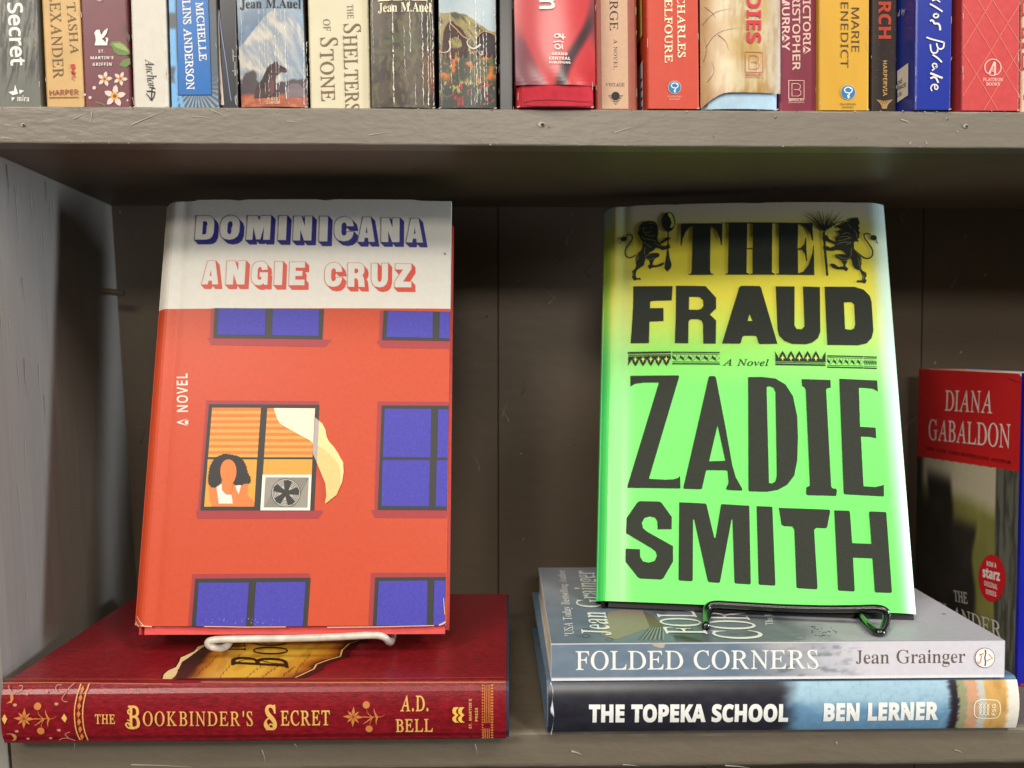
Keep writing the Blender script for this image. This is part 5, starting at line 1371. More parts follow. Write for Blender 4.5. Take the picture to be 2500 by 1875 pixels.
gx, gy = np.meshgrid(np.linspace(Lu[:, 0].min(), Lu[:, 0].max(), 80), np.linspace(Lu[:, 1].min(), Lu[:, 1].max(), 34))
pts_ = [Vector((float(a_), float(c_))) for a_, c_ in Lu] + [Vector((float(a_), float(c_))) for a_, c_ in zip(gx.ravel(), gy.ravel())]
cdt = delaunay_2d_cdt(pts_, [(i, (i + 1) % len(Lu)) for i in range(len(Lu))], [], 1, 1e-6)
pv = np.array([(v[0], v[1]) for v in cdt[0]])
dist = np.full(len(pv), 9.0)
for i in range(len(Lu)):
    if i == len(Lu) - 1:
        continue
    a_, c_ = Lu[i], Lu[i + 1]
    t_ = np.clip(((pv - a_) @ (c_ - a_)) / max(1e-12, (c_ - a_) @ (c_ - a_)), 0, 1)
    dist = np.minimum(dist, np.linalg.norm(pv - (a_ + t_[:, None] * (c_ - a_)), axis=1))
dist = dist + .004 * (fbm(pv[:, 0] * 160, pv[:, 1] * 160, 5) - .5)
pc = mixc((58, 30, 22), (164, 92, 30), sm(0, .0035, dist))
pc = mixc(pc, (210, 150, 46), sm(.003, .009, dist))
pc = mixc(pc, (228, 182, 62), sm(.009, .020, dist))
pc = mixc(pc, (160, 100, 34), sm(.5, .75, fbm(pv[:, 0] * 240, pv[:, 1] * 60, 11)) * .35)
b0_ = p.add(Ft.P(pv, T_ * 2.2), [tuple(f) for f in cdt[2]], mat('printed_cover_40', None, rough=.4, mottle=.08, scale=200, coat=.2))
for k, c_ in enumerate(lin(np.clip(pc, 0, 255))):
    p.c[b0_ + k] = c_
p.ribbon(Ft, R_, 4, ink(230, 190, 110), T_ * 2.6, ID)
hw = ink(92, 58, 26)
rs = np.random.default_rng(4)
for (x0, y0, x1, y1) in ((476, 1655, 535, 1600), (535, 1658, 590, 1596), (600, 1658, 660, 1610), (640, 1656, 690, 1620), (720, 1645, 760, 1595), (690, 1652, 720, 1630)):
    n = 26
    pts = [(x0 + (x1 - x0) * t + 4 * math.sin(i * 1.9) + rs.normal(), y0 + (y1 - y0) * t + 3 * math.cos(i * 2.3)) for i, t in enumerate(np.linspace(0, 1, n))]
    p.ribbon(Ft, pts, 1.3, hw, T_ * 2.6, ID, smooth=1)
cov.build('dust_jacket', root)
q = Part()
q.text(Ft, 'THE', 'R', (600, 1594), (597, 1560), (537, 1594), ink(50, 34, 14), px=ID, off=.0008, wt=4)
q.text(Ft, 'OOK', 'R', (703, 1602), (694, 1542), (620, 1602), ink(40, 28, 14), px=ID, off=.0008)
q.text(Ft, 'B', 'I', (703, 1632), (698, 1606), (566, 1632), ink(40, 28, 14), px=ID, off=.0008, wt=6)
q.ribbon(Ft, [(575, 1624), (590, 1614), (625, 1612), (660, 1622), (690, 1624)], 3.5, ink(40, 28, 14), .0007, ID, smooth=2)
q.build('cover_title', root)
q = Part()
A4 = zm(0, 1380, 3.352)
q.text(Fs, 'THE', 'R', (796, 1278), (962, 1279), (796, 1203), gold, px=A4, off=.00055, track=40, wt=10)
q.text(Fs, "OOKBINDER'S", 'R', (1184, 1296), (2084, 1296), (1184, 1180), gold, px=A4, off=.00055, track=60, wt=4)
q.text(Fs, 'B', 'R', (1062, 1318), (1165, 1318), (1062, 1136), gold, px=A4, off=.00055, wt=12)
q.ribbon(Fs, [(1100, 1150), (1062, 1170), (1070, 1200), (1095, 1195)], 12, gold, .0006, A4, smooth=2)
q.ribbon(Fs, [(1120, 1320), (1070, 1318), (1045, 1290), (1058, 1268), (1080, 1278), (1072, 1292)], 13, gold, .00062, A4, smooth=2)
q.ribbon(Fs, [(1060, 1245), (1085, 1255), (1096, 1275)], 9, gold, .00062, A4, smooth=2)
q.text(Fs, 'ECRET', 'R', (372, 1123), (722, 1120), (372, 1020), gold, px=A5, off=.00055, track=40, wt=10)
q.text(Fs, 'S', 'R', (262, 1150), (348, 1150), (262, 985), gold, px=A5, off=.00055, wt=18)
q.ribbon(Fs, [(300, 1060), (262, 1095), (258, 1130), (285, 1156), (318, 1150), (325, 1125), (305, 1110), (290, 1122)], 11, gold, .00062, A5, smooth=2)
q.ribbon(Fs, [(335, 1000), (318, 985), (290, 990), (278, 1015)], 9, gold, .00062, A5, smooth=2)
q.build('title', root)
q = Part()
q.text(Fs, 'A.D.', 'R', (1218, 1020), (1422, 1018), (1218, 918), gold, px=A5, off=.00055, track=40, wt=10)
q.text(Fs, 'BELL', 'R', (1184, 1172), (1448, 1170), (1184, 1080), gold, px=A5, off=.00055, track=40, wt=10)
q.build('author_name', root)
q = Part()
for dx in (0, 40):
    q.poly(Fs, [[(1590 + dx, 994), (1632 + dx, 992), (1622 + dx, 1015), (1605 + dx, 1030), (1590 + dx, 1035), (1600 + dx, 1050), (1605 + dx, 1040), (1628 + dx, 1048), (1610 + dx, 1070), (1615 + dx, 1090), (1632 + dx, 1102), (1602 + dx, 1102), (1584 + dx, 1085), (1584 + dx, 1060), (1605 + dx, 1035), (1582 + dx, 1028), (1604 + dx, 1015)][:0] or
                [(1596 + dx, 994), (1632 + dx, 992), (1614 + dx, 1012), (1612 + dx, 1030), (1630 + dx, 1048), (1612 + dx, 1066), (1614 + dx, 1088), (1634 + dx, 1102), (1604 + dx, 1102), (1588 + dx, 1086), (1586 + dx, 1066), (1606 + dx, 1050), (1588 + dx, 1034), (1586 + dx, 1012)]], ink(240, 190, 84), .0006, A5)
q.text(Fs, "ST. MARTIN'S", 'S', (1722, 1148), (1722, 936), (1703, 1148), gold, px=A5, off=.00055, track=40)
q.text(Fs, 'PRESS', 'S', (1766, 1096), (1766, 996), (1747, 1096), gold, px=A5, off=.00055, track=40)
q.build('publisher_mark', root)

# ---- blue and black hardcover at the bottom of the right stack
tz0, tz1 = -0.1851, -0.1590
root, cov, Fs, Ft = lying('hardcover_book', 'thick hardcover with black to pale blue spine and tan end, lowest of the right stack', 0.0263, 0.2545, tz0, tz1, -0.0040, 0.160, 0.0032,
                          mat('jacket_slate_blue', (88, 116, 142), .35, coat=.3, mottle=.1), None, skew=0.0, pg_in=0.0045)
wS, hS = 0.2545 - 0.0263, tz1 - tz0


def f_(U, V):
    n = fbm(U * 40, V * 7, 3)
    c = mixc((34, 33, 40), (50, 50, 60), n)
    blue = mixc((104, 146, 178), (160, 192, 208), sm(.35, .7, V + .35 * (fbm(U * 22, V * 6, 8) - .5)))
    c = mixc(c, blue, sm(.485, .535, U + .02 * (n - .5)))
    c = mixc(c, (132, 168, 190), sm(.6, .75, fbm(U * 120, V * 20, 5)) * sm(.52, .56, U) * .5)
    e = U + .010 * (fbm(U * 60, V * 26, 7) - .5)
    c = mixc(c, (44, 38, 46), sm(.845, .858, e))
    c = mixc(c, (148, 150, 116), sm(.868, .872, e))
    c = mixc(c, (206, 156, 122), sm(.886, .889, e) * (1 - .3 * sm(.5, .6, fbm(U * 90, V * 10, 2))))
    c = mixc(c, (190, 192, 182), sm(.910, .913, e))
    c = mixc(c, (206, 164, 96), sm(.926, .930, e))
    c = mixc(c, (182, 134, 72), sm(.45, .7, fbm(U * 80, V * 6, 19)) * sm(.93, .94, U) * .6)
    c = mixc(c, (232, 226, 212), sm(.972, .980, e))
    return c


cov.grid(Fs, 0.0006, wS - .0002, .0012, hS - .0012, 240, 26, mat('printed_cover_30', None, rough=.3, mottle=.06, scale=300, coat=.4), .00025, f_)
Z6, Z7 = zm(1260, 1340, 3.1016), zm(1840, 1340, 3.1016)
p = cov
p.poly(Fs, [[(265, 1005), (280, 1060), (272, 1130), (284, 1230), (276, 1330), (268, 1405), (262, 1405), (258, 1200), (258, 1005)]], ink(206, 214, 220), .0005, Z6)
cov.build('dust_jacket', root)
q = Part()
w2 = ink(240, 240, 234)
q.text(Fs, 'THE TOPEKA SCHOOL', 'S', (548, 1291), (2044, 1287), (548, 1163), w2, px=Z6, off=.00042, wt=22)
q.build('title', root)
q = Part()
q.text(Fs, 'BEN LERNER', 'S', (504, 1284), (1366, 1272), (504, 1154), w2, px=Z7, off=.00042, wt=22)
q.build('author_name', root)
q = Part()
ol = ink(240, 236, 220)
rr_ = [(1690, 1122), (1790, 1122), (1825, 1135), (1838, 1165), (1838, 1225), (1825, 1255), (1790, 1267), (1690, 1267), (1655, 1255), (1642, 1225), (1642, 1165), (1655, 1135), (1690, 1122)]
q.ribbon(Fs, rr_, 6, ol, .00045, Z7, smooth=1)
for k, x in enumerate((1676, 1704, 1732)):
    q.ribbon(Fs, [(x, 1150), (x + 24, 1180), (x, 1210), (x + 24, 1242)], 5, ol, .00046 + k * 1e-5, Z7, smooth=1)
    q.ribbon(Fs, [(x + 24, 1150), (x, 1180), (x + 24, 1210), (x, 1242)], 5, ol, .0005 + k * 1e-5, Z7, smooth=1)
q.text(Fs, 'FSG', 'N', (1802, 1244), (1802, 1150), (1774, 1244), ol, px=Z7, off=.00042, wt=14, track=60)
q.build('publisher_mark', root)

# ---- grey blue paperback on top of it
fz0, fz1 = -0.1588, -0.1408
root, cov, Fs, Ft = lying('paperback_book', 'grey blue paperback fading to pale lilac, lying flat directly under the black wire stand', 0.0282, 0.2475, fz0, fz1, -0.0060, 0.153, 0.0,
                          mat('cover_lilac_grey', (190, 190, 198), .45, mottle=.04), None, skew=0.012, hard=False, pg_in=0.0006)
wS, hS = 0.2475 - 0.0282, fz1 - fz0
mf = mat('printed_cover_48', None, rough=.48, mottle=.04, scale=300)


def f_(U, V):
    n = fbm(U * 30, V * 5, 4)
    c = mixc((100, 120, 138), (126, 140, 154), n)
    c = mixc(c, (150, 154, 162), sm(.38, .52, U + .05 * (n - .5)))
    c = mixc(c, (216, 212, 218), sm(.5, .7, U + .10 * (fbm(U * 14, V * 3, 9) - .5)))
    c = mixc(c, (96, 104, 112), sm(.55, .72, fbm(U * 40, V * 9, 13)) * sm(.42, .5, U) * sm(.72, .58, U) * .6)
    c = mixc(c, (214, 208, 200), sm(.10, .0, np.abs(U - .51)) * sm(.6, .95, V) * .5)
    c = mixc(c, (236, 232, 232), sm(.075, .06, V))
    return c


def f2(U, V):
    n = fbm(U * 18, V * 12, 6)
    c = mixc((94, 112, 128), (126, 136, 148), n)
    c = mixc(c, (152, 152, 158), sm(.2, .75, V) * .7 * sm(.5, .0, U))
    c = mixc(c, (120, 120, 126), sm(.25, .5, U) * .7)
    c = mixc(c, (176, 176, 184), sm(.52, .66, U + .1 * (n - .5)))
    c = mixc(c, (70, 74, 80), sm(.5, .66, fbm(U * 16, V * 8, 16)) * sm(.2, .3, U) * sm(.62, .5, U) * .6)
    return c


cov.grid(Fs, 0.0003, wS - .0003, .0002, hS - .0003, 200, 20, mf, .00012, f_)
cov.grid(Ft, 0.0003, wS - .0003, .0008, .152, 120, 80, mf, .00012, f2)
pg1, pg2, pgd = ink(148, 138, 122), ink(186, 176, 158), ink(72, 64, 58)
p = cov
p.poly(Ft, [[(640, 655), (700, 480), (800, 462), (960, 470), (1015, 600), (760, 690)]], pg1, .00022, Z6)
p.poly(Ft, [[(960, 470), (1040, 510), (1120, 590), (1015, 600)]], ink(112, 98, 84), .00024, Z6)
for k in range(12):
    x = 930 + 17 * k
    p.ribbon(Ft, [(1015 + k * 9, 598), (x, 692)], 5, pg2 if k % 2 else pgd, .00026 + k * 2e-6, Z6)
for k in range(22):
    p.ribbon(Ft, [(1190 + k * 4, 660), (1215 + k * 10, 704)], 2.5, pgd, .00024, Z6)
p.poly(Fs, [[(1010, 712), (1130, 716), (1120, 745), (1100, 752), (1050, 738)]], pg2, .00022, Z6)
for (x, y, r) in ((525, 615, 28), (530, 663, 32), (472, 660, 20), (705, 692, 28)):
    p.disc(Ft, (x, y), r, ink(60, 76, 90), .00026, Z6, inner=.82, ry=r * .4)
rs = np.random.default_rng(2)
for k in range(24):
    x, y = 420 + 240 * rs.random(), 590 + 75 * rs.random()
    p.disc(Ft, (x, y), 4 + 6 * rs.random(), ink(96, 100, 108), .00026, Z7, ry=3.5, n=8)
for (x, y, r) in ((345, 675, 52), (1000, 615, 38), (660, 550, 30)):
    p.disc(Ft, (x, y), r, ink(112, 118, 128), .00026, Z7, inner=.88, ry=r * .28)
p.poly(Ft, [[(1420, 492), (1465, 495), (1440, 500)]], ink(90, 92, 98), .00026, Z7)
p.ribbon(Ft, [(60, 704), (900, 692), (1880, 690)], 3, ink(226, 222, 226), .00024, Z7)
cov.build('cover', root)
q = Part()
q.text(Fs, 'FOLDED CORNERS', 'R', (444, 915), (2294, 905), (444, 775), w2, px=Z6, off=.0002, wt=3)
q.build('title', root)
q = Part()
q.text(Ft, 'FOLDED', 'R', (1452, 655), (1336, 470), (1140, 652), w2, px=Z6, off=.0005, fit='FOL', wt=4)
q.text(Ft, 'CORNERS', 'R', (1888, 695), (1720, 478), (1520, 690), w2, px=Z6, off=.0005, fit='COR', wt=4)
q.text(Ft, 'The K', 'R', (1946, 584), (1934, 490), (1890, 584), w2, px=Z6, off=.0005)
q.build('cover_title', root)
q = Part()
bn = ink(104, 88, 80)
q.text(Fs, 'Jean Grainger', 'R', (770, 869), (1602, 861), (770, 768), bn, px=Z7, off=.0002, wt=0)
q.build('author_name', root)
q = Part()
q.text(Ft, 'Jean Grainger', 'R', (722, 664), (588, 176), (500, 655), w2, px=Z6, off=.0005, wt=2)
q.text(Ft, "'USA Today Bestselling Author", 'R', (440, 668), (368, 168), (370, 668), w2, px=Z6, off=.0005)
q.build('cover_author_name', root)
q = Part()
q.disc(Fs, (1748, 823), 76, ink(70, 72, 80), .0004, Z7)
q.disc(Fs, (1748, 823), 72, w2, .00046, Z7)
og2 = ink(206, 112, 56)
q.ribbon(Fs, [(1692, 850), (1700, 868), (1715, 852), (1722, 800), (1700, 800), (1740, 790)], 7, og2, .0005, Z7, smooth=1)
q.ribbon(Fs, [(1762, 845), (1805, 825), (1775, 795)], 7, og2, .0005, Z7)
q.ribbon(Fs, [(1748, 885), (1752, 850), (1746, 820), (1754, 790), (1750, 762)], 9, ink(50, 46, 46), .0005, Z7)
q.build('publisher_mark', root)

# ------------------------------------------------------------------ the two books on display
MS = .00012


class Display:
    """a leaning hardcover: boards, page block and a dust jacket on its front"""

    def __init__(s, name, label, o, ex, ez, w, h, T, board, drop, bow, tail=0.0):
        s.w, s.h, s.T = w, h, T
        o, ex, ez = [np.asarray(k, float) for k in (o, ex, ez)]

        def bend(u, v):
            u = np.asarray(u, float)
            b = bow * (1 - (2 * u / w - 1) ** 2)
            b = b - .0003 * np.exp(-((u - .0115) / .0028) ** 2)
            b = b - .0045 * np.clip((.006 - u) / .006, 0, 1) ** 2
            b = b - tail * np.clip((u - .945 * w) / (.055 * w), 0, 1) ** 2
            return b
        s.bend = bend
        s.F = Face(o, ex, ez, bend)
        s.root = thing(name, o + ex * w / 2, label, 'book', 'hardcovers displayed on wire stands')
        n = s.F.n
        q = lambda u, v, d: o + u * ex + v * ez - d * n
        box = lambda p, u0, u1, v0, v1, d0, d1, m: p.box(q(u0, v0, d0), ex * (u1 - u0), ez * (v1 - v0), -n * (d1 - d0), m)
        p = Part()
        box(p, .006, w - .0008, -drop, h - .001 - drop * .3, .0014 + tail * .9, .0042 + tail * .9, board)
        box(p, .004, w - .0006, -drop, h - .001 - drop * .3, T - .0024, T, board)
        pr = [q(.0012 + .0030 * (1 - math.sin(a)), -drop, T / 2 + (T / 2 - .0006) * -math.cos(a)) for a in np.linspace(.12, math.pi - .12, 11)]
        pr += [q(.0048, -drop, T - .0026), q(.0048, -drop, .005)]
        p.prism(pr, ez * (h - .001 + drop * .7), board)
        p.build('cover_board', s.root)
        p = Part()
        box(p, .0062, w - .006, .0028, h - .005, .0044 + tail * .9, T - .0026, paper_mat())
        p.build('page_block', s.root)

    def jacket(s, bands, nv=60, wear=0.0, name='dust_jacket'):
        """bands: list of (v0, v1, material, colour fn or None)"""
        w, T = s.w, s.T
        us = np.concatenate([np.linspace(0, .02, 14), np.linspace(.02, .9 * w, 24)[1:], np.linspace(.9 * w, w, 10)[1:]])
        path = [(float(u), -float(s.bend(u, 0))) for u in us]
        d0 = path[0][1]
        left = [(-.0002 - .0012 * math.sin(a), d0 + (T - d0) * (.5 - .5 * math.cos(a))) for a in np.linspace(0.12, math.pi, 12)]
        path = [(0.02, T + .0003)] + left[::-1] + path + [(w + .0002, path[-1][1] + .0028)]
        n = len(path)
        F = s.F
        P = Part()
        P.sm = False
        edge = ink(226, 216, 204)
        for bi, (v0, v1, m, fn) in enumerate(bands):
            vs = np.linspace(v0, v1, nv + 1)
            V, V2 = [], []
            for i, (u, d) in enumerate(path):
                for v in vs:
                    dv = 0.0
                    if wear and v1 > s.h * .9 and v > s.h - .003:
                        dv = -wear * (fbm(u * 90, 1.0, 3) > .56) * .4 - wear * np.exp(-max(u, 0) / .006) * .9
                    V.append(F.o + u * F.ex + (v + dv) * F.ey - d * F.n)
                    V2.append(V[-1] - F.n * .00028)
            f = [(i * (nv + 1) + k, (i + 1) * (nv + 1) + k, (i + 1) * (nv + 1) + k + 1, i * (nv + 1) + k + 1) for i in range(n - 1) for k in range(nv)]
            b0 = P.add(V, f, m)
            if fn:
                c = lin(np.clip(fn(np.array([[u / w] * (nv + 1) for u, d in path]), np.array([list(vs / s.h)] * n)), 0, 255)).reshape(-1, 3)
                for k in range(len(c)):
                    P.c[b0 + k] = c[k]
            if bi == 0:
                st = nv + 1
                bot = [V[i * st] for i in range(n)] + [V2[i * st] for i in range(n)]
                P.add(bot, [(i, n + i, n + i + 1, i + 1) for i in range(n - 1)], edge)
        P.add([F.o + path[-1][0] * F.ex + v * F.ey - path[-1][1] * F.n + e * F.n for v in (0, s.h) for e in (0, .0003)], [(0, 1, 3, 2)], edge)
        s.J = P
        return P

    def shape(s, P, loops, m, layer, px=ID, lim=.012):
        L = loops if isinstance(loops[0], list) else [loops]
        L = [np.array([s.F.uv(*px(*p)) for p in l]) for l in L]
        v, t = tess(L)
        t = [tuple(k) for k in t]
        for _ in range(3):
            e = max(np.linalg.norm(v[a] - v[b]) for q in t for a, b in ((q[0], q[1]), (q[1], q[2]), (q[2], q[0])))
            if e < lim:
                break
            v, t = subdivide(v, t)
        s.P_add(P, v, t, m, layer)

    def P_add(s, P, v, t, m, layer):
        P.add(s.F.P(v, layer), t, m)


# ---- red house-front cover
o = np.array([-0.1838, 0.03, -0.1418])
ex = np.array([0.9998, -0.0173, 0.0012])
ez = np.array([0.0029, 0.2371, 0.9715])
brd = mat('board_coral', (216, 78, 74), .6, mottle=.08)
D1 = Display('hardcover_book', 'red orange hardcover with blue windows and white top band, on the white stand', o, ex, ez, 0.1606, 0.2316, 0.036, brd, 0.0043, 0.0012, 0.0001)
jred = mat('jacket_vermilion', (198, 70, 33), rough=.5, mottle=.05, scale=500, coat=.05)
jwht = mat('jacket_white', (228, 222, 208), rough=.45, mottle=.03, scale=300)
vb = float(D1.F.uv(720, 754)[1])
J = D1.jacket([(0.0, vb, jred, None), (vb, D1.h, jwht, None)], nv=30, wear=.0016)
frame = ink(46, 46, 42)
blue = mat('ink_window_blue', (66, 60, 168), rough=.5, mottle=.16, scale=900)
plum = ink(160, 50, 56)
sh = lambda L, m, l=1, px=ID: D1.shape(J, L, m, l * MS, px)
A = zm(340, 440, 2.765)
sh([(488, 868), (515, 868), (503, 1068), (1300, 1080), (1262, 1130), (490, 1115), (462, 1066), (482, 1066)], plum, 1, A)
sh([(513, 866), (1250, 874), (1240, 1079), (503, 1069)], frame, 2, A)
sh([(540, 870), (858, 873), (852, 1050), (530, 1045)], blue, 3, A)
sh([(908, 874), (1218, 877), (1213, 1056), (900, 1051)], blue, 3, A)
sh([(1628, 884), (1655, 884), (1642, 1082), (2098, 1088), (2096, 1138), (1632, 1135), (1605, 1088), (1622, 1084)], plum, 1, A)
sh([(1653, 883), (2100, 889), (2096, 1086), (1640, 1083)], frame, 2, A)
sh([(1680, 887), (1982, 890), (1980, 1066), (1670, 1062)], blue, 3, A)
sh([(2030, 890), (2096, 891), (2094, 1069), (2025, 1067)], blue, 3, A)
B = zm(300, 940, 2.513)
sh([(1565, 103), (2000, 103), (2000, 130), (1590, 130), (1565, 768), (1990, 770), (1986, 818), (1548, 816), (1522, 768), (1545, 768)], plum, 1, B)
sh([(1590, 127), (2000, 127), (1988, 769), (1565, 768)], frame, 2, B)
sh([(1608, 148), (1892, 148), (1888, 445), (1597, 443)], blue, 3, B)
sh([(1935, 150), (1998, 150), (1994, 447), (1928, 446)], blue, 3, B)
sh([(1595, 462), (1885, 462), (1878, 745), (1588, 743)], blue, 3, B)
sh([(1926, 462), (1994, 462), (1986, 746), (1920, 745)], blue, 3, B)
sh([(430, 1160), (1148, 1155), (1148, 1184), (448, 1190), (425, 1478), (403, 1478)], plum, 1, B)
sh([(448, 1188), (1155, 1182), (1135, 1480), (425, 1480)], frame, 2, B)
sh([(470, 1212), (778, 1212), (760, 1479), (452, 1479)], blue, 3, B)
sh([(822, 1210), (1125, 1208), (1108, 1478), (805, 1479)], blue, 3, B)
sh([(1525, 1152), (1982, 1152), (1982, 1180), (1550, 1182), (1535, 1474), (1508, 1474)], plum, 1, B)
sh([(1550, 1180), (1982, 1178), (1976, 1476), (1535, 1477)], frame, 2, B)
sh([(1572, 1203), (1870, 1200), (1865, 1474), (1558, 1475)], blue, 3, B)
sh([(1912, 1200), (1980, 1200), (1974, 1473), (1905, 1473)], blue, 3, B)
# the lit window
C_ = zm(480, 960, 5.185)
amber, ambd, lowa = ink(238, 160, 66), ink(212, 122, 56), ink(226, 158, 58)
sh([(130, 95), (1550, 106), (1556, 155), (165, 145), (60, 1487), (1610, 1487), (1605, 1515), (1540, 1590), (15, 1590), (-2, 1488), (22, 1487)], plum, 1, C_)
sh([(165, 142), (1560, 152), (1495, 1486), (55, 1486)], frame, 2, C_)
sh([(205, 188), (825, 190), (780, 815), (155, 812)], amber, 3, C_)
sh([(905, 195), (1508, 200), (1475, 815), (862, 815)], amber, 3, C_)
sh([(150, 840), (775, 843), (740, 1440), (105, 1438)], lowa, 3, C_)
sh([(862, 840), (1473, 842), (1465, 1034), (848, 1034)], lowa, 3, C_)
for (a, c) in ((190, 225), (265, 305), (345, 382), (422, 460), (500, 537), (577, 615), (657, 693), (733, 772)):
    l = lambda y: 205 - 50 * (y - 188) / 624
    r = lambda y: 825 - 45 * (y - 188) / 624
    sh([(l(a), a), (r(a), a + 1), (r(c), c + 1), (l(c), c)], ambd, 4, C_)
    l2 = lambda y: 905 - 43 * (y - 195) / 620
    r2 = lambda y: 1508 - 33 * (y - 195) / 620
    sh([(l2(a + 6), a + 6), (r2(a + 6), a + 8), (r2(c + 6), c + 8), (l2(c + 6), c + 6)], ambd, 4, C_)
# curtain
sh([(985, 195), (1508, 199), (1482, 640), (1440, 600), (1280, 515), (1120, 425), (1060, 385), (1025, 320)], ink(244, 230, 196), 5, C_)
sh([(1508, 310), (1560, 358), (1530, 880), (1480, 770), (1484, 640)], ink(176, 164, 160), 5, C_)
sh([(1558, 355), (1600, 390), (1640, 470), (1655, 560), (1690, 625), (1750, 690), (1800, 770), (1862, 880), (1868, 1000), (1850, 1120), (1780, 1290), (1640, 1400), (1635, 1385), (1650, 1300), (1640, 1150), (1590, 1030), (1528, 880)], ink(244, 214, 150), 5, C_)
sh([(1545, 670), (1640, 730), (1760, 845), (1815, 940), (1828, 1060), (1815, 1200), (1780, 1285), (1640, 1400), (1635, 1385), (1650, 1300), (1640, 1150), (1590, 1030), (1532, 880)], ink(232, 194, 124), 6, C_)
# a plain figure with dark hair
skin, hair, top_ = ink(222, 124, 58), ink(38, 36, 36), ink(226, 220, 208)
sh([(165, 1180), (215, 1150), (270, 1175), (330, 1160), (470, 1160), (560, 1165), (600, 1130), (660, 1160), (650, 1290), (720, 1350), (742, 1380), (740, 1438), (205, 1436), (180, 1350)], skin, 4, C_)
sh([(262, 1195), (330, 1150), (335, 1230), (380, 1280), (430, 1285), (455, 1290), (470, 1400), (290, 1400)], top_, 5, C_)
sh([(500, 1150), (575, 1170), (545, 1280), (515, 1230)], top_, 5, C_)
hp = []
base = [(165, 1130), (165, 1060), (185, 940), (225, 860), (280, 810), (370, 778), (450, 790), (530, 805), (590, 850), (630, 920), (650, 1010), (690, 1080), (680, 1140), (610, 1140), (570, 1165), (500, 1170), (468, 1130), (480, 1060), (440, 980), (420, 900), (380, 900), (345, 960), (322, 1040), (325, 1120), (270, 1170), (222, 1195), (180, 1165)]
for i, (x, y) in enumerate(base):
    x2, y2 = base[(i + 1) % len(base)]
    L_e = math.hypot(x2 - x, y2 - y)
    nb = max(1, int(L_e / 34)) if (i < 14 or i > 22) else 1
    for k in range(nb):
        for a_ in (.12, .5, .88):
            t_ = (k + a_) / nb
            bulge_ = 13 * math.sin(math.pi * a_) if (i < 14 or i > 22) else 0
            hp.append((x + (x2 - x) * t_ + (y2 - y) / L_e * bulge_, y + (y2 - y) * t_ - (x2 - x) / L_e * bulge_))
sh(hp, hair, 6, C_)
t = np.linspace(0, 2 * math.pi, 30, endpoint=False)
sh([(415 + 102 * math.cos(a) * (1 - .12 * math.sin(a)), 1010 + 168 * math.sin(a)) for a in t], skin, 7, C_)
sh([(345, 1120), (470, 1120), (455, 1270), (400, 1290), (350, 1240)], skin, 6.5, C_)
# fan unit
sh([(845, 1035), (1465, 1035), (1445, 1486), (818, 1486)], ink(236, 230, 216), 5, C_)
sh([(885, 1068), (1430, 1070), (1412, 1450), (862, 1448)], ink(150, 144, 132), 6, C_)
for k in range(30):
    x = 880 + k * 19
    J.ribbon(D1.F, [(max(x - 190, 866), 1445 - max(0, 866 - (x - 190)) * 2), (min(x, 1425), 1075)], 5, ink(98, 94, 88), 6.4 * MS, C_) if x - 190 > 866 else None
for r_, in_ in ((185, .965), (165, .96), (145, .955), (125, .95), (105, .94)):
    D1.shape(J, [[(1143 + r_ * math.cos(a), 1265 + r_ * .97 * math.sin(a)) for a in t], [(1143 + r_ * in_ * math.cos(a), 1265 + r_ * .97 * in_ * math.sin(a)) for a in t]], frame, (7 + r_ / 1000) * MS, C_)
sh([(1143 + 182 * math.cos(a), 1265 + 176 * math.sin(a)) for a in t], ink(188, 182, 170), 6.7, C_)
for k in range(5):
    a = -math.pi / 2 + .15 + k * 2 * math.pi / 5
    sh([(1143 + r_ * math.cos(a + d), 1265 + r_ * .97 * math.sin(a + d)) for r_, d in ((30, -.8), (160, -.32), (172, 0), (160, .34), (30, .9))], frame, 7.4 + k * .02, C_)
sh([(1143 + 46 * math.cos(a), 1265 + 44 * math.sin(a)) for a in t], frame, 7.6, C_)
# rubbed corners and creases
scw = ink(226, 176, 156)
for (a, c, w_) in (((322, 1524), (372, 1530), 2.5), ((500, 1529), (700, 1530), 2.0), ((800, 1531), (1060, 1527), 2.0), ((1083, 1460), (1086, 1500), 1.6), ((1072, 1526), (1088, 1518), 4), ((330, 1505), (352, 1528), 2.5), ((326, 1518), (338, 1530), 3)):
    J.ribbon(D1.F, [a, ((a[0] + c[0]) / 2, (a[1] + c[1]) / 2 + 1), c], w_, scw, 4.5 * MS, ID)
for k in range(26):
    x, y = 490 + 270 * RNG.random(), 1508 + 18 * RNG.random()
    J.disc(D1.F, (x, y), .8 + 1.2 * RNG.random(), ink(122, 116, 190), 4.6 * MS, ID, n=6)
J.ribbon(D1.F, [(1085, 618), (1088, 622)], 3, frame, 2 * MS, ID)
J.build('dust_jacket', D1.root)

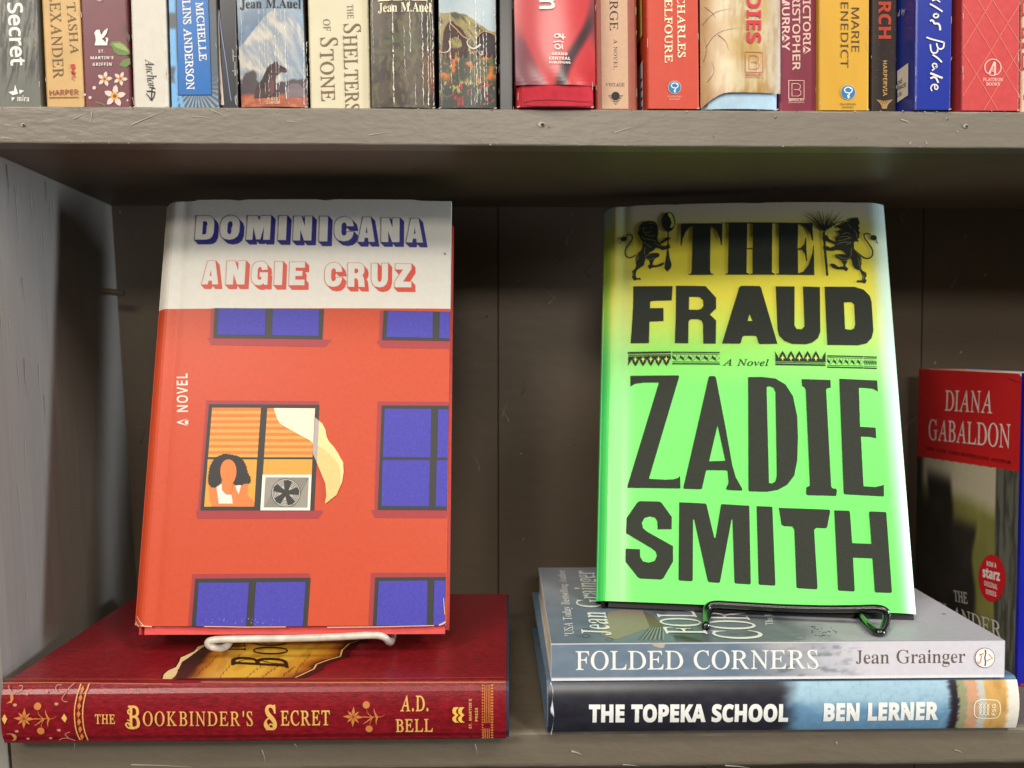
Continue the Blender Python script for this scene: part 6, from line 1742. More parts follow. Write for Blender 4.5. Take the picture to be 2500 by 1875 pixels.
# block letters
GOTH = {
    'D': [[(0, 0), (.62, 0), (.80, .03), (.93, .12), (1, .28), (1, .72), (.93, .88), (.80, .97), (.62, 1), (0, 1)], [(.38, .23), (.52, .23), (.60, .27), (.63, .36), (.63, .66), (.60, .74), (.52, .78), (.38, .78)]],
    'O': [[(.5, -.03), (.75, .02), (.92, .14), (1, .32), (1, .68), (.92, .87), (.75, .98), (.5, 1.02), (.25, .98), (.08, .87), (0, .68), (0, .32), (.08, .14), (.25, .02)],
          [(.5, .22), (.58, .25), (.63, .34), (.63, .66), (.58, .75), (.5, .78), (.42, .75), (.37, .66), (.37, .34), (.42, .25)]],
    'M': [[(.02, 0), (.43, 0), (.5, .20), (.58, 0), (1, 0), (1, 1), (.72, 1), (.73, .45), (.60, .98), (.42, .98), (.28, .45), (.27, 1), (0, 1)]],
    'I': [[(0, 0), (1, 0), (1, 1), (0, 1)]],
    'N': [[(0, 0), (.42, 0), (.62, .42), (.61, 0), (1, 0), (1, 1), (.60, 1), (.38, .55), (.39, 1), (0, 1)]],
    'C': [[(.52, -.03), (.76, .02), (.93, .14), (1, .34), (1, .38), (.64, .38), (.62, .28), (.52, .22), (.42, .25), (.37, .34), (.37, .66), (.42, .76), (.52, .79), (.62, .73), (.65, .62), (1, .62), (.99, .72), (.92, .87), (.76, .98), (.5, 1.02), (.25, .98), (.08, .87), (0, .68), (0, .32), (.08, .14), (.25, .02)]],
    'A': [[(.28, 0), (.74, 0), (1, 1), (.63, 1), (.60, .84), (.40, .84), (.36, 1), (0, 1)], [(.51, .36), (.56, .64), (.45, .64)]],
    'G': [[(.52, -.03), (.76, .02), (.93, .14), (.98, .34), (.62, .36), (.60, .27), (.52, .22), (.42, .25), (.37, .34), (.37, .66), (.42, .76), (.52, .79), (.60, .75), (.63, .66), (.50, .66), (.50, .46), (1, .46), (1, 1), (.80, 1), (.76, .93), (.62, 1.01), (.45, 1.02), (.25, .98), (.08, .87), (0, .68), (0, .32), (.08, .14), (.25, .02)]],
    'E': [[(0, 0), (1, 0), (1, .24), (.40, .24), (.40, .38), (.85, .38), (.85, .60), (.40, .60), (.40, .76), (1, .76), (1, 1), (0, 1)]],
    'R': [[(0, 0), (.62, 0), (.80, .03), (.92, .12), (.97, .26), (.95, .40), (.85, .52), (.93, .60), (.96, .72), (1, 1), (.64, 1), (.60, .72), (.52, .64), (.39, .64), (.39, 1), (0, 1)], [(.39, .23), (.52, .23), (.60, .28), (.60, .38), (.52, .43), (.39, .43)]],
    'U': [[(0, 0), (.37, 0), (.37, .66), (.41, .75), (.5, .79), (.59, .75), (.63, .66), (.63, 0), (1, 0), (1, .68), (.92, .87), (.76, .98), (.5, 1.02), (.24, .98), (.08, .87), (0, .68)]],
    'Z': [[(.05, 0), (1, 0), (1, .22), (.50, .76), (1, .76), (1, 1), (0, 1), (0, .78), (.50, .24), (.05, .24)]],
}


def block_word(name, letters, col, ext, shear0):
    P = Part()
    zc = zm(460, 510, 3.687)
    nL = len(letters)
    for i, (ch, x0, x1, y0, y1) in enumerate(letters):
        shx = shear0 * (1 - i / (nL - 1))
        loops = []
        for L in GOTH[ch]:
            pts = [(x0 + a * (x1 - x0) + shx * (b - .5), y0 + b * (y1 - y0)) for a, b in L]
            loops.append(np.array(pts))
        fat = grow(loops, 5.0)
        # swept shade = union of the parallelograms swept by every edge
        V, Fc = [], []
        for L in fat:
            n = len(L)
            for k in range(n):
                a, c = L[k], L[(k + 1) % n]
                b0 = len(V)
                e = np.array(ext)
                quad = [a, c, c + e, a + e]
                ar = area2(np.array(quad))
                if abs(ar) < 1e-6:
                    continue
                if ar < 0:
                    quad = quad[::-1]
                V += [Vector((float(x), float(y))) for x, y in quad]
                Fc.append([b0, b0 + 1, b0 + 2, b0 + 3])
        tv, tt = tess(fat)
        b0 = len(V)
        V += [Vector((float(x), float(y))) for x, y in tv]
        for tri in tt:
            q = [b0 + k for k in tri]
            if area2(np.array([V[k] for k in q])) < 0:
                q = q[::-1]
            Fc.append(q)
        r = delaunay_2d_cdt(V, [], Fc, 1, 1e-3)
        ov, of, og_ = r[0], r[2], r[5]
        keep = [tuple(f) for f, g in zip(of, og_) if len(g)]
        uv = np.array([D1.F.uv(*zc(v[0], v[1])) for v in ov])
        P.add(D1.F.P(uv, MS), keep, col)
        L2 = [np.array([D1.F.uv(*zc(*p)) for p in l]) for l in loops]
        v, t_ = tess(L2)
        P.add(D1.F.P(v, 1.7 * MS), t_, jwht)
    P.build(name, D1.root)


navy = ink(40, 38, 128)
block_word('title', [('D', 69, 235, 66, 281), ('O', 292, 466, 69, 280), ('M', 530, 744, 69, 285), ('I', 815, 888, 70, 288), ('N', 950, 1115, 74, 292), ('I', 1184, 1258, 75, 300),
                     ('C', 1318, 1490, 82, 295), ('A', 1530, 1682, 82, 303), ('N', 1738, 1902, 86, 304), ('A', 1962, 2112, 90, 306)], navy, (36, 38), -16)
block_word('author_name', [('A', 131, 280, 474, 684), ('N', 348, 516, 474, 686), ('G', 573, 722, 482, 690), ('I', 781, 852, 482, 692), ('E', 914, 1052, 486, 694),
                           ('C', 1232, 1388, 494, 704), ('R', 1438, 1592, 494, 708), ('U', 1650, 1798, 496, 708), ('Z', 1858, 2008, 499, 710)], ink(216, 76, 52), (32, 36), -14)
q = Part()
q.text(D1.F, 'A NOVEL', 'N', (460, 1040), (458, 912), (434, 1040), ink(250, 214, 200), px=ID, off=1.5 * MS, wt=14, track=70)
q.build('subtitle', D1.root)

# ---- green and yellow cover
o = np.array([0.0566, 0.05, -0.1355])
ex = np.array([0.9877, -0.1564, -0.0051])
ez = np.array([0.0580, 0.3356, 0.9402])
D2 = Display('hardcover_book', 'neon hardcover fading from yellow to green with heavy black lettering on black stand', o, ex, ez, 0.1643, 0.2369, 0.034,
             mat('board_black', (24, 24, 26), .5), 0.0028, 0.0022, 0.0030)


def f_(U, V):
    V = V + .012 * (fbm(U * 5, V * 5, 2) - .5)
    stops = [(0, (104, 236, 98)), (.50, (114, 240, 106)), (.60, (160, 244, 110)), (.66, (214, 246, 100)), (.74, (250, 240, 78)), (.88, (248, 230, 66)), (.93, (240, 226, 110)), (.97, (236, 226, 186)), (1.01, (232, 222, 206))]
    out = np.zeros(V.shape + (3,))
    out[...] = stops[0][1]
    for (a, ca), (b_, cb) in zip(stops[:-1], stops[1:]):
        tt = np.clip((V - a) / (b_ - a), 0, 1)[..., None]
        out = np.where((V > a)[..., None], np.array(ca) * (1 - tt) + np.array(cb) * tt, out)
    e = sm(.925, .985, U + .02 * (V - .5)) * .85  # pale right edge: print fade plus cool light on the bend, put into colour
    out = mixc(out, (214, 244, 238), e)
    return mixc(mixc(out, (206, 246, 206), sm(.02, .05, U) * sm(.13, .07, U) * .35), out * np.array((.62, .90, 1.1)), sm(.035, .012, U) * .8)  # lit hinge band and shaded left fold, both painted into the colour


mj2 = mat('printed_cover_38', None, rough=.38, mottle=.02, scale=300, coat=.25)
J2 = D2.jacket([(0, D2.h, mj2, f_)], nv=90, wear=.0008)
J2.build('dust_jacket', D2.root)
blk = mat('matte_black_print', (52, 56, 48), rough=.65, spec=.15, mottle=.12, scale=900)
ZA, ZBm = zm(1420, 460, 2.633), zm(1420, 880, 2.439)
BO = .00035


def glyphs(name, list_, px):
    P = Part()
    for L in list_:
        D2.shape(P, L, blk, BO, px, lim=.02)
    P.build(name, D2.root)


glyphs('title', [
    [[(638, 236), (903, 236), (900, 378), (893, 376), (885, 330), (868, 290), (845, 262), (828, 248), (824, 540), (832, 558), (845, 560), (845, 566), (685, 566), (685, 560), (700, 558), (706, 540), (713, 248), (690, 262), (668, 290), (650, 330), (641, 376), (634, 378)]],
    [[(922, 231), (1078, 231), (1078, 237), (1062, 238), (1060, 395), (1097, 395), (1098, 238), (1082, 237), (1082, 231), (1240, 231), (1240, 237), (1222, 238), (1220, 550), (1238, 560), (1238, 566), (1080, 566), (1080, 560), (1095, 556), (1096, 402), (1060, 402), (1057, 552), (1075, 560), (1075, 566), (922, 566), (922, 560), (938, 556), (944, 238), (922, 237)]],
    [[(1245, 232), (1480, 232), (1484, 345), (1477, 345), (1465, 300), (1440, 262), (1410, 242), (1388, 238), (1385, 397), (1405, 392), (1425, 370), (1434, 328), (1439, 328), (1446, 475), (1439, 475), (1430, 430), (1412, 406), (1386, 404), (1388, 556), (1420, 545), (1455, 500), (1478, 430), (1484, 378), (1489, 378), (1492, 566), (1248, 566), (1248, 560), (1264, 556), (1264, 238), (1245, 238)]],
    [[(332, 634), (584, 636), (578, 728), (452, 730), (440, 738), (440, 776), (525, 776), (526, 860), (436, 862), (432, 1000), (314, 1000), (322, 900), (330, 760)]],
    [[(605, 634), (795, 638), (862, 712), (862, 782), (822, 820), (862, 858), (860, 1007), (780, 1006), (778, 882), (768, 858), (745, 850), (700, 850), (686, 862), (684, 1004), (598, 1002), (604, 800)], [(690, 706), (755, 708), (778, 728), (780, 765), (765, 785), (745, 790), (688, 788)]],
    [[(1010, 645), (1025, 637), (1140, 638), (1150, 648), (1255, 1008), (1140, 1010), (1132, 1000), (1122, 962), (1112, 957), (1040, 957), (1030, 965), (1020, 1002), (1012, 1008), (900, 1006)], [(1076, 818), (1094, 862), (1064, 862)]],
    [[(1243, 640), (1365, 640), (1364, 890), (1378, 912), (1410, 914), (1428, 895), (1418, 640), (1528, 642), (1530, 930), (1515, 970), (1480, 998), (1440, 1010), (1350, 1008), (1300, 990), (1265, 955), (1255, 915)]],
    [[(1557, 640), (1750, 638), (1810, 655), (1850, 695), (1862, 735), (1873, 920), (1862, 965), (1830, 1000), (1775, 1013), (1575, 1013)], [(1682, 740), (1730, 736), (1748, 752), (1755, 880), (1748, 905), (1725, 915), (1690, 910)]],
], ZA)
glyphs('author_name', [
    [[(290, 95), (575, 95), (580, 103), (400, 708), (500, 714), (545, 712), (570, 705), (585, 692), (587, 760), (585, 766), (272, 760), (274, 745), (458, 142), (456, 136), (370, 136), (320, 142), (290, 158)]],
    [[(755, 105), (765, 100), (790, 101), (798, 110), (850, 380), (895, 630), (915, 700), (955, 772), (950, 780), (865, 776), (857, 768), (872, 735), (866, 665), (858, 659), (745, 658), (738, 664), (715, 768), (706, 771), (610, 768), (604, 762)], [(807, 393), (853, 603), (757, 606)]],
    [[(988, 107), (1070, 106), (1150, 115), (1210, 150), (1255, 220), (1280, 340), (1284, 460), (1280, 600), (1262, 690), (1220, 745), (1165, 775), (1100, 787), (995, 784), (990, 775)], [(1098, 166), (1115, 160), (1138, 170), (1150, 195), (1158, 690), (1150, 725), (1130, 738), (1112, 735)]],
    [[(1306, 118), (1478, 122), (1480, 168), (1460, 170), (1452, 180), (1482, 755), (1490, 765), (1512, 768), (1516, 780), (1512, 810), (1340, 806), (1332, 797), (1334, 760), (1355, 750), (1330, 180), (1322, 165), (1308, 158)]],
    [[(1530, 114), (1758, 122), (1762, 188), (1735, 172), (1700, 168), (1648, 166), (1655, 398), (1748, 403), (1752, 466), (1720, 458), (1660, 456), (1675, 752), (1745, 756), (1780, 748), (1797, 742), (1798, 808), (1790, 811), (1562, 800), (1556, 790)]],
    [[(345, 840), (460, 843), (475, 850), (536, 935), (535, 1008), (452, 1008), (450, 960), (435, 938), (405, 931), (375, 940), (358, 968), (365, 1000), (390, 1022), (543, 1108), (543, 1200), (485, 1300), (470, 1306), (350, 1300), (335, 1293), (261, 1200), (262, 1122), (348, 1126), (348, 1170), (365, 1198), (400, 1206), (435, 1195), (448, 1165), (440, 1140), (415, 1120), (264, 1030), (268, 940), (330, 850)]],
    [[(580, 848), (735, 856), (742, 864), (788, 1060), (795, 1060), (828, 862), (836, 860), (995, 870), (1004, 1330), (998, 1336), (912, 1330), (907, 1322), (895, 950), (890, 950), (822, 1320), (815, 1327), (755, 1322), (748, 1312), (668, 950), (662, 950), (660, 1310), (652, 1317), (580, 1312), (576, 1304)]],
    [[(1038, 872), (1132, 876), (1150, 1338), (1142, 1343), (1056, 1338), (1050, 1330)]],
    [[(1170, 882), (1470, 892), (1476, 900), (1458, 995), (1450, 1002), (1392, 1000), (1380, 1012), (1400, 1355), (1394, 1365), (1282, 1358), (1275, 1350), (1262, 1010), (1250, 992), (1200, 990), (1186, 980)]],
    [[(1500, 896), (1588, 898), (1594, 908), (1607, 1090), (1722, 1094), (1708, 908), (1714, 901), (1808, 904), (1812, 912), (1845, 1375), (1840, 1385), (1748, 1382), (1742, 1374), (1728, 1180), (1612, 1176), (1622, 1370), (1616, 1377), (1528, 1372), (1522, 1365)]],
], ZBm)
P = Part()
P.text(D2.F, 'A Novel', 'I', (862, 186), (1226, 190), (862, 135), blk, px=zm(1510, 840, 3.352), off=BO, wt=8, track=20)
P.build('subtitle', D2.root)
P = Part()
O = zm(1510, 840, 3.352)
pal = ink(222, 240, 110)


def S2(L, m=blk, l=0, px=O):
    D2.shape(P, L, m, BO + l * .00004, px, lim=.02)


S2([(76, 69), (429, 68), (429, 83), (76, 85)])
S2([(80, 92), (429, 92), (428, 100), (80, 100)])
S2([(80, 106), (428, 104), (426, 134), (78, 134)])
for k in range(5):
    x = 138 + 63 * k
    S2([(x - 28, 134), (x + 28, 134), (x + 20, 160), (x, 188), (x - 20, 160)])
    S2([(x - 3, 112), (x + 3, 112), (x + 5, 128), (x + 18, 126), (x + 5, 140), (x, 158), (x - 5, 140), (x - 18, 126), (x - 5, 128)], pal, 1)
S2([(80, 134), (108, 134), (75, 184)])


def zig(x0, x1, y0, y1, dy):
    n = 6
    st = (x1 - x0) / n
    for (a, c) in ((0, .09), (.16, .2), (.78, .82), (.9, 1.0)):
        S2([(x0, y0 + (y1 - y0) * a), (x1, y0 + dy + (y1 - y0) * a), (x1, y0 + dy + (y1 - y0) * c), (x0, y0 + (y1 - y0) * c)])
    h = y1 - y0
    for k in range(n):
        x = x0 + k * st
        d = dy * k / n
        S2([(x, y0 + d + h * .25), (x + st * .5, y0 + d + h * .5), (x + st * .5, y0 + d + h * .72), (x, y0 + d + h * .5)])
        P.ribbon(D2.F, [(x + st * .5, y0 + d + h * .72), (x + st, y0 + d + h * .5), (x + st * .55, y0 + d + h * .25), (x + st * .5, y0 + d + h * .5)], 3.5, blk, BO, O)


zig(438, 826, 71, 174, 5)
P.build('ornament_band', D2.root)
P = Part()
S2([(1278, 170), (1690, 175), (1690, 188), (1278, 183)])
S2([(1278, 158), (1690, 162), (1690, 168), (1278, 164)])
S2([(1278, 126), (1690, 130), (1690, 156), (1278, 152)])
S2([(1273, 68), (1300, 110), (1306, 128), (1280, 128)])
S2([(1690, 70), (1665, 110), (1660, 130), (1690, 130)])
for k in range(5):
    x = 1338 + 68 * k
    S2([(x - 32, 130), (x - 22, 100), (x, 66), (x + 22, 100), (x + 32, 130)])
    S2([(x - 3, 146), (x + 3, 146), (x + 5, 128), (x + 18, 130), (x + 5, 114), (x, 96), (x - 5, 114), (x - 18, 130), (x - 5, 128)], pal, 1)
zig(1702, 2000, 100, 202, 3)
zig(2004, 2112, 104, 206, 2)
P.build('ornament_band', D2.root)
P = Part()
# heraldic beasts
E1, E2 = zm(1500, 500, 8.295), zm(1940, 490, 7.542)
S2([(468, 605), (478, 520), (500, 450), (560, 385), (640, 350), (720, 345), (800, 360), (855, 410), (885, 500), (885, 620), (868, 690), (895, 780), (900, 800), (960, 760), (1010, 720), (1040, 690), (1120, 690), (1140, 715), (1060, 755), (990, 795), (930, 825), (960, 850), (1020, 865), (1080, 830), (1140, 830), (1110, 860), (1140, 890), (1100, 920), (1040, 935), (960, 945), (900, 910), (840, 895), (790, 955), (740, 975), (680, 1010), (800, 995), (880, 1000), (920, 1030), (900, 1075), (830, 1110), (790, 1170), (770, 1235), (850, 1250), (920, 1215), (1000, 1190), (1005, 1230), (930, 1270), (850, 1290), (760, 1295), (720, 1330), (685, 1290), (680, 1250), (720, 1220), (700, 1150), (630, 1110), (615, 1170), (600, 1240), (540, 1290), (470, 1330), (440, 1380), (430, 1440), (450, 1500), (520, 1495), (540, 1545), (480, 1530), (400, 1550), (370, 1510), (355, 1480), (370, 1420), (350, 1370), (420, 1310), (440, 1250), (425, 1150), (430, 1080), (470, 1000), (540, 940), (560, 880), (570, 780), (530, 720), (510, 660)], blk, 0, E1)
P.ribbon(D2.F, [(440, 1030), (380, 1070), (300, 1090), (240, 1060), (212, 980), (230, 900), (290, 820), (350, 740), (370, 670), (340, 622), (290, 608), (240, 630)], 26, blk, BO, E1, smooth=2)
P.disc(D2.F, (190, 700), 62, blk, BO + .00002, E1, ry=52)
P.ribbon(D2.F, [(150, 720), (135, 780), (105, 800)], 16, blk, BO, E1)
P.disc(D2.F, (1090, 375), 138, blk, BO, E1, ry=200)
S2([(1085, 190), (1150, 215), (1200, 320), (1210, 420), (1180, 490), (1120, 495), (1160, 400), (1130, 300), (1085, 240)], pal, 1, E1)
P.ribbon(D2.F, [(1085, 570), (1082, 800), (1080, 1000)], 28, blk, BO + .00002, E1)
S2([(1060, 940), (1098, 940), (1118, 1100), (1160, 1240), (1140, 1310), (1070, 1385), (1010, 1310), (1020, 1200), (1040, 1100)], blk, .8, E1)
for r in ([(575, 480), (590, 560), (620, 600), (660, 650), (740, 665), (830, 640)], [(600, 490), (660, 500)], [(720, 500), (760, 470)], [(560, 650), (600, 720), (700, 720), (800, 750), (870, 770)], [(580, 780), (650, 810), (700, 860), (740, 890)],
          [(480, 1010), (440, 1080), (450, 1180)], [(470, 1130), (490, 1050)], [(620, 1080), (700, 1030), (780, 1000)], [(640, 1110), (730, 1140), (810, 1100)], [(500, 1300), (570, 1260)], [(620, 880), (600, 980), (625, 1030)], [(380, 1380), (390, 1470)], [(800, 800), (900, 850), (960, 880)], [(480, 560), (520, 480)], [(700, 390), (800, 400)], [(640, 570), (700, 590), (750, 560)]):
    P.ribbon(D2.F, r, 7, ink(176, 168, 80), BO + .00006, E1, smooth=2)
P.build('emblem', D2.root)
P = Part()
S2([(770, 480), (860, 460), (920, 410), (1000, 400), (1010, 350), (1060, 340), (1110, 330), (1150, 320), (1180, 380), (1190, 440), (1160, 480), (1190, 510), (1170, 570), (1200, 600), (1180, 640), (1190, 700), (1150, 720), (1175, 770), (1120, 765), (1085, 780), (1085, 900), (1130, 945), (1200, 1010), (1225, 1080), (1225, 1180), (1210, 1240), (1240, 1300), (1310, 1340), (1320, 1400), (1290, 1440), (1320, 1480), (1290, 1540), (1200, 1515), (1130, 1525), (1140, 1480), (1230, 1480), (1240, 1420), (1220, 1360), (1190, 1300), (1110, 1270), (1060, 1210), (1045, 1130), (1030, 1080), (960, 1110), (960, 1150), (930, 1190), (930, 1230), (985, 1270), (940, 1325), (890, 1285), (780, 1290), (700, 1260), (645, 1215), (650, 1180), (720, 1185), (800, 1240), (890, 1225), (880, 1180), (850, 1120), (780, 1080), (730, 1040), (740, 1010), (830, 1000), (940, 1010), (900, 960), (840, 930), (760, 930), (700, 950), (600, 945), (510, 905), (520, 850), (600, 860), (650, 890), (740, 850), (720, 820), (640, 790), (570, 760), (500, 720), (520, 660), (590, 660), (630, 730), (740, 780), (740, 700), (820, 640), (780, 570), (860, 580), (880, 530), (780, 530)], blk, 0, E2)
P.ribbon(D2.F, [(1100, 930), (1180, 1000), (1260, 1060), (1350, 1085), (1420, 1040), (1440, 950), (1400, 860), (1340, 780), (1280, 700), (1265, 640), (1320, 608), (1400, 640)], 26, blk, BO + .00001, E2, smooth=2)
P.disc(D2.F, (1450, 690), 62, blk, BO + .00002, E2, ry=50)
P.ribbon(D2.F, [(1490, 700), (1510, 770), (1540, 790)], 16, blk, BO, E2)
P.ribbon(D2.F, [(525, 600), (545, 900), (590, 1405)], 44, blk, BO + .00002, E2)
for k, (x, y) in enumerate(((120, 375), (140, 290), (170, 215), (240, 230), (300, 240), (380, 230), (430, 190), (500, 215), (600, 240), (700, 175), (840, 205), (820, 265), (890, 295), (960, 370), (900, 395), (400, 200), (640, 320), (200, 300))):
    mx_, my_ = (540 + x) / 2 + (x - 540) * .10, (590 + y) / 2 - 55 - 20 * math.sin(k)
    P.ribbon(D2.F, [(540, 590), (mx_, my_), (x, y + 10)], 20, blk, BO + .00003 + k * 1e-6, E2, smooth=2, taper=True)
    P.ribbon(D2.F, [(530, 560), (540 + (x - 540) * -.25, 470), (540 + (540 - x) * .55, y + 60)], 12, blk, BO + .00003 + k * 1e-6, E2, smooth=2, taper=True)
for r in ([(950, 440), (1000, 470), (1030, 540)], [(860, 640), (960, 600), (1010, 640)], [(800, 700), (920, 670), (1010, 700)], [(780, 770), (900, 740), (1040, 700)], [(1070, 560), (1130, 600), (1140, 700)], [(760, 830), (900, 780), (1060, 780), (940, 830)],
          [(1030, 900), (1040, 1000), (1000, 1060)], [(1130, 960), (1210, 1050), (1210, 1160)], [(1150, 1060), (1180, 1140), (1190, 1230)], [(760, 1030), (880, 1090), (1000, 1080)], [(870, 1120), (960, 1130)], [(1190, 1280), (1230, 1270)], [(1270, 1380), (1260, 1470)], [(540, 1020), (590, 1010)], [(570, 1310), (610, 1300)]):
    P.ribbon(D2.F, r, 7, ink(176, 168, 80), BO + .00006, E2, smooth=2)
P.build('emblem', D2.root)

# ------------------------------------------------------------------ wire stands
wht = mat('white_enamel', (204, 198, 184), rough=.35, mottle=.2, scale=160, coat=.3)
st = thing('book_stand', D1.F.o + np.array([.08, 0.03, -.013]), 'chipped white wire stand holding the red orange hardcover', 'book stand', 'wire book stands')
P = Part()
P.tube([atY(580, 1545, .066) * np.array([1, 1, 0]) + np.array([0, 0, -.1542]), atY(566, 1558, .050), atY(558, 1574, .036), atY(545, 1583, .026), atY(522, 1582, .021), atY(505, 1573, .0185), atY(512, 1562, .0185), atY(570, 1560, .0185), atY(700, 1559, .0182), atY(830, 1555, .0182),
        atY(905, 1550, .0182), atY(938, 1553, .0185), atY(951, 1570, .022), atY(956, 1566, .032), atY(960, 1550, .046)], .0018, wht, smooth=2)
P.build('front_lip', st)
P = Part()
q_ = lambda u, v, d: D1.F.o + u * D1.F.ex + v * D1.F.ey - d * D1.F.n
P.tube([q_(.058, -.0065, .026), q_(.058, .0, .0335), q_(.058, .10, .0335), q_(.07, .13, .0335), q_(.10, .13, .0335), q_(.112, .10, .0335), q_(.112, 0, .0335), q_(.112, -.0065, .026)], .0016, wht)
P.build('back_loop', st)
blw = mat('black_wire', (16, 16, 17), rough=.22, spec=.6, mottle=.05, coat=.6)
st = thing('book_stand', D2.F.o + np.array([.08, 0.02, -.005]), 'glossy black wire stand holding the neon green hardcover', 'book stand', 'wire book stands')
P = Part()
zt_ = -.1385
foot = lambda x, y: on_plane(x, y, (0, 0, 1), zt_)
P.tube([np.array([*atY(1745, 1500, .075)[:2], zt_ + .0004]), foot(1728, 1500), foot(1722, 1526), foot(1724, 1532), atY(1722, 1500, .030), atY(1728, 1480, .034), atY(1745, 1474, .0335), atY(1800, 1478, .0315), atY(1950, 1486, .025), atY(2080, 1487, .0195),
        atY(2140, 1484, .017), atY(2163, 1490, .016), atY(2166, 1505, .0155), foot(2158, 1542), foot(2146, 1546), foot(2130, 1538), foot(2098, 1504), np.array([*atY(2080, 1490, .07)[:2], zt_ + .0004])], .0020, blw, smooth=2)
P.build('front_lip', st)
P = Part()
q_ = lambda u, v, d: D2.F.o + u * D2.F.ex + v * D2.F.ey - d * D2.F.n
P.tube([q_(.06, .012, .0365), q_(.06, .10, .0365), q_(.07, .13, .0365), q_(.10, .13, .0365), q_(.112, .10, .0365), q_(.112, .012, .0365)], .0016, blw)
P.build('back_loop', st)

# ------------------------------------------------------------------ sideways paperback at the right end
XO = 0.2900
YB_, YF_ = 0.1790, 0.0575
zo1 = float(on_plane(2492, 912, (1, 0, 0), XO)[2])
rt_ = thing('paperback_book', (XO + .016, .05, ZL_T + .0002), 'sideways paperback with red top band and misty landscape, right of the flat stack', 'book')
cv = Part()
HO = zo1 - ZL_T - .0002
wO = YB_ - YF_
Fo = Face((XO, YB_, ZL_T + .0002), (0, -1, 0), (0, 0, 1))


def f_(U, V):
    n = fbm(U * 5, V * 6, 3)
    sky = mixc((150, 158, 144), (196, 186, 158), sm(.35, .65, n + .25 * sm(.5, .2, np.abs(U - .5))))
    grass = mixc((112, 112, 58), (160, 154, 84), fbm(U * 8, V * 10, 5))
    c = mixc(grass, sky, sm(.50, .58, V + .04 * (n - .5)))
    dark = mixc((30, 28, 26), (56, 50, 44), fbm(U * 10, V * 12, 9))
    hill = .42 * sm(.75, .2, U + .16 * (fbm(U * 3, V * 5, 8) - .5)) + .03
    c = mixc(c, dark, sm(hill + .13, hill, V))
    st1 = sm(.16, .10, np.abs(U - .27 - .02 * np.sin(V * 18))) * sm(.64, .56, V)
    st2 = sm(.13, .08, np.abs(U - .52 + .02 * np.sin(V * 23))) * sm(.50, .42, V)
    c = mixc(c, dark, np.clip(st1 + st2, 0, 1))
    bark = mixc((66, 66, 58), (104, 104, 94), sm(.35, .65, fbm(U * 40, V * 9, 12)))
    c = mixc(c, bark, sm(.80, .82, U + .01 * (n - .5)))
    c = mixc(c, (46, 44, 38), sm(.10, .03, U))
    red = np.array((206, 34, 36))
    c = np.where((V > .652 + .034 * U)[..., None], red, c)
    return mixc(c, (112, 108, 100), sm(.988, .993, U) * (V < .652 + .034 * U))


cv.grid(Fo, 0, wO, 0, HO, 120, 320, mat('printed_cover_48', None), .0002, f_)
cv.box((XO, YF_, ZL_T + .0002), (.0005, 0, 0), (0, wO, 0), (0, 0, HO), ink(190, 184, 176))
cv.box((XO + .0315, YF_, ZL_T + .0002), (.0005, 0, 0), (0, wO, 0), (0, 0, HO), ink(190, 184, 176))
cv.box((XO + .0005, YB_ - .0005, ZL_T + .0002), (.031, 0, 0), (0, .0005, 0), (0, 0, HO), ink(190, 34, 36))
Zo, Zp = zm(2160, 860, 1.976), zm(2160, 900, 4.609)
cv.poly(Fo, [[(650, 92), (664, 100), (664, 118), (656, 112)]], ink(236, 226, 214), .0004, Zo)
cv.ribbon(Fo, [(1385, 105), (1450, 130), (1530, 165)], 5, ink(150, 24, 26), .0004, Zp)
cv.build('cover', rt_)
q = Part()
q.box((XO + .0006, YF_ + .0008, ZL_T + .0004), (.0308, 0, 0), (0, wO - .0016, 0), (0, 0, HO - .0004), paper_mat())
q.build('page_block', rt_)
q = Part()
pw = ink(238, 212, 204)
q.text(Fo, 'DIANA', 'R', (680, 470), (1222, 503), (690, 246), pw, px=Zp, off=.0005, wt=4)
q.text(Fo, 'GABALDON', 'R', (496, 796), (1425, 895), (500, 572), pw, px=Zp, off=.0005, wt=4)
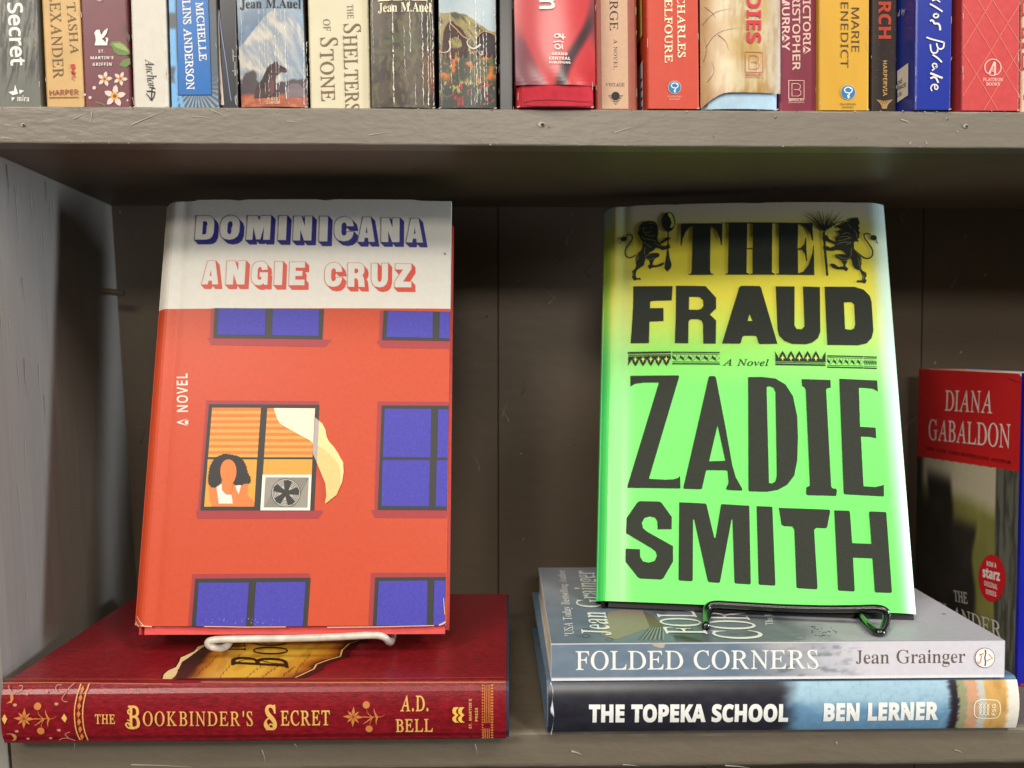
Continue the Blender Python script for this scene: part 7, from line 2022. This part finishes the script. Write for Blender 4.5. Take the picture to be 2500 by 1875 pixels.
q.text(Fo, 'NEW YORK TIMES BESTSELLING AUTHOR', 'R', (474, 908), (1432, 1074), (476, 880), ink(70, 14, 18), px=Zp, off=.0005, wt=12)
q.build('author_name', rt_)
q = Part()
q.text(Fo, 'THE', 'R', (338, 1200), (405, 1214), (335, 1148), ink(200, 196, 188), px=Zo, off=.0005, wt=4)
q.text(Fo, 'OUTLANDER', 'R', (168, 1240), (572, 1386), (165, 1172), ink(206, 202, 194), px=Zo, off=.0005, wt=4)
q.build('title', rt_)
q = Part()
rs_ = ink(206, 26, 36)
q.disc(Fo, (521, 1090), 65, rs_, .0005, Zo, ry=114)
wl = ink(244, 222, 218)
q.text(Fo, 'NOW A', 'S', (497, 1030), (545, 1042), (497, 1006), wl, px=Zo, off=.0008, wt=4)
q.text(Fo, 'starz', 'S', (478, 1082), (562, 1103), (478, 1036), wl, px=Zo, off=.0008, wt=22)
q.text(Fo, 'ORIGINAL', 'S', (485, 1124), (551, 1146), (485, 1100), wl, px=Zo, off=.0008)
q.text(Fo, 'SERIES', 'S', (493, 1164), (545, 1181), (493, 1141), wl, px=Zo, off=.0008)
q.build('sticker', rt_, label='round red sticker with white lettering')

# blue book whose spine closes the row
xb = atY(2489, 1400, .0530)[0]
rb = thing('hardcover_book', (xb + .015, .0530, ZL_T + .0002), 'tall royal blue book standing at the right edge of the lower shelf', 'book')
q = Part()
bm_ = mat('cover_royal', (22, 26, 150), .3, coat=.3, mottle=.04)
q.box((xb, .0530, ZL_T + .0004), (.040, 0, 0), (0, .0030, 0), (.0006, 0, zo1 - ZL_T), bm_)
q.box((XO + .0330, .0562, ZL_T + .0004), (.002, 0, 0), (0, .125, 0), (.0006, 0, zo1 - ZL_T), bm_)
q.build('cover', rb)
q = Part()
q.box((XO + .0355, .0562, ZL_T + .0006), (.008, 0, 0), (0, .12, 0), (.0006, 0, .165), paper_mat())
q.build('page_block', rb)
q = Part()
q.poly(Face((xb, .0530, ZL_T), (1, 0, 0), (0, 0, 1)), [[(.0015, .0006), (.03, .0006), (.03, .0016), (.0015, .0016)]], ink(190, 30, 44), .0004)
q.build('spine_band', rb)
